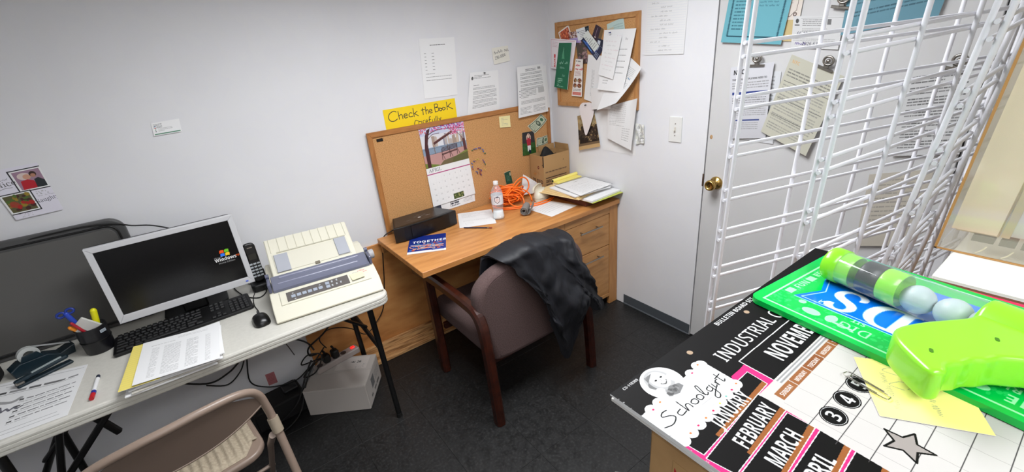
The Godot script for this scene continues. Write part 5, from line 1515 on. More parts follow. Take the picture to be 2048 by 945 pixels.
func open_box():
	var Y := 0.7525
	var x0 := -0.246; var x1 := -0.012; var z0 := 0.034; var z1 := 0.172; var y1 := 1.010
	var t := thing("cardboard_box", "open cardboard box with dark lettering in the corner of the desk", "box", Vector3(-0.13, Y, 0.10))
	var k := 0.004
	var b := MB.new(); b.bx(x0, x1, Y, Y + k, z0, z1)
	part(t, "bottom", b, M.carton)
	b = MB.new(); b.bx(x0, x1, Y + k, y1, z1 - k, z1)
	part(t, "side", b, M.carton)
	b = MB.new(); b.bx(x0, x1, Y + k, y1, z0, z0 + k)
	part(t, "side", b, M.carton)
	b = MB.new(); b.bx(x0, x0 + k, Y + k, y1, z0 + k, z1 - k)
	part(t, "side", b, M.carton)
	b = MB.new(); b.bx(x1 - k, x1, Y + k, y1, z0 + k, z1 - k)
	part(t, "side", b, M.carton)
	b = MB.new(); b.box(Vector3(x1 - 0.004, y1 + 0.022, (z0 + z1) / 2), Vector3(0.003, 0.042, z1 - z0), 0, Basis(Vector3(0, 0, 1), 0.12))
	part(t, "flap", b, M.carton)
	b = MB.new(); b.box(Vector3((x0 + x1) / 2 + 0.03, y1 + 0.02, z0 + 0.004), Vector3(0.14, 0.04, 0.003), 0, Basis(Vector3(1, 0, 0), -0.06))
	part(t, "flap", b, M.carton)
	b = MB.new(); b.bx(x0 - 0.0008, x0 + 0.004, 0.935, y1 - 0.002, z1 - 0.0045, z1 + 0.0008)
	part(t, "slit", b, mat(Color(0.12, 0.09, 0.07), 0.9), "dark slit down the front corner")
	var kr := Color(0.70, 0.55, 0.37)
	var dk := Color(0.22, 0.15, 0.13)
	var c := cv(140, 250, kr, 70)
	c.ell(88, 78, 9, 11, Color(0.4, 0.1, 0.12)); c.ell(88, 78, 4, 5, kr); c.blotch(30, 110, 90, 140, [Color(0.75, 0.5, 0.25), Color(0.66, 0.5, 0.32)], 16, 4, 12, 0.5)
	c.text("79 RED", 14, 190, 40, dk, "bold", 0.86, 0.04); c.lines(40, 206, 60, 1, 12, dk, 0.6, 0.6)
	thing_sheet(t, "print", [Vector3(x0 - 0.0006, 1.004, z0 + 0.002), Vector3(x0 - 0.0006, 1.004, z1 - 0.002), Vector3(x0 - 0.0006, 0.765, z1 - 0.002), Vector3(x0 - 0.0006, 0.765, z0 + 0.002)], paper(c.tex(), 0.85), null, 0.0003, M.carton)
	c = cv(240, 250, kr, 71)
	c.lines(14, 106, 200, 1, 12, dk, 0.5, 0.6); c.scrawl(14, 116, 190, 13, dk, 1.8, 0.5)
	c.rect(14, 150, 210, 156, dk); c.lines(16, 166, 196, 2, 11, dk, 0.9, 0.7, 1.0); c.lines(16, 196, 190, 2, 16, dk, 0.7, 0.6)
	thing_sheet(t, "print", [Vector3(x0 + 0.002, 1.004, z1 + 0.0006), Vector3(x1 - 0.002, 1.004, z1 + 0.0006), Vector3(x1 - 0.002, 0.765, z1 + 0.0006), Vector3(x0 + 0.002, 0.765, z1 + 0.0006)], paper(c.tex(), 0.85), null, 0.0003, M.carton)
	# dark bundle inside
	b = MB.new()
	b.skin(func(u: float, w: float) -> Vector3:
		var x := lerpf(x0 + 0.006, x1 - 0.008, u); var z := lerpf(z0 + 0.006, z1 - 0.007, w)
		var d := Vector2(u - 0.42, w - 0.45)
		return Vector3(x, 0.965 + 0.085 * exp(-d.length_squared() * 16.0) + 0.012 * sin(u * 14) * cos(w * 9), z), 20, 14, 0.02)
	solo("black_bag", "black bag bundled inside the open cardboard box", "bag", b, M.black_soft, Vector3(-0.13, 0.95, 0.10))

func stack():
	var Y := 0.7525
	# what carries the heap
	var b := MB.new(); b.bx(-0.250, -0.030, Y, 0.794, 0.215, 0.560, 0.002)
	solo("flat_box", "flat reddish brown box under the heap of folders", "box", b, mat(Color(0.42, 0.22, 0.15), 0.7), Vector3(-0.14, Y, 0.39))
	# green yellow folder with white sheets at the front right
	b = MB.new(); b.box(Vector3(-0.140, 0.7995, 0.525), Vector3(0.268, 0.004, 0.235), 0.001)
	solo("folder", "yellow green folder at the bottom of the heap, sticking out at the front", "folder", b, mat(Color(0.75, 0.78, 0.35), 0.6), Vector3(-0.14, 0.797, 0.525))
	b = MB.new(); b.box(Vector3(-0.148, 0.8085, 0.512), Vector3(0.270, 0.0125, 0.235), 0.001, Basis(Vector3(0, 1, 0), 0.06))
	solo("paper_stack", "thin stack of white sheets lying on the yellow green folder", "papers", b, M.paper, Vector3(-0.148, 0.802, 0.51))
	# manila folders, a little turned against each other
	var man := mat(Color(0.91, 0.80, 0.58), 0.7)
	for k in 3:
		b = MB.new()
		var R := Basis(Vector3(0, 1, 0), 0.12 - k * 0.06)
		b.box(Vector3(-0.238 + k * 0.012, 0.8185 + k * 0.0042, 0.400 - k * 0.006), Vector3(0.225, 0.0036, 0.315), 0.001, R * Basis(Vector3(0, 1, 0), 0.06))
		solo("manila_folder", ["lowest", "middle", "uppermost"][k] + " manila folder sticking out at the left of the heap", "folder", b, man, Vector3(-0.26, 0.817 + k * 0.004, 0.40))
	b = MB.new(); b.box(Vector3(-0.175, 0.8345, 0.435), Vector3(0.285, 0.008, 0.262), 0.001, Basis(Vector3(0, 1, 0), -0.10))
	solo("paper_stack", "white sheets between the manila folders and the top binder", "papers", b, M.paper, Vector3(-0.175, 0.831, 0.43))
	# top: sheets with a dark border
	var c := cv(300, 260, G(0.92), 72)
	c.rect(0, 0, 300, 4, G(0.15)); c.rect(0, 0, 4, 150, G(0.3)); c.rect(0, 255, 160, 260, G(0.2)); c.rect(296, 0, 300, 260, G(0.2)); c.rect(236, 14, 240, 90, G(0.25), 0.0)
	c.lines(150, 34, 40, 1, 10, G(0.3)); c.lines(40, 80, 190, 10, 16, G(0.72), 0.4)
	sheet("paper_sheet", "white form with a dark border on top of the heap of folders", "paper", ony(0.8405, [-0.270, 0.300, -0.006, 0.318, -0.030, 0.580, -0.310, 0.585]), paper(c.tex()), 0.001, func(u, w): return 0.004 + 0.006 * u * w)
	# rolled yellow pad behind
	var t := thing("legal_pad", "yellow writing pad with a rolled edge at the back of the heap", "notepad", Vector3(-0.12, 0.795, 0.26))
	b = MB.new(); b.bx(-0.232, -0.020, 0.845, 0.850, 0.232, 0.300, 0.001)
	part(t, "sheets", b, M.yellow)
	b = MB.new(); b.bx(-0.228, -0.024, 0.795, 0.844, 0.236, 0.298, 0.001)
	part(t, "pad", b, M.cream_paper)
	b = MB.new(); b.cyl(Vector3(-0.238, 0.857, 0.250), Vector3(-0.014, 0.857, 0.242), 0.012, 16)
	part(t, "roll", b, M.yellow)
	b = MB.new(); b.cyl(Vector3(-0.2405, 0.857, 0.250), Vector3(-0.2385, 0.857, 0.250), 0.0085, 12)
	part(t, "binding", b, M.black)

func table_things():
	var Y := 0.7425
	monitor(Y)
	keyboard(Y)
	mouse(Y)
	phone(Y)
	dot_printer(Y)
	# big grey panel with a rounded black rim
	var t := thing("desk_divider", "big dark grey divider with rounded black rim standing behind the monitor", "divider", Vector3(-2.82, Y, 0.07))
	var b := MB.new()
	var o := PackedVector2Array()
	for q in MB.rrect(0.88, 0.452, 0.052, 6): o.append(q + Vector2(-2.823, Y + 0.2262))
	b.slab(o, 0.052, 0.078, 0.006, 2, Transform3D(), -1)
	part(t, "rim", b, mat(Color(0.30, 0.30, 0.30), 0.45))
	o = PackedVector2Array()
	for q in MB.rrect(0.81, 0.385, 0.030, 6): o.append(q + Vector2(-2.823, Y + 0.222))
	b = MB.new(); b.slab(o, 0.0782, 0.0815, 0.002, 1, Transform3D(), -1)
	part(t, "face", b, mat(Color(0.36, 0.355, 0.345), 0.3))
	b = MB.new()
	o = MB.rrect(0.83, 0.405, 0.036, 6)
	var ring := []
	for q in o: ring.append(Vector3(q.x - 2.823, q.y + Y + 0.224, 0.0795))
	b.tube(ring, 0.004, 6, true)
	part(t, "groove", b, M.black)
	b = MB.new(); b.tube(MB.spl([Vector3(-2.84, 1.184, 0.046), Vector3(-2.70, 1.180, 0.070), Vector3(-2.594, 1.186, 0.082), Vector3(-2.50, 1.186, 0.083), Vector3(-2.41, 1.172, 0.084), Vector3(-2.363, 1.146, 0.07), Vector3(-2.309, 1.128, 0.06), Vector3(-2.253, 1.097, 0.06), Vector3(-2.20, 1.06, 0.08)], 5), 0.003, 6)
	solo("cable", "thin black cable running over the grey divider to the monitor", "cable", b, M.rubber, Vector3(-2.5, 1.15, 0.07))
	# pen cup
	t = thing("pen_cup", "black pen cup on the table in front of the grey divider", "pen holder", Vector3(-2.585, Y, 0.245))
	b = MB.new()
	b.lathe([[0.043, 0.0], [0.045, 0.003], [0.047, 0.105], [0.0475, 0.107], [0.0445, 0.107], [0.043, 0.010], [0.001, 0.010]], 28, Transform3D(Basis(), t.position))
	part(t, "cup", b, mat(Color(0.06, 0.06, 0.08), 0.4))
	b = MB.new(); b.lathe([[0.0475, 0.050], [0.0482, 0.052], [0.0475, 0.054]], 28, Transform3D(Basis(), t.position))
	part(t, "groove_ring", b, mat(Color(0.03, 0.03, 0.035), 0.3))
	var c := cv(64, 24, Color(0.62, 0.66, 0.7), 73)
	c.lines(6, 6, 50, 2, 8, G(0.3))
	thing_sheet(t, "label", [Vector3(-2.556, Y + 0.092, 0.2858), Vector3(-2.541, Y + 0.092, 0.272), Vector3(-2.5415, Y + 0.080, 0.2715), Vector3(-2.5565, Y + 0.080, 0.2855)], paper(c.tex()), null, 0.0003)
	pen(Vector3(-2.590, Y + 0.014, 0.235), Vector3(-2.632, Y + 0.170, 0.222), 0.0085, Color(0.14, 0.26, 0.68), "blue scissor handled tool leaning out of the pen cup", "tool", true)
	pen(Vector3(-2.565, Y + 0.014, 0.262), Vector3(-2.6165, Y + 0.150, 0.281), 0.005, Color(0.65, 0.10, 0.16), "red pen leaning left out of the pen cup", "pen")
	pen(Vector3(-2.560, Y + 0.014, 0.236), Vector3(-2.627, Y + 0.132, 0.2735), 0.0075, Color(0.92, 0.92, 0.9), "white marker with an orange cap leaning out of the pen cup", "marker", false, Color(0.92, 0.55, 0.10))
	pen(Vector3(-2.565, Y + 0.014, 0.247), Vector3(-2.631, Y + 0.124, 0.2535), 0.006, Color(0.86, 0.62, 0.12), "mustard yellow pen low at the left edge of the pen cup", "pen")
	pen(Vector3(-2.580, Y + 0.014, 0.226), Vector3(-2.556, Y + 0.158, 0.238), 0.0105, Color(0.88, 0.86, 0.08), "bright yellow highlighter standing upright in the pen cup", "highlighter")
	b = MB.new(); b.box(Vector3(-2.583, Y + 0.110, 0.250), Vector3(0.040, 0.075, 0.010), 0.002, Basis(Vector3(0, 0, 1), 0.7))
	solo("eraser", "pale grey eraser block sticking up in the middle of the pen cup", "eraser", b, mat(Color(0.78, 0.78, 0.76), 0.7), Vector3(-2.583, Y + 0.11, 0.25))
	tape(Y)
	# papers at the left front
	c = cv(420, 480, G(0.90), 74)
	c.line(V2([10, 22, 410, 22]), 2, G(0.45)); c.lines(150, 40, 110, 1, 12, G(0.5), 0.6); c.lines(130, 80, 270, 1, 16, G(0.25), 0.9, 0.9, 1.0); c.line(V2([40, 104, 390, 104]), 2, G(0.3))
	c.scrawl(20, 236, 170, 44, Color(0.3, 0.3, 0.34), 9); c.curve(V2([30, 170, 110, 140, 200, 170, 230, 150]), 16, G(0.6))
	for k in 5:
		c.rect(230, 160 + k * 44, 244, 172 + k * 44, G(0.3)); c.lines(252, 160 + k * 44, 150, 1, 12, G(0.3), 0.9, 0.6); c.lines(230, 180 + k * 44, 150, 1, 12, G(0.5), 0.6)
	c.line(V2([60, 410, 380, 410]), 2, G(0.35)); c.line(V2([20, 440, 390, 440]), 2, G(0.35)); c.lines(60, 300, 140, 4, 26, G(0.45), 0.7)
	sheet("paper_sheet", "white information sheet with a grey picture at the left end of the table", "paper", ony(Y + 0.001, [-2.960, 0.228, -2.617, 0.342, -2.634, 0.652, -2.990, 0.640]), paper(c.tex()), 0.0008)
	t = thing("marker", "white marker with red and blue end lying on the table", "marker", Vector3(-2.575, Y, 0.55))
	b = MB.new(); b.cyl(Vector3(-2.573, Y + 0.0065, 0.492), Vector3(-2.575, Y + 0.0065, 0.575), 0.0062, 12)
	part(t, "barrel", b, mat(Color(0.9, 0.9, 0.9), 0.4))
	b = MB.new(); b.cyl(Vector3(-2.5725, Y + 0.0065, 0.475), Vector3(-2.573, Y + 0.0065, 0.492), 0.0058, 12)
	part(t, "end_plug", b, mat(Color(0.16, 0.18, 0.25), 0.4))
	b = MB.new(); b.cyl(Vector3(-2.575, Y + 0.007, 0.575), Vector3(-2.5755, Y + 0.007, 0.590), 0.007, 12)
	part(t, "collar", b, mat(Color(0.15, 0.18, 0.55), 0.4))
	b = MB.new(); b.cyl(Vector3(-2.5755, Y + 0.007, 0.590), Vector3(-2.577, Y + 0.007, 0.618), 0.0068, 12)
	part(t, "cap", b, mat(Color(0.72, 0.08, 0.12), 0.4))
	# stack of print-outs with the yellow pad
	for k in 5:
		b = MB.new()
		var w: float = [0.262, 0.255, 0.27, 0.25, 0.262][k]
		b.box(Vector3(-2.353 + 0.004 * (k % 3) + 0.006 * k, Y + 0.0027 + k * 0.0056, 0.562 - 0.003 * k), Vector3(w, 0.0052, 0.262), 0.0008, Basis(Vector3(0, 1, 0), [-0.03, 0.02, -0.06, 0.03, -0.02][k]))
		solo("paper_stack", ["lowest of the five stacked bundles of paper on the table", "second lowest of the five stacked bundles of paper on the table", "middle one of the five stacked bundles of paper on the table", "fourth bundle up in the stack of paper on the table", "topmost of the five stacked bundles of paper on the table"][k], "papers", b, M.paper if k != 1 else mat(Color(0.8, 0.78, 0.74), 0.8), Vector3(-2.35, Y + k * 0.0056, 0.56))
	c = cv(120, 300, Color(0.94, 0.87, 0.45), 75)
	for k in 20: c.line([Vector2(0, 10 + k * 14.5), Vector2(120, 10 + k * 14.5)], 1, Color(0.65, 0.66, 0.5), 0.5)
	sheet("legal_pad", "yellow lined sheet under the white list on the paper stack", "notepad", ony(Y + 0.0305, [-2.470, 0.390, -2.380, 0.410, -2.385, 0.700, -2.497, 0.685]), paper(c.tex()), 0.001)
	c = cv(330, 400, G(0.925), 76)
	c.lines(150, 26, 130, 2, 12, G(0.6), 0.5); c.lines(40, 60, 100, 1, 12, G(0.5), 0.6)
	for k in 24: c.lines(46, 92 + k * 12, 30, 1, 10, G(0.55), 0.6); c.lines(96, 92 + k * 12, 70, 1, 10, G(0.55), 0.7); c.lines(190, 92 + k * 12, 50, 1, 10, G(0.5), 0.7); c.lines(270, 92 + k * 12, 22, 1, 10, G(0.6), 0.6)
	sheet("paper_sheet", "white printed list on top of the paper stack on the table", "paper", ony(Y + 0.0325, [-2.438, 0.398, -2.194, 0.452, -2.212, 0.722, -2.458, 0.690]), paper(c.tex()), 0.0012, func(u, w): return 0.001 + 0.004 * (1 - u) * w)

func pen(a: Vector3, e: Vector3, r: float, c: Color, label: String, cat: String, scissors := false, cap := Color(0, 0, 0, 0)):
	var t := thing("pen" if cat == "pen" else cat, label, cat, a)
	var b := MB.new()
	var d := (e - a).normalized()
	var k := 0.68 if cap.a == 0 else 0.86
	b.cyl(a, a.lerp(e, k), r * 0.92, 12)
	part(t, "barrel", b, mat(c, 0.4))
	b = MB.new()
	b.cyl(a.lerp(e, k), e, r, 12)
	b.ball(e, Vector3(r, r, r) * 0.98, 10)
	part(t, "cap", b, mat(cap if cap.a > 0 else c, 0.35))
	if scissors:
		var s := d.cross(Vector3(0, 0, 1)).normalized()
		for q in [-1, 1]:
			b = MB.new()
			var ring := []
			for i in 14: ring.append(e + d * 0.004 + s * (q * 0.014 + 0.012 * cos(TAU * i / 14)) + d * (0.009 * sin(TAU * i / 14)))
			b.tube(ring, 0.0045, 8, true)
			part(t, "finger_loop", b, mat(c * 0.8, 0.4))

func monitor(Y: float):
	var t := thing("monitor", "silver framed computer monitor with a dark start screen on the table", "monitor", Vector3(-2.262, Y, 0.17))
	var x0 := -2.502; var x1 := -2.022; var y0 := 0.818; var y1 := 1.139; var z := 0.25
	var c := [Vector2(x0, y0), Vector2(x1, y0), Vector2(x1, y1), Vector2(x0, y1)]
	var i := [Vector2(x0 + 0.021, y0 + 0.031), Vector2(x1 - 0.021, y0 + 0.031), Vector2(x1 - 0.021, y1 - 0.020), Vector2(x0 + 0.021, y1 - 0.020)]
	for k in 4:
		var b := MB.new()
		b.slab(PackedVector2Array([c[k], c[(k + 1) % 4], i[(k + 1) % 4], i[k]]), z - 0.022, z, 0.002, 2)
		part(t, "bezel", b, M.silver)
	var b := MB.new(); b.bx(x0 + 0.004, x1 - 0.004, y0 + 0.004, y1 - 0.004, z - 0.055, z - 0.0225, 0.008)
	part(t, "back_shell", b, M.black)
	b = MB.new(); b.bx(x1 - 0.034, x1 - 0.024, y0 + 0.012, y0 + 0.018, z + 0.0002, z + 0.0016)
	part(t, "power_button", b, mat(Color(0.35, 0.45, 0.85), 0.4))
	# start screen
	var s := cv(876, 540, Color(0.012, 0.012, 0.018), 80)
	var cx := 770.0; var cy := 300.0
	for q in [[0, 0, Color(0.95, 0.35, 0.12)], [1, 0, Color(0.45, 0.78, 0.18)], [0, 1, Color(0.20, 0.48, 0.95)], [1, 1, Color(0.98, 0.80, 0.18)]]:
		var ox: float = cx - 34 + q[0] * 36; var oy: float = cy - 62 + q[1] * 30
		s.poly([Vector2(ox + 6, oy + 4), Vector2(ox + 20, oy), Vector2(ox + 38, oy + 4), Vector2(ox + 34, oy + 30), Vector2(ox + 16, oy + 26), Vector2(ox + 2, oy + 30)], q[2])
	s.text("Windows", cx - 84, cy + 34, 40, G(0.95), "bold", 0.92); s.text("xp", cx + 76, cy + 22, 24, Color(0.95, 0.4, 0.15), "bold"); s.text("Home Edition", cx - 62, cy + 58, 20, G(0.75), "sans")
	s.text("Microsoft", cx - 82, cy + 2, 15, G(0.7), "sans")
	var m := mat(Color(0.02, 0.02, 0.022), 0.25)
	m.emission_enabled = true
	m.emission_texture = s.tex()
	m.emission = Color.BLACK
	m.emission_energy_multiplier = 0.9
	thing_sheet(t, "screen", onz(z - 0.006, [i[3].x - 0.0005, i[3].y + 0.0005, i[2].x + 0.0005, i[2].y + 0.0005, i[1].x + 0.0005, i[1].y - 0.0005, i[0].x - 0.0005, i[0].y - 0.0005]), m, null, 0.004, M.black)
	b = MB.new(); b.bx(-2.305, -2.215, Y + 0.012, 0.95, z - 0.085, z - 0.0555, 0.006)
	part(t, "neck", b, M.black)
	b = MB.new(); b.slab(MB.rrect(0.24, 0.145, 0.03, 5), Y, Y + 0.0125, 0.004, 2, Transform3D(flat_basis(), Vector3(-2.26, 0, 0.125)))
	part(t, "base", b, M.black)

func keyboard(Y: float):
	var t := thing("keyboard", "black keyboard lying under the silver monitor", "keyboard", Vector3(-2.302, Y, 0.285), 0.035)
	var b := MB.new(); b.slab(MB.rrect(0.478, 0.158, 0.010, 3), 0.0, 0.0145, 0.004, 2, Transform3D(flat_basis(), Vector3.ZERO))
	lpart(t, "body", b, M.black)
	var shapes := {}
	for w in [0.0165, 0.026, 0.036, 0.112]:
		b = MB.new()
		var up := flat_basis()
		var L := []
		for q in [[0.0, 0.0147], [0.0, 0.0165], [0.002, 0.0215], [0.0028, 0.0218]]:
			L.append(b.lp(MB.rrect(w, 0.0165, 0.002, 1), q[0], q[1], Transform3D(up, Vector3.ZERO)))
		b.loft(L, true, -1)
		shapes[w] = b.mesh(mat(Color(0.055, 0.055, 0.06), 0.38))
	for r in 6:
		var z := -0.062 + r * 0.0245 if r > 0 else -0.066
		var x := -0.228
		var row: Array = [[0.0165, 15], [0.0165, 13, 0.036, 1], [0.026, 1, 0.0165, 12, 0.026, 1], [0.036, 1, 0.0165, 11, 0.036, 1], [0.036, 1, 0.0165, 10, 0.036, 1], [0.026, 3, 0.112, 1, 0.026, 3]][r]
		for k in range(0, row.size(), 2):
			for n in row[k + 1]:
				if x + row[k] > 0.078: break
				mpart(t, "key", shapes[row[k]], Vector3(x + row[k] / 2, 0, z))
				x += row[k] + 0.0024
		for k in 3:
			if r in [0, 1, 2, 5] or (r == 4 and k == 1): mpart(t, "key", shapes[0.0165], Vector3(0.094 + k * 0.019, 0, z))
		for k in 4:
			if r > 0: mpart(t, "key", shapes[0.0165], Vector3(0.164 + k * 0.0185, 0, z))

func mouse(Y: float):
	var t := thing("mouse", "black computer mouse right of the keyboard", "mouse", Vector3(-2.055, Y, 0.50), 0.06)
	var b := MB.new()
	b.skin(func(u: float, w: float) -> Vector3:
		var a := PI * u
		var z := lerpf(-0.054, 0.052, w)
		var e := sqrt(maxf(0.0, 1.0 - pow(absf(w * 2 - 1), 3.0)))
		var hw := 0.031 * pow(e, 0.7) * (1.0 + 0.08 * (w - 0.5))
		return Vector3(-hw * cos(a), 0.001 + 0.036 * e * (0.75 + 0.4 * sin(w * 2.4)) * 0.85 * pow(sin(a), 0.75), z), 24, 24, 0.001)
	lpart(t, "shell", b, mat(Color(0.03, 0.03, 0.033), 0.3))
	b = MB.new(); b.cyl(Vector3(-0.003, 0.028, -0.034), Vector3(0.003, 0.028, -0.034), 0.007, 14)
	lpart(t, "wheel", b, M.rubber)
	b = MB.new(); b.slab(MB.rrect(0.05, 0.085, 0.02, 4), 0.0, 0.002, 0, 1, Transform3D(flat_basis(), Vector3.ZERO))
	lpart(t, "base", b, M.black)
	b = MB.new(); b.tube(MB.spl([Vector3(-2.053, Y + 0.008, 0.448), Vector3(-2.052, Y + 0.004, 0.40), Vector3(-2.058, Y + 0.004, 0.33), Vector3(-2.050, Y + 0.004, 0.25), Vector3(-2.035, Y + 0.004, 0.19), Vector3(-2.028, Y + 0.003, 0.12), Vector3(-2.05, Y + 0.003, 0.07)], 5), 0.002, 6)
	solo("cable", "thin mouse cable beside the keyboard", "cable", b, M.rubber, Vector3(-2.05, Y, 0.3))

func phone(Y: float):
	var t := thing("phone_cradle", "black phone cradle between monitor and cream printer", "phone base", Vector3(-1.995, Y, 0.16))
	var b := MB.new(); b.slab(MB.rrect(0.085, 0.095, 0.02, 4), Y, Y + 0.035, 0.008, 3, Transform3D(flat_basis(), Vector3(-2.0, 0, 0.16)))
	part(t, "base", b, M.black)
	b = MB.new(); b.box(Vector3(-2.0, Y + 0.055, 0.128), Vector3(0.062, 0.05, 0.02), 0.004, Basis(Vector3(1, 0, 0), -0.25))
	part(t, "back_rest", b, M.black)
	t = thing("cordless_phone", "black cordless handset standing in its cradle beside the monitor", "phone", Vector3(-2.0, Y + 0.036, 0.168))
	t.rotation = Vector3(-0.22, 0.1, -0.03)
	b = MB.new(); b.slab(MB.rrect(0.050, 0.186, 0.018, 5), -0.012, 0.012, 0.007, 3, Transform3D(Basis(), Vector3(0, 0.094, 0)), 1)
	lpart(t, "body", b, mat(Color(0.035, 0.035, 0.04), 0.35))
	b = MB.new(); b.bx(-0.016, 0.016, 0.108, 0.136, 0.0121, 0.0135, 0.0005)
	lpart(t, "display", b, mat(Color(0.16, 0.18, 0.18), 0.15))
	b = MB.new(); b.bx(-0.010, 0.010, 0.163, 0.167, 0.0115, 0.0130)
	lpart(t, "earpiece", b, M.steel)
	b = MB.new(); b.bx(-0.006, 0.006, -0.004, 0.004, 0.0, 0.0016, 0.0008)
	var ms := b.mesh(mat(Color(0.72, 0.74, 0.76), 0.4))
	for r in 5:
		for k in 3: mpart(t, "button", ms, Vector3(-0.0155 + k * 0.0155, 0.030 + r * 0.0145, 0.0119))
	b = MB.new(); b.tube(MB.spl([Vector3(-1.99, Y + 0.02, 0.21), Vector3(-1.995, Y + 0.004, 0.235), Vector3(-2.03, Y + 0.003, 0.27), Vector3(-2.075, Y + 0.004, 0.215), Vector3(-2.10, Y + 0.004, 0.13), Vector3(-2.11, Y + 0.004, 0.07)], 5), 0.0025, 6)
	solo("cable", "black phone cable looping on the table behind the keyboard", "cable", b, M.rubber, Vector3(-2.05, Y, 0.18))

func dot_printer(Y: float):
	var t := thing("dot_matrix_printer", "cream dot matrix printer with a raised paper tray on the white table", "printer", Vector3(-1.793, Y, 0.38))
	var x0 := -2.010; var x1 := -1.576
	var side := Transform3D(Basis(Vector3(0, 0, 1), Vector3(0, 1, 0), Vector3(-1, 0, 0)), Vector3(x1, 0, 0))   # (z, y, depth) -> outline across x
	var b := MB.new()
	b.slab(PackedVector2Array([Vector2(0.150, Y + 0.006), Vector2(0.590, Y + 0.006), Vector2(0.592, Y + 0.012), Vector2(0.556, Y + 0.058), Vector2(0.478, Y + 0.086), Vector2(0.40, Y + 0.090), Vector2(0.20, Y + 0.105), Vector2(0.150, Y + 0.095)]), 0.0, x1 - x0, 0.004, 2, side)
	part(t, "body", b, M.putty)
	b = MB.new(); b.bx(x0 + 0.004, x1 - 0.004, Y, Y + 0.006, 0.17, 0.575)
	part(t, "base", b, M.putty_dark)
	# frame that slopes: u across, v up the slope, n out of it
	var O := Vector3(x0, Y + 0.058, 0.556)
	var v := Vector3(0, 0.028, -0.078).normalized()
	var n := Vector3(0, 0.078, 0.028).normalized()
	var R := Basis(Vector3(1, 0, 0), n, -v)
	var on := func(u: float, w: float, h: float) -> Vector3: return O + Vector3(u, 0, 0) + v * w + n * h
	b = MB.new(); b.box(on.call(0.218, 0.040, 0.0015), Vector3(0.365, 0.006, 0.076), 0.001, R)
	part(t, "front_cover", b, mat(Color(0.84, 0.825, 0.755), 0.5))
	b = MB.new(); b.box(on.call(0.185, 0.038, 0.0050), Vector3(0.250, 0.0015, 0.054), 0.0004, R)
	var cp := part(t, "control_panel", b, mat(Color(0.36, 0.34, 0.33), 0.5))
	b = MB.new(); b.box(Vector3.ZERO, Vector3(0.0165, 0.003, 0.0165), 0.001, R)
	var key := b.mesh(mat(Color(0.62, 0.65, 0.70), 0.4))
	for k in 6: mpart(cp, "button", key, on.call(0.085 + k * 0.0215, 0.034, 0.0068) - t.position)
	for q in [[0.222, 0.028], [0.222, 0.048]]: mpart(cp, "button", key, on.call(q[0], q[1], 0.0068) - t.position)
	b = MB.new(); b.box(Vector3.ZERO, Vector3(0.006, 0.0012, 0.003), 0.0, R)
	var led := b.mesh(mat(Color(0.82, 0.84, 0.86), 0.4))
	for q in [[0.240, 0.026], [0.240, 0.032], [0.258, 0.028], [0.258, 0.034], [0.276, 0.030], [0.276, 0.036], [0.242, 0.048], [0.242, 0.054], [0.262, 0.050], [0.262, 0.056], [0.085, 0.052], [0.192, 0.052], [0.09, 0.017]]: mpart(cp, "light", led, on.call(q[0], q[1], 0.0060) - t.position)
	# smoky blue ribbon cover
	b = MB.new()
	var cov := PackedVector2Array([Vector2(0.474, Y + 0.0875), Vector2(0.474, Y + 0.098), Vector2(0.462, Y + 0.103), Vector2(0.390, Y + 0.126), Vector2(0.382, Y + 0.122), Vector2(0.382, Y + 0.092)])
	var sd2 := side
	sd2.origin.x = x1 - 0.016
	b.slab(cov, 0.0, x1 - x0 - 0.034, 0.002, 1, sd2)
	var bl := mat(Color(0.42, 0.43, 0.50), 0.12)
	part(t, "ribbon_cover", b, bl, "smoky blue ribbon cover")
	b = MB.new(); b.bx(x0 + 0.05, x1 - 0.05, Y + 0.117, Y + 0.124, 0.402, 0.412, 0.001); b.bx(x0 + 0.04, x1 - 0.06, Y + 0.107, Y + 0.112, 0.436, 0.444, 0.001)
	part(t, "paper_bail", b, mat(Color(0.55, 0.56, 0.64), 0.15))
	for x in [x0 + 0.002, x1 - 0.014]:
		b = MB.new(); b.bx(x, x + 0.012, Y + 0.088, Y + 0.128, 0.378, 0.470, 0.003); b.cyl(Vector3(x - 0.001, Y + 0.134, 0.39), Vector3(x + 0.013, Y + 0.134, 0.39), 0.010, 12)
		part(t, "hinge", b, mat(Color(0.36, 0.37, 0.45), 0.3))
	# sloping paper tray with two side guides and a ribbed back
	var T := Vector3(x0, Y + 0.118, 0.372)
	var tv := Vector3(0, 0.118, -0.185).normalized()
	var tn := Vector3(0, 0.185, 0.118).normalized()
	var TR := Basis(Vector3(1, 0, 0), tn, -tv)
	var tr := func(u: float, w: float, h: float) -> Vector3: return T + Vector3(u, 0, 0) + tv * w + tn * h
	b = MB.new(); b.box(tr.call(0.209, 0.105, -0.012), Vector3(0.362, 0.016, 0.215), 0.004, TR)
	var tray := part(t, "paper_tray", b, M.putty)
	b = MB.new(); b.box(tr.call(0.209, 0.066, -0.0030), Vector3(0.325, 0.003, 0.100), 0.001, TR)
	part(t, "paper_bed", b, mat(Color(0.84, 0.825, 0.76), 0.45))
	for q in [[0.080, 0.062, 0.056, 0.098], [0.338, 0.068, 0.052, 0.100]]:
		b = MB.new(); b.box(tr.call(q[0], q[1], 0.0015), Vector3(q[2], 0.006, q[3]), 0.0015, TR)
		part(t, "paper_guide", b, M.grey_plastic, "grey sliding paper guide")
	b = MB.new(); b.box(tr.call(0.217, 0.014, 0.0), Vector3(0.020, 0.002, 0.014), 0.0005, TR)
	part(t, "notch", b, mat(Color(0.45, 0.42, 0.36), 0.5))
	b = MB.new(); b.box(tr.call(0.217, 0.125, -0.002), Vector3(0.30, 0.003, 0.006), 0.001, TR)
	part(t, "tray_edge", b, M.putty_dark)
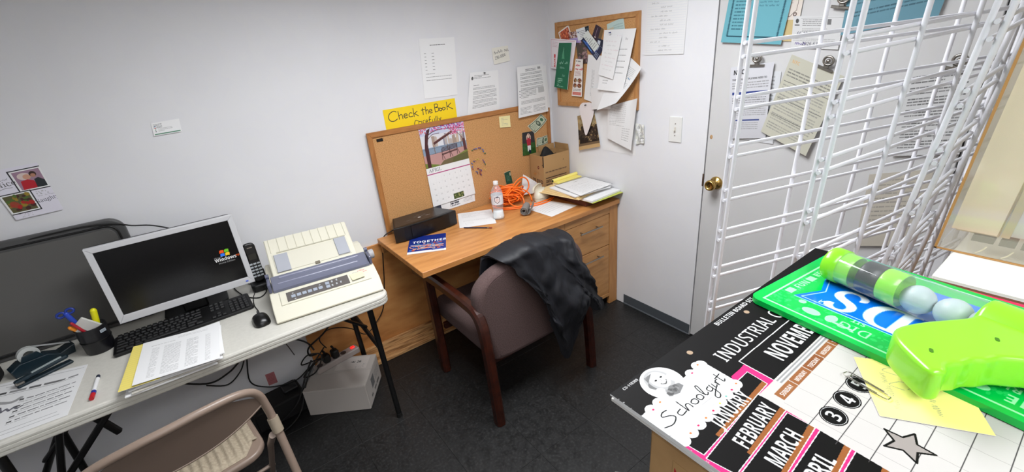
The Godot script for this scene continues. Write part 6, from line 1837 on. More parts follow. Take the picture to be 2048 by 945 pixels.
	for k in 10:
		b = MB.new(); b.box(tr.call(0.046 + k * 0.0362, 0.170, -0.0035), Vector3(0.0022, 0.003, 0.080), 0.0, TR)
		part(tray, "rib", b, M.putty_dark)
	# platen knob
	b = MB.new()
	b.lathe([[0.006, -0.012], [0.006, 0.004], [0.021, 0.005], [0.0225, 0.008], [0.0225, 0.026], [0.019, 0.029]], 20, Transform3D(Basis(Vector3(0, 1, 0), Vector3(1, 0, 0), Vector3(0, 0, -1)), Vector3(x1, Y + 0.092, 0.36)))
	part(t, "platen_knob", b, mat(Color(0.68, 0.68, 0.69), 0.45), "grey round platen knob")
	var c := cv(150, 90, Color(0.84, 0.825, 0.755), 81)
	c.scrawl(60, 34, 50, 20, Color(0.8, 0.25, 0.22), 3); c.scrawl(70, 64, 40, 18, Color(0.85, 0.35, 0.3), 3); c.lines(6, 34, 60, 1, 10, G(0.45), 0.8, 0.5)
	thing_sheet(t, "print", [on.call(0.330, 0.078, 0.0052), on.call(0.394, 0.078, 0.0052), on.call(0.394, 0.042, 0.0052), on.call(0.330, 0.042, 0.0052)], paper(c.tex(), 0.5), null, 0.0003, M.putty)
	# the whole printer stands a little askew
	var was := t.position
	t.position = Vector3(-1.771, Y, 0.396)
	t.rotation.y = -0.105
	var tx := t.transform
	c = cv(60, 50, Color(0.93, 0.92, 0.72), 82)
	sheet("note", "pale yellow sticky note on the front of the cream printer", "note", [tx * (on.call(0.318, 0.058, 0.006) - was), tx * (on.call(0.374, 0.060, 0.006) - was), tx * (on.call(0.376, 0.016, 0.010) - was), tx * (on.call(0.322, 0.012, 0.010) - was)], paper(c.tex()), 0.0004, func(u, w): return 0.004 * w * w)

func tape(Y: float):
	var t := thing("tape_dispenser", "dark teal tape dispenser with a white roll beside the pen cup", "tape dispenser", Vector3(-2.755, Y, 0.205), 0.42)
	var tl := mat(Color(0.04, 0.13, 0.17), 0.35)
	var b := MB.new()
	b.slab(PackedVector2Array([Vector2(-0.085, 0.0), Vector2(0.085, 0.0), Vector2(0.092, 0.034), Vector2(0.080, 0.032), Vector2(0.045, 0.022), Vector2(0.015, 0.040), Vector2(-0.06, 0.046), Vector2(-0.088, 0.03)]), -0.026, 0.026, 0.003, 2, Transform3D())
	lpart(t, "body", b, tl)
	b = MB.new()
	var ring := []
	b.lathe([[0.016, -0.009], [0.030, -0.009], [0.030, 0.009], [0.016, 0.009], [0.016, -0.009]], 24, Transform3D(Basis(Vector3(1, 0, 0), Vector3(0, 0, 1), Vector3(0, -1, 0)), Vector3(-0.025, 0.058, 0)), -1)
	lpart(t, "tape_roll", b, mat(Color(0.72, 0.73, 0.72), 0.4))
	b = MB.new(); b.bar([Vector3(-0.006, 0.0815, 0), Vector3(0.086, 0.038, 0)], 0.016, 0.0012, Vector3(0, 0, 1))
	lpart(t, "tape_strip", b, mat(Color(0.70, 0.71, 0.71), 0.3))
	for z in [-0.021, 0.021]:
		b = MB.new(); b.slab(PackedVector2Array([Vector2(-0.055, 0.045), Vector2(0.008, 0.042), Vector2(-0.005, 0.066), Vector2(-0.045, 0.066)]), z - 0.003, z + 0.003, 0.001, 1)
		lpart(t, "cheek", b, tl)
	t = thing("stapler", "dark teal stapler lying in front of the tape dispenser", "stapler", Vector3(-2.735, Y, 0.305), 0.45)
	b = MB.new(); b.bx(-0.078, 0.075, 0.0, 0.010, -0.015, 0.015, 0.003)
	lpart(t, "base", b, tl)
	b = MB.new(); b.box(Vector3(-0.004, 0.026, 0), Vector3(0.150, 0.013, 0.022), 0.004, Basis(Vector3(0, 0, 1), 0.08))
	lpart(t, "arm", b, tl)
	b = MB.new(); b.box(Vector3(0.012, 0.0345, 0), Vector3(0.085, 0.002, 0.012), 0.0005, Basis(Vector3(0, 0, 1), 0.08))
	lpart(t, "grip_strip", b, mat(Color(0.62, 0.66, 0.66), 0.4))
	b = MB.new(); b.bx(-0.078, -0.055, 0.010, 0.024, -0.011, 0.011, 0.002)
	lpart(t, "pivot", b, M.steel)
	b = MB.new(); b.slab(MB.rrect(0.15, 0.10, 0.03, 4), 0, 0.075, 0.014, 3, Transform3D(flat_basis(), Vector3(-2.935, Y, 0.225)))
	solo("black_case", "black rounded case at the far left of the table behind the white sheet", "case", b, M.black_soft, Vector3(-2.935, Y, 0.225))

func floor_things():
	# white carton under the table
	var t := thing("white_carton", "white cardboard carton on the floor under the folding table", "box", Vector3(-1.789, 0, 0.235), -0.578)
	var wc := mat(Color(0.74, 0.715, 0.69), 0.8)
	var b := MB.new(); b.bx(-0.160, 0.160, 0.001, 0.156, -0.128, 0.128, 0.003)
	lpart(t, "body", b, wc)
	for q in [[-0.128, -0.0008], [0.0008, 0.128]]:
		b = MB.new(); b.bx(-0.160, 0.160, 0.1565, 0.160, q[0], q[1], 0.001)
		lpart(t, "flap", b, wc)
	var c := cv(220, 130, Color(0.80, 0.775, 0.75), 83)
	c.scrawl(96, 62, 30, 20, G(0.15), 4); c.text("26", 136, 64, 32, G(0.15), "bold", 0.9); c.blotch(140, 80, 215, 125, [G(0.6), G(0.7)], 20, 2, 5, 0.5)
	var o := MeshInstance3D.new(); o.name = "print"
	o.mesh = sheet_mesh(Vector3(-0.04, 0.1606, -0.115), Vector3(0.13, 0.1606, -0.115), Vector3(0.13, 0.1606, -0.015), Vector3(-0.04, 0.1606, -0.015), paper(c.tex(), 0.8), 0.0003, null, 8, wc)
	t.add_child(o, true)
	c = cv(220, 130, Color(0.78, 0.755, 0.73), 84)
	c.rect(70, 20, 120, 80, G(0.5)); c.lines(74, 26, 40, 5, 10, G(0.25), 0.8); c.scrawl(40, 110, 24, 18, G(0.15), 4); c.lines(96, 98, 90, 1, 18, G(0.25), 0.9, 0.7); c.lines(130, 30, 70, 4, 12, G(0.45), 0.6)
	o = MeshInstance3D.new(); o.name = "print"
	o.mesh = sheet_mesh(Vector3(0.1606, 0.145, 0.118), Vector3(0.1606, 0.145, -0.118), Vector3(0.1606, 0.01, -0.118), Vector3(0.1606, 0.01, 0.118), paper(c.tex(), 0.8), 0.0003, null, 8, wc)
	t.add_child(o, true)
	# power strip on the carton
	t = thing("power_strip", "grey power strip with a red light on the white carton", "power strip", Vector3(-1.775, 0.1605, 0.135), 0.18)
	b = MB.new(); b.bx(-0.125, 0.125, 0, 0.036, -0.026, 0.026, 0.005)
	lpart(t, "body", b, mat(Color(0.66, 0.62, 0.60), 0.5))
	for k in 4:
		b = MB.new(); b.cyl(Vector3(-0.095 + k * 0.045, 0.0355, 0), Vector3(-0.095 + k * 0.045, 0.0372, 0), 0.016, 16)
		lpart(t, "socket", b, mat(Color(0.25, 0.22, 0.22), 0.5))
	b = MB.new(); b.bx(0.085, 0.108, 0.0361, 0.043, -0.009, 0.009, 0.002)
	var red := mat(Color(0.8, 0.05, 0.05), 0.3)
	red.emission_enabled = true
	red.emission = Color(1, 0.1, 0.08)
	red.emission_energy_multiplier = 1.2
	lpart(t, "switch_light", b, red, Vector3.ZERO, "glowing red switch")
	for k in 2:
		b = MB.new(); b.bx(-0.072 + k * 0.05, -0.036 + k * 0.05, 0.0375, 0.085, -0.022, 0.022, 0.006)
		var pos := t.position
		var pt := thing("plug", ["left", "right"][k] + " black plug standing in the power strip on the white carton", "plug", pos, 0.18)
		lpart(pt, "body", b, M.rubber)
		b = MB.new(); b.tube([Vector3(-0.054 + k * 0.05, 0.084, 0), Vector3(-0.058 + k * 0.05, 0.105, 0.004), Vector3(-0.064 + k * 0.05, 0.118, 0.008)], 0.006, 8)
		lpart(pt, "strain_relief", b, M.rubber)
	# black backup unit behind
	t = thing("power_unit", "black power unit on the floor under the cables left of the white carton", "electronics", Vector3(-2.10, 0, 0.13), 0.10)
	b = MB.new(); b.bx(-0.130, 0.115, 0.004, 0.115, -0.075, 0.075, 0.006)
	lpart(t, "body", b, M.black_soft)
	b = MB.new(); b.bx(0.03, 0.10, 0.1155, 0.135, -0.05, 0.03, 0.004)
	lpart(t, "adapter", b, M.black)
	for x in [-0.10, 0.09]:
		b = MB.new(); b.bx(x - 0.012, x + 0.012, 0.0005, 0.004, -0.05, 0.05)
		lpart(t, "foot", b, M.rubber)
	# cables under the table
	var cab := [
		["black cable drooping from the printer down to the power strip", [Vector3(-1.66, 0.66, 0.20), Vector3(-1.70, 0.52, 0.20), Vector3(-1.80, 0.40, 0.18), Vector3(-1.89, 0.33, 0.15), Vector3(-1.90, 0.27, 0.13), Vector3(-1.865, 0.265, 0.14)], 0.0045],
		["black cable sagging across the wall from the left to the plugs", [Vector3(-2.62, 0.66, 0.10), Vector3(-2.50, 0.42, 0.06), Vector3(-2.36, 0.30, 0.05), Vector3(-2.26, 0.31, 0.05), Vector3(-2.18, 0.36, 0.05), Vector3(-2.08, 0.385, 0.05), Vector3(-1.95, 0.365, 0.07), Vector3(-1.89, 0.33, 0.10), Vector3(-1.87, 0.285, 0.125)], 0.0045],
		["black cable making a low loop in front of the pink sticker", [Vector3(-2.36, 0.30, 0.065), Vector3(-2.28, 0.26, 0.07), Vector3(-2.21, 0.305, 0.07), Vector3(-2.165, 0.37, 0.06), Vector3(-2.19, 0.22, 0.06), Vector3(-2.13, 0.15, 0.065), Vector3(-2.04, 0.14, 0.10), Vector3(-1.98, 0.17, 0.14), Vector3(-1.92, 0.22, 0.16)], 0.0035],
		["black cable looping on the floor before the power unit", [Vector3(-1.90, 0.24, 0.18), Vector3(-1.96, 0.18, 0.22), Vector3(-2.03, 0.06, 0.27), Vector3(-2.12, 0.008, 0.28), Vector3(-2.18, 0.008, 0.25), Vector3(-2.13, 0.02, 0.225), Vector3(-2.03, 0.10, 0.245), Vector3(-1.95, 0.20, 0.19), Vector3(-1.90, 0.25, 0.15)], 0.0045],
		["black cable from the plugs along the plywood to the desk", [Vector3(-1.81, 0.27, 0.13), Vector3(-1.83, 0.33, 0.12), Vector3(-1.78, 0.355, 0.10), Vector3(-1.71, 0.33, 0.08), Vector3(-1.64, 0.27, 0.05), Vector3(-1.575, 0.20, 0.045), Vector3(-1.50, 0.235, 0.03), Vector3(-1.435, 0.31, 0.022), Vector3(-1.396, 0.465, 0.02), Vector3(-1.376, 0.59, 0.022), Vector3(-1.360, 0.70, 0.024), Vector3(-1.347, 0.74, 0.026), Vector3(-1.330, 0.765, 0.04), Vector3(-1.26, 0.78, 0.034)], 0.003],
		["tangled thin black cable heaped at the plugs", [Vector3(-1.93, 0.20, 0.16), Vector3(-1.88, 0.26, 0.20), Vector3(-1.83, 0.24, 0.16), Vector3(-1.88, 0.22, 0.12), Vector3(-1.95, 0.24, 0.14), Vector3(-1.91, 0.30, 0.17), Vector3(-1.85, 0.28, 0.19), Vector3(-1.90, 0.21, 0.21), Vector3(-1.96, 0.19, 0.18), Vector3(-1.89, 0.23, 0.15), Vector3(-1.82, 0.285, 0.135)], 0.0035],
		["faint grey cable hanging on the wall behind the power strip", [Vector3(-2.02, 0.66, 0.03), Vector3(-2.02, 0.45, 0.012), Vector3(-1.98, 0.32, 0.012), Vector3(-1.96, 0.24, 0.02)], 0.0025]]
	for k in cab.size():
		b = MB.new(); b.tube(MB.spl(cab[k][1], 6), cab[k][2], 7)
		solo("cable", cab[k][0], "cable", b, M.rubber if k != 6 else mat(Color(0.35, 0.33, 0.33), 0.6), cab[k][1][3])

func front_things():
	var Y := 1.300
	var X0 := -1.763
	var Z0 := 2.103
	var K := 2600.0
	var bk := Color(0.055, 0.048, 0.05)
	var wt := Color(0.93, 0.93, 0.93)
	var pk := Color(0.95, 0.20, 0.50)
	var c := cv(1440, 1100, bk, 90)
	var P := func(x: float, z: float) -> Vector2: return Vector2((x - X0) * K, (z - Z0) * K)
	var quad := func(a: Array, col: Color): c.poly([P.call(a[0], a[1]), P.call(a[2], a[3]), P.call(a[4], a[5]), P.call(a[6], a[7])], col)
	# pink ground
	quad.call([-1.763, 2.190, -1.60, 2.178, -1.60, 2.525, -1.763, 2.525], pk)
	quad.call([-1.635, 2.179, -1.601, 2.1795, -1.601, 2.216, -1.63, 2.216], pk)
	# month cards, a board of wood along the foot of each
	var wood := Color(0.62, 0.38, 0.20)
	var cards := [["JANUARY", -1.760, 2.191, -1.614, 2.188, -1.617, 2.212, -1.757, 2.219], ["FEBRUARY", -1.759, 2.2235, -1.641, 2.214, -1.640, 2.2435, -1.754, 2.250], ["MARCH", -1.757, 2.2535, -1.645, 2.247, -1.645, 2.273, -1.752, 2.281], ["APRIL", -1.757, 2.284, -1.645, 2.2785, -1.645, 2.305, -1.752, 2.312], ["MAY", -1.757, 2.315, -1.645, 2.310, -1.645, 2.336, -1.752, 2.343]]
	for q in cards:
		var A: Array = q.slice(1)
		quad.call([A[0] - 0.001, A[1] - 0.001, A[2] + 0.001, A[3] - 0.001, A[4] + 0.001, A[5] + 0.001, A[6] - 0.001, A[7] + 0.001], wt)
		quad.call(A, bk)
		quad.call([A[6] + 0.03, lerpf(A[7], A[5], 0.25) - 0.0040, A[4], A[5] - 0.0055, A[4], A[5], A[6] + 0.03, lerpf(A[7], A[5], 0.25)], wood)
		var ln: float = {"JANUARY": 0.070, "FEBRUARY": 0.078, "MARCH": 0.060, "APRIL": 0.052, "MAY": 0.04}[q[0]]
		var run: Array = glyphs(q[0], "bold")
		var p: Vector2 = P.call(A[0] + (0.044 if q[0] == "JANUARY" else 0.037), (A[1] + A[7]) / 2 + (0.0090 if q[0] == "JANUARY" else 0.0072))
		var ang := atan2(A[3] - A[1], A[2] - A[0])
		c.text(q[0], p.x, p.y, 60, wt, "bold", ln * K / (run[1] * 60.0 / 64), ang)
	# title and small lines along the top
	var p: Vector2 = P.call(-1.617, 2.1625)
	c.text("INDUSTRIAL CHIC", p.x, p.y, 70, wt, "sans", 0.86, 0.0, 1.0, 1.0); c.text("INDUSTRIAL CHIC", p.x + 1.5, p.y, 70, wt, "sans", 0.86, 0.0, 1.0, 1.0)
	p = P.call(-1.553, 2.1145); c.text("BULLETIN BOARD SET", p.x, p.y, 26, wt, "bold", 1.0)
	p = P.call(-1.747, 2.1105); c.text("CD-110309", p.x, p.y, 14, wt, "bold", 1.0)
	for q in [[-1.631, 2.1215], [-1.492, 2.1235]]:
		p = P.call(q[0], q[1]); c.ell(p.x, p.y, 11, 10, Color(0.72, 0.62, 0.52))
	# November card
	quad.call([-1.603, 2.1705, -1.2, 2.1745, -1.2, 2.216, -1.606, 2.2155], wt); quad.call([-1.6015, 2.172, -1.2, 2.176, -1.2, 2.2155, -1.6045, 2.2142], bk)
	p = P.call(-1.567, 2.2065); c.text("NOVEMBER", p.x, p.y, 88, wt, "bold", 0.66)
	for k in 22: quad.call([-1.60 + k * 0.018, 2.2145, -1.583 + k * 0.018, 2.2145, -1.583 + k * 0.018, 2.2225, -1.60 + k * 0.018, 2.2225], Color(0.55, 0.34, 0.19).lerp(Color(0.72, 0.5, 0.32), c.rng.randf()))
	# wide calendar poster
	quad.call([-1.640, 2.2145, -1.20, 2.2145, -1.20, 2.525, -1.664, 2.525], Color(0.84, 0.825, 0.81))
	quad.call([-1.604, 2.2165, -1.2, 2.2165, -1.2, 2.2225, -1.604, 2.2225], Color(0.62, 0.62, 0.62)); quad.call([-1.604, 2.2185, -1.2, 2.2185, -1.2, 2.2205, -1.604, 2.2205], G(0.9))
	for k in 8:
		var x: float = -1.6275 + k * 0.0352
		quad.call([x, 2.225, x + 0.034, 2.225, x + 0.033, 2.2365, x - 0.001, 2.2365], Color(0.56, 0.34, 0.20).lerp(Color(0.64, 0.42, 0.26), c.rng.randf()))
		if k < 7:
			p = P.call(x + 0.004, 2.2338)
			var nm: String = ["SUNDAY", "MONDAY", "TUESDAY", "WEDNESDAY", "THURSDAY", "FRIDAY", "SATURDAY"][k]
			var run: Array = glyphs(nm, "bold")
			c.text(nm, p.x, p.y, 19, wt, "bold", 0.0255 * K / (run[1] * 19.0 / 64))
	var grey := Color(0.30, 0.29, 0.29)
	for k in 7: c.line([P.call(-1.652, 2.2675 + k * 0.0268), P.call(-1.20, 2.2675 + k * 0.0268)], 2, grey)
	for k in 12: c.line([P.call(-1.6325 + k * 0.0352, 2.238), P.call(-1.6365 + k * 0.0352, 2.52)], 1, Color(0.55, 0.53, 0.52), 0.7)
	for k in 90: c.line([P.call(c.rng.randf_range(-1.64, -1.2), c.rng.randf_range(2.24, 2.5)), P.call(c.rng.randf_range(-1.64, -1.2), c.rng.randf_range(2.24, 2.5))], 1, Color(0.80, 0.78, 0.75), 0.0)
	for k in 3:
		p = P.call([-1.6145, -1.579, -1.5445][k], 2.2790)
		c.ell(p.x, p.y, 37, 33, bk); c.ell(p.x, p.y, 34, 30, wt); c.ell(p.x, p.y, 32.5, 28.5, bk)
		c.text(["3", "4", "5"][k], p.x - 17, p.y + 19, 52, wt, "bold")
	var star := []
	for k in 10:
		var a := -PI / 2 + PI * k / 5 + 0.35
		var r := 0.021 if k % 2 == 0 else 0.0095
		star.append(P.call(-1.604 + r * cos(a), 2.337 + r * sin(a)))
	c.poly(star, Color(0.66, 0.63, 0.61)); star.append(star[0]); c.line(star, 5, bk)
	# right margin: brick brown with a pink line
	quad.call([-1.262, 2.165, -1.21, 2.165, -1.21, 2.525, -1.262, 2.525], Color(0.42, 0.27, 0.20))
	for k in 50: quad.call([-1.258, 2.168 + k * 0.007, -1.232, 2.168 + k * 0.007, -1.232, 2.1735 + k * 0.007, -1.258, 2.1735 + k * 0.007], Color(0.36, 0.20, 0.15).lerp(Color(0.58, 0.40, 0.28), c.rng.randf()))
	quad.call([-1.231, 2.17, -1.2175, 2.17, -1.2175, 2.525, -1.231, 2.525], Color(0.90, 0.22, 0.38))
	# white scalloped label with script and a round portrait
	var lab := []
	for q in [[-1.764, 2.1480], [-1.75, 2.1475], [-1.66, 2.1425], [-1.6385, 2.1420], [-1.6355, 2.150], [-1.6380, 2.188], [-1.645, 2.1935], [-1.765, 2.1985]]: lab.append(P.call(q[0], q[1]))
	c.poly(lab, wt)
	for q in [[-1.7475, 2.1500], [-1.7325, 2.1490], [-1.6645, 2.1455], [-1.6470, 2.1425], [-1.6415, 2.1440], [-1.6430, 2.1890]]:
		p = P.call(q[0], q[1]); c.ell(p.x, p.y, 21, 19, wt)
	for k in 8:
		p = P.call(-1.7575 + k * 0.0152, 2.1965 - k * 0.0009); c.ell(p.x, p.y, 21, 19, wt)
	var dots := [Color(0.9, 0.5, 0.25), Color(0.85, 0.15, 0.4), Color(0.5, 0.75, 0.7), Color(0.85, 0.85, 0.4), Color(0.85, 0.15, 0.35), Color(0.9, 0.5, 0.3)]
	var dp := [[-1.6450, 2.1415], [-1.663, 2.1455], [-1.731, 2.149], [-1.746, 2.151], [-1.642, 2.189], [-1.655, 2.191], [-1.669, 2.1922], [-1.684, 2.1935], [-1.699, 2.1945], [-1.714, 2.1950], [-1.729, 2.1955], [-1.744, 2.1960]]
	for k in dp.size():
		p = P.call(dp[k][0], dp[k][1]); c.ell(p.x, p.y, 4, 3, dots[[0, 1, 0, 1, 0, 1, 2, 3, 4, 0, 1, 5][k]])
	var script := [[0.10, 0.05, 0.02, 0.02, -0.03, 0.22, 0.06, 0.45, 0.09, 0.72, -0.02, 0.95, -0.14, 0.80], [0.24, 0.52, 0.16, 0.60, 0.17, 0.88, 0.27, 0.84], [0.30, -0.02, 0.29, 0.9, 0.33, 0.55, 0.38, 0.56, 0.38, 0.9], [0.47, 0.52, 0.42, 0.65, 0.45, 0.9, 0.51, 0.85, 0.51, 0.6, 0.47, 0.52], [0.58, 0.50, 0.54, 0.65, 0.56, 0.9, 0.62, 0.85, 0.62, 0.6, 0.58, 0.50], [0.66, 0.85, 0.72, 0.1, 0.69, 0.02, 0.66, 0.5, 0.68, 0.9, 0.73, 0.8], [0.82, 0.52, 0.76, 0.60, 0.77, 0.88, 0.83, 0.80, 0.84, 0.5, 0.82, 1.3, 0.75, 1.5, 0.74, 1.25, 0.88, 0.9], [0.89, 0.52, 0.88, 0.88, 0.93, 0.8], [0.95, 0.55, 0.95, 0.9, 0.97, 0.55, 1.02, 0.52], [1.07, 0.1, 1.05, 0.88, 1.10, 0.82], [1.0, 0.42, 1.13, 0.34]]
	for q in script:
		var pts := []
		for k in range(0, q.size(), 2):
			var e: Vector2 = P.call(-1.745 + q[k] * 0.092, 2.1600 + q[k + 1] * 0.0185 + q[k] * 0.001)
			pts.append(e)
		c.curve(pts, 3.4, G(0.12))
	c.lines(150, 224, 60, 1, 8, G(0.7), 0.5); c.line([P.call(-1.70, 2.182), P.call(-1.682, 2.1825)], 1.5, G(0.6))
	p = P.call(-1.7025, 2.1315)
	c.ell(p.x, p.y, 71, 68, G(0.95)); c.ell(p.x, p.y, 67, 64, G(0.84))
	# portrait in greys: light hair, smiling face, dark shoulders
	c.ell(p.x - 2, p.y - 11, 45, 48, G(0.74)); c.ell(p.x + 3, p.y - 14, 31, 37, G(0.90))
	for k in 12: c.curve([p + Vector2(-28 + k * 3, -48), p + Vector2(-37 - k, -14), p + Vector2(-34 + k * 0.5, 20)], 1.6, G(0.45 + 0.05 * (k % 3)))
	c.ell(p.x - 9, p.y - 18, 5, 3, G(0.2)); c.ell(p.x + 16, p.y - 18, 5, 3, G(0.2)); c.curve([p + Vector2(-9, 1), p + Vector2(4, 10), p + Vector2(18, 0)], 4, G(0.35)); c.curve([p + Vector2(-6, 2), p + Vector2(4, 6), p + Vector2(15, 1)], 3, G(0.97)); c.line([p + Vector2(4, -14), p + Vector2(6, -6)], 1.6, G(0.6))
	c.poly([p + Vector2(-31, 37), p + Vector2(0, 23), p + Vector2(34, 34), p + Vector2(36, 50), p + Vector2(0, 62), p + Vector2(-34, 50)], G(0.52)); c.blotch(p.x - 26, p.y + 34, p.x + 30, p.y + 52, [G(0.35), G(0.6), G(0.45)], 24, 3, 9, 0.7); c.ell(p.x - 37, p.y + 20, 17, 13, G(0.92)); c.ell(p.x + 42, p.y + 6, 14, 20, G(0.88))
	# worn left edge
	for k in 40: c.ell(c.rng.randf_range(0, 3), c.rng.randf_range(0, 1100), 3, 2, G(0.75), 0.7)
	var t := thing("calendar_set", "black bulletin board calendar set with pink and white print lying on the cartons", "poster set", Vector3(-1.485, 1.287, 2.31))
	var packm := paper(c.tex(), 0.6)
	packm.metallic_specular = 0.25
	packm.albedo_color = Color(0.88, 0.88, 0.88)
	thing_sheet(t, "top_sheet", ony(Y, [X0, Z0, X0 + 1440 / K, Z0, X0 + 1440 / K, Z0 + 1100 / K, X0, Z0 + 1100 / K]), packm, null, 0.0022, M.paper)
	var b := MB.new(); b.box(Vector3(-1.487, Y - 0.0048, 2.316), Vector3(0.549, 0.0040, 0.420), 0.0006, Basis(Vector3(0, 1, 0), 0.006))
	part(t, "sheets", b, M.paper)
	b = MB.new(); b.box(Vector3(-1.486, Y - 0.0097, 2.314), Vector3(0.552, 0.0045, 0.420), 0.0006, Basis(Vector3(0, 1, 0), -0.004))
	part(t, "backing_card", b, mat(Color(0.88, 0.87, 0.85), 0.8))
	green_sheet(Y)
	toy(Y)
	# yellow note with its paper clip
	c = cv(200, 160, Color(0.97, 0.92, 0.55), 92)
	for k in 2: c.curve(V2([96 + k * 50, 60, 110 + k * 50, 40, 124 + k * 50, 62, 112 + k * 50, 78, 100 + k * 50, 66]), 1.5, G(0.5), 0.8); c.scrawl(30, 40 + k * 60, 100, 10, G(0.45), 1.2, 0.6)
	sheet("note", "yellow sticky note lying on the calendar set partly under the lime toy", "note", ony(Y + 0.0012, [-1.582, 2.309, -1.498, 2.258, -1.445, 2.335, -1.533, 2.386]), paper(c.tex()), 0.0004, func(u, w): return 0.006 * w * u * w)
	b = MB.new()
	var d := Vector3(-0.24, 0, 0.97).normalized()
	var s := Vector3(0.97, 0, 0.24).normalized()
	var o := Vector3(-1.545, Y + 0.0035, 2.288)
	var cl := []
	for q in [[0.010, -0.0035], [-0.016, -0.0035], [-0.0195, 0.0], [-0.016, 0.0035], [0.016, 0.0035], [0.0205, -0.0005], [0.016, -0.0050], [-0.021, -0.0052], [-0.0262, 0.0], [-0.021, 0.0055], [0.012, 0.0055]]: cl.append(o + d * q[0] + s * q[1])
	b.tube(MB.spl(cl, 4), 0.00055, 6)
	solo("paper_clip", "grey wire paper clip on the yellow sticky note", "paper clip", b, M.steel, o)
	# white board and the cream case beyond
	b = MB.new(); b.bx(-1.204, -0.73, 1.2695, 1.304, 2.264, 2.745, 0.002)
	solo("white_board", "thick white board lying on the carton behind the toy", "board", b, mat(Color(0.92, 0.91, 0.88), 0.5), Vector3(-0.97, 1.27, 2.5))
	case()

func green_sheet(Y: float):
	var O := Vector3(-1.463, Y + 0.010, 2.111)
	var U := Vector3(0.990, 0, 0.10).normalized()
	var W := Vector3(-0.150, 0, 0.989).normalized()
	var K := 2000.0
	var gr := Color(0.0, 0.72, 0.29)
	var lt := Color(0.62, 0.93, 0.70)
	var c := cv(500, 840, gr, 93)
	# light ruled border
	for q in [[20, 30, 480, 36], [20, 30, 26, 820], [474, 30, 480, 820]]: c.rect(q[0], q[1], q[2], q[3], lt)
	# speckled print
	c.blotch(30, 40, 108, 820, [Color(0.25, 0.85, 0.45)], 120, 2, 8, 0.5)
	c.blotch(30, 40, 470, 72, [Color(0.25, 0.85, 0.45)], 90, 2, 8, 0.5)
	# words run from the near end to the far end, letters' heads to the left
	var words := [["DIG", 66, 300, 46], ["SMILE", 66, 470, 40], ["PLAY", 98, 420, 28], ["HOME", 62, 660, 40], ["RUN", 96, 560, 28], ["DRAW", 100, 720, 30], ["SIT", 98, 270, 24], ["NOW", 60, 760, 34], ["BUILD", 62, 830, 34]]
	for q in words: c.text(q[0], q[1] + 12, q[2], q[3], lt, "bold" if q[2] != 300 else "sans", 1.0, -PI / 2)
	for q in [[60, 150, 16, 24], [66, 200, 20, 14], [90, 110, 10, 10], [60, 500, 14, 18], [88, 620, 12, 12], [64, 690, 18, 12]]: c.ell(q[0], q[1], q[2], q[3], lt)
	c.rect(36, 340, 44, 400, lt); c.rect(50, 210, 58, 260, lt); c.rect(80, 330, 86, 360, lt)
	for q in [["FUN", 150, 68, 30], ["READ", 260, 66, 30], ["GO", 360, 68, 30], ["SIT", 420, 66, 26]]: c.text(q[0], q[1], q[2], q[3], lt, "bold")
	c.rect(110, 44, 140, 66, lt); c.rect(220, 46, 250, 68, lt)
	# blue ribbon with notched end and white capitals
	var bl := Color(0.02, 0.42, 0.85)
	c.poly(V2([106, 76, 190, 110, 262, 84, 420, 84, 420, 840, 118, 840]), bl)
	c.line(V2([116, 92, 192, 122, 262, 98]), 3, Color(0.65, 0.82, 0.98)); c.line(V2([116, 92, 128, 840]), 3, Color(0.65, 0.82, 0.98)); c.line(V2([104, 76, 116, 840]), 3, Color(0.55, 0.8, 0.95))
	c.text("KIDS", 247, 534, 182, Color(0.90, 0.94, 0.97), "serifbold", 0.86, -PI / 2)
	c.text("TM", 140, 172, 26, Color(0.85, 0.92, 0.97), "sans", 1.0, -PI / 2)
	var f := func(u: float, w: float) -> Vector3: return O + U * (u / K) + W * (w / K)
	var t := thing("green_pack", "bright green printed plastic pack with a blue ribbon under the toy", "package", Vector3(-1.38, Y, 2.3))
	var b := MB.new()
	var a := MB.new()
	# outline with rounded corners, fanned into a textured top
	var o := MB.rrect(500.0 / K, 840.0 / K, 0.014, 6)
	var pts := []
	var uv := []
	for q in o:
		var u := (q.x + 0.125) * K
		var w := (q.y + 0.21) * K
		pts.append(f.call(u, w)); uv.append(Vector2(u / 500.0, w / 840.0))
	var mid: Vector3 = f.call(250, 420)
	for i in pts.size():
		var j := (i + 1) % pts.size()
		a.tri(mid, pts[j], pts[i], 1, Vector2(0.5, 0.5), uv[j], uv[i])
		b.quad(pts[i], pts[j], pts[j] - Vector3(0, 0.0085, 0), pts[i] - Vector3(0, 0.0085, 0))
		b.tri(mid - Vector3(0, 0.0085, 0), pts[i] - Vector3(0, 0.0085, 0), pts[j] - Vector3(0, 0.0085, 0))
	part(t, "print", a, paper(c.tex(), 0.12))
	part(t, "body", b, mat(gr, 0.3))

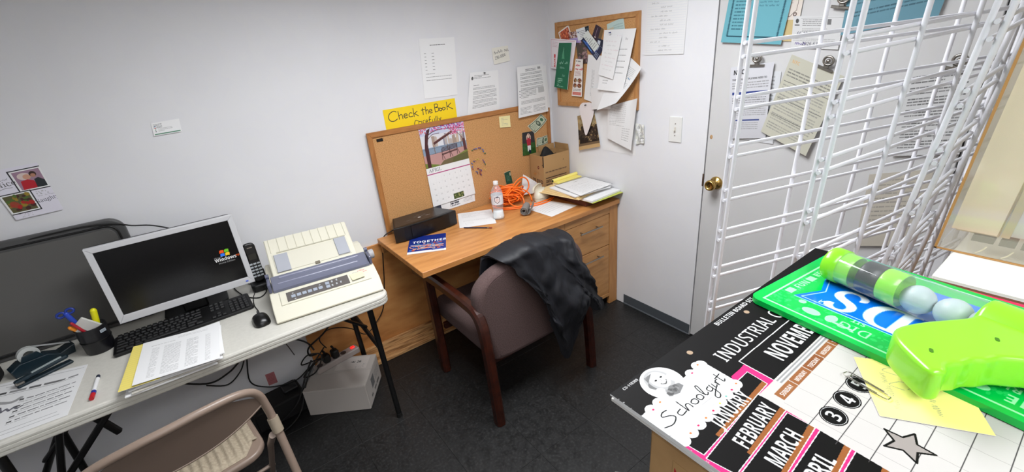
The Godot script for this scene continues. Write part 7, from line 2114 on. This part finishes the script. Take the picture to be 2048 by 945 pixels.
func toy(Y: float):
	var t := thing("popper_toy", "lime green pump toy with a clear barrel of balls lying on the green pack", "toy", Vector3(-1.36, Y + 0.0105, 2.28))
	var yc := Y + 0.0370
	var A := Vector3(-1.3300, yc, 2.1640)
	var B := Vector3(-1.3790, yc, 2.3440)
	var ax := (B - A).normalized()
	var r := 0.0250
	var at := func(m: float) -> Vector3: return A + ax * m
	var sd := ax.cross(Vector3.UP).normalized()
	var fr := Basis(sd, ax, sd.cross(ax))
	var L := (B - A).length()
	var clear := mat(Color(0.95, 0.98, 0.98, 0.09), 0.05)
	clear.transparency = BaseMaterial3D.TRANSPARENCY_ALPHA
	clear.cull_mode = BaseMaterial3D.CULL_DISABLED
	var b := MB.new()
	var loops := []
	for m in [0.018, L + 0.015]:
		var q := PackedVector3Array()
		for k in 40: q.append(at.call(m) + (sd * cos(TAU * k / 40) - sd.cross(ax) * sin(TAU * k / 40)) * r * -1.0)
		loops.append(q)
	b.loft(loops, false, 1)
	part(t, "barrel", b, clear, "clear plastic barrel")
	b = MB.new()
	b.lathe([[0.0001, 0.0], [0.021, 0.0], [0.0256, 0.003], [0.0262, 0.006], [0.0262, 0.0225], [0.0240, 0.0230], [0.0236, 0.0235], [0.0236, 0.041], [0.0222, 0.0415], [0.0222, 0.026], [0.0001, 0.026]], 36, Transform3D(fr, A))
	part(t, "end_cap", b, M.lime)
	b = MB.new(); b.lathe([[0.0001, 0.052], [0.0236, 0.052], [0.0238, 0.054], [0.0238, 0.078], [0.0001, 0.078]], 32, Transform3D(fr, A))
	part(t, "plunger", b, mat(Color(0.03, 0.03, 0.04), 0.35), "black plunger")
	b = MB.new(); b.lathe([[0.0001, 0.0785], [0.0234, 0.0785], [0.0236, 0.080], [0.0236, 0.102], [0.0220, 0.1025], [0.0216, 0.090], [0.0001, 0.089]], 32, Transform3D(fr, A))
	part(t, "cup", b, M.lime)
	for m in [0.119, 0.157, 0.190]:
		b = MB.new(); b.ball(at.call(m) - Vector3(0, 0.004, 0), Vector3(0.0192, 0.0192, 0.0192), 24)
		var bm := mat(Color(0.70, 0.76, 0.77), 0.45)
		var o := part(t, "ball", b, bm)
	# collar, body and grip, all lime
	b = MB.new(); b.lathe([[0.0258, L - 0.004], [0.0292, L - 0.002], [0.0298, L + 0.002], [0.0298, L + 0.13], [0.027, L + 0.138], [0.0001, L + 0.138]], 36, Transform3D(fr, A))
	part(t, "collar", b, M.lime)
	b = MB.new()
	var o := PackedVector2Array()
	var outl := [Vector3(-1.413, 2.331, 0), Vector3(-1.432, 2.3180, 0), Vector3(-1.455, 2.3020, 0), Vector3(-1.482, 2.2880, 0), Vector3(-1.500, 2.2865, 0), Vector3(-1.516, 2.2935, 0), Vector3(-1.532, 2.308, 0), Vector3(-1.5465, 2.3235, 0), Vector3(-1.5500, 2.3320, 0), Vector3(-1.5440, 2.3390, 0), Vector3(-1.536, 2.3400, 0), Vector3(-1.530, 2.3385, 0), Vector3(-1.523, 2.3415, 0), Vector3(-1.516, 2.3470, 0), Vector3(-1.509, 2.3495, 0), Vector3(-1.502, 2.3530, 0), Vector3(-1.495, 2.3600, 0), Vector3(-1.488, 2.3640, 0), Vector3(-1.481, 2.3680, 0), Vector3(-1.474, 2.3760, 0), Vector3(-1.468, 2.3840, 0), Vector3(-1.462, 2.3920, 0), Vector3(-1.460, 2.4100, 0), Vector3(-1.455, 2.440, 0), Vector3(-1.445, 2.470, 0), Vector3(-1.412, 2.470, 0), Vector3(-1.392, 2.40, 0), Vector3(-1.388, 2.345, 0)]
	for q in MB.spl(outl, 3, true): o.append(Vector2(q.x, -q.y))
	o.reverse() if Geometry2D.is_polygon_clockwise(o) else null
	b.slab(o, Y + 0.0175, Y + 0.0560, 0.0055, 4, Transform3D(flat_basis(), Vector3.ZERO), 1)
	var body := part(t, "grip", b, M.lime, "lime grip with finger ridges")
	for q in [[-1.514, 2.322], [-1.446, 2.360]]:
		b = MB.new(); b.slab(MB.rrect(0.0075, 0.0035, 0.0016, 3), Y + 0.0555, Y + 0.0564, 0, 1, Transform3D(flat_basis().rotated(Vector3.UP, 0.3), Vector3(q[0], 0, q[1])))
		part(body, "screw_hole", b, mat(Color(0.25, 0.45, 0.03), 0.6))

# a box whose uprights lean back a little with the case
func b_skew(b: MB, x0: float, x1: float, y0: float, y1: float, z0: float, z1: float):
	var k := 0.067
	var a := (y0 - 1.3045) * k
	var e := (y1 - 1.3045) * k
	b.slab(PackedVector2Array([Vector2(z0 + a, y0), Vector2(z1 + a, y0), Vector2(z1 + e, y1), Vector2(z0 + e, y1)]), -x1, -x0, 0.0, 1, Transform3D(Basis(Vector3(0, 0, 1), Vector3(0, 1, 0), Vector3(-1, 0, 0)), Vector3.ZERO))

func case():
	var t := thing("plastic_case", "clear plastic case with tan edges and cream boards inside, standing on the white board", "case", Vector3(-0.95, 1.3045, 2.46))
	var x0 := -1.090; var x1 := -0.80; var z0 := 2.240; var z1 := 2.70; var y0 := 1.3045; var y1 := 1.80
	var pane := mat(Color(0.92, 0.90, 0.80, 0.08), 0.08)
	pane.transparency = BaseMaterial3D.TRANSPARENCY_ALPHA
	var tan := mat(Color(0.74, 0.55, 0.32), 0.45)
	var b := MB.new(); b_skew(b, x0, x0 + 0.002, y0 + 0.003, y1, z0 + 0.004, z1)
	part(t, "front_pane", b, pane)
	b = MB.new(); b_skew(b, x0 + 0.003, x1, y0 + 0.001, y0 + 0.003, z0 + 0.004, z1)
	part(t, "bottom_pane", b, pane)
	b = MB.new(); b_skew(b, x0 + 0.003, x1, y0 + 0.003, y1, z0 + 0.001, z0 + 0.003)
	part(t, "end_pane", b, pane)
	for q in [[x0 - 0.001, x0 + 0.0025, y0, y1, z0, z0 + 0.0035], [x0 - 0.001, x0 + 0.0025, y0, y0 + 0.002, z0, z1]]:
		b = MB.new(); b_skew(b, q[0], q[1], q[2], q[3], q[4], q[5])
		part(t, "edge", b, tan)
	# cream board inside with a fold, and white plates further along
	b = MB.new(); b_skew(b, x0 + 0.010, x0 + 0.016, y0 + 0.037, y1, z0 + 0.010, z0 + 0.064)
	part(t, "cream_board", b, mat(Color(0.94, 0.88, 0.76), 0.7))
	b = MB.new(); b_skew(b, x0 + 0.014, x0 + 0.020, y0 + 0.034, y1, z0 + 0.016, z0 + 0.066)
	part(t, "cream_board", b, mat(Color(0.90, 0.84, 0.72), 0.7))
	b = MB.new(); b_skew(b, x0 + 0.008, x0 + 0.012, y0 + 0.037, y1, z0 + 0.068, z0 + 0.078)
	part(t, "post", b, mat(Color(0.78, 0.72, 0.58), 0.6))
	b = MB.new(); b_skew(b, x0 + 0.020, x0 + 0.024, y0 + 0.037, y1, z0 + 0.078, z1 - 0.05)
	part(t, "white_plate", b, mat(Color(0.90, 0.89, 0.86), 0.6))
	for q in [[0.038, 0.064], [0.070, 0.088], [0.094, 0.12]]:
		b = MB.new(); b_skew(b, x0 + 0.010, x0 + 0.030, y0 + 0.022, y0 + 0.033, z0 + q[0], z0 + q[1])
		part(t, "slot_block", b, mat(Color(0.42, 0.41, 0.35), 0.5))
	for q in [0.050, 0.080]:
		b = MB.new(); b.tube(MB.spl([Vector3(x0 + 0.004, y0 + 0.004, z0 + q), Vector3(x0 + 0.005, y0 + 0.010, z0 + q + 0.006), Vector3(x0 + 0.006, y0 + 0.018, z0 + q + 0.010)], 5), 0.0012, 6)
		part(t, "rib", b, mat(Color(0.85, 0.82, 0.7), 0.3))
	b = MB.new(); b_skew(b, x1 - 0.01, x1, y0 + 0.004, y1, z0 + 0.004, z1)
	part(t, "back_board", b, mat(Color(0.84, 0.78, 0.66), 0.7))
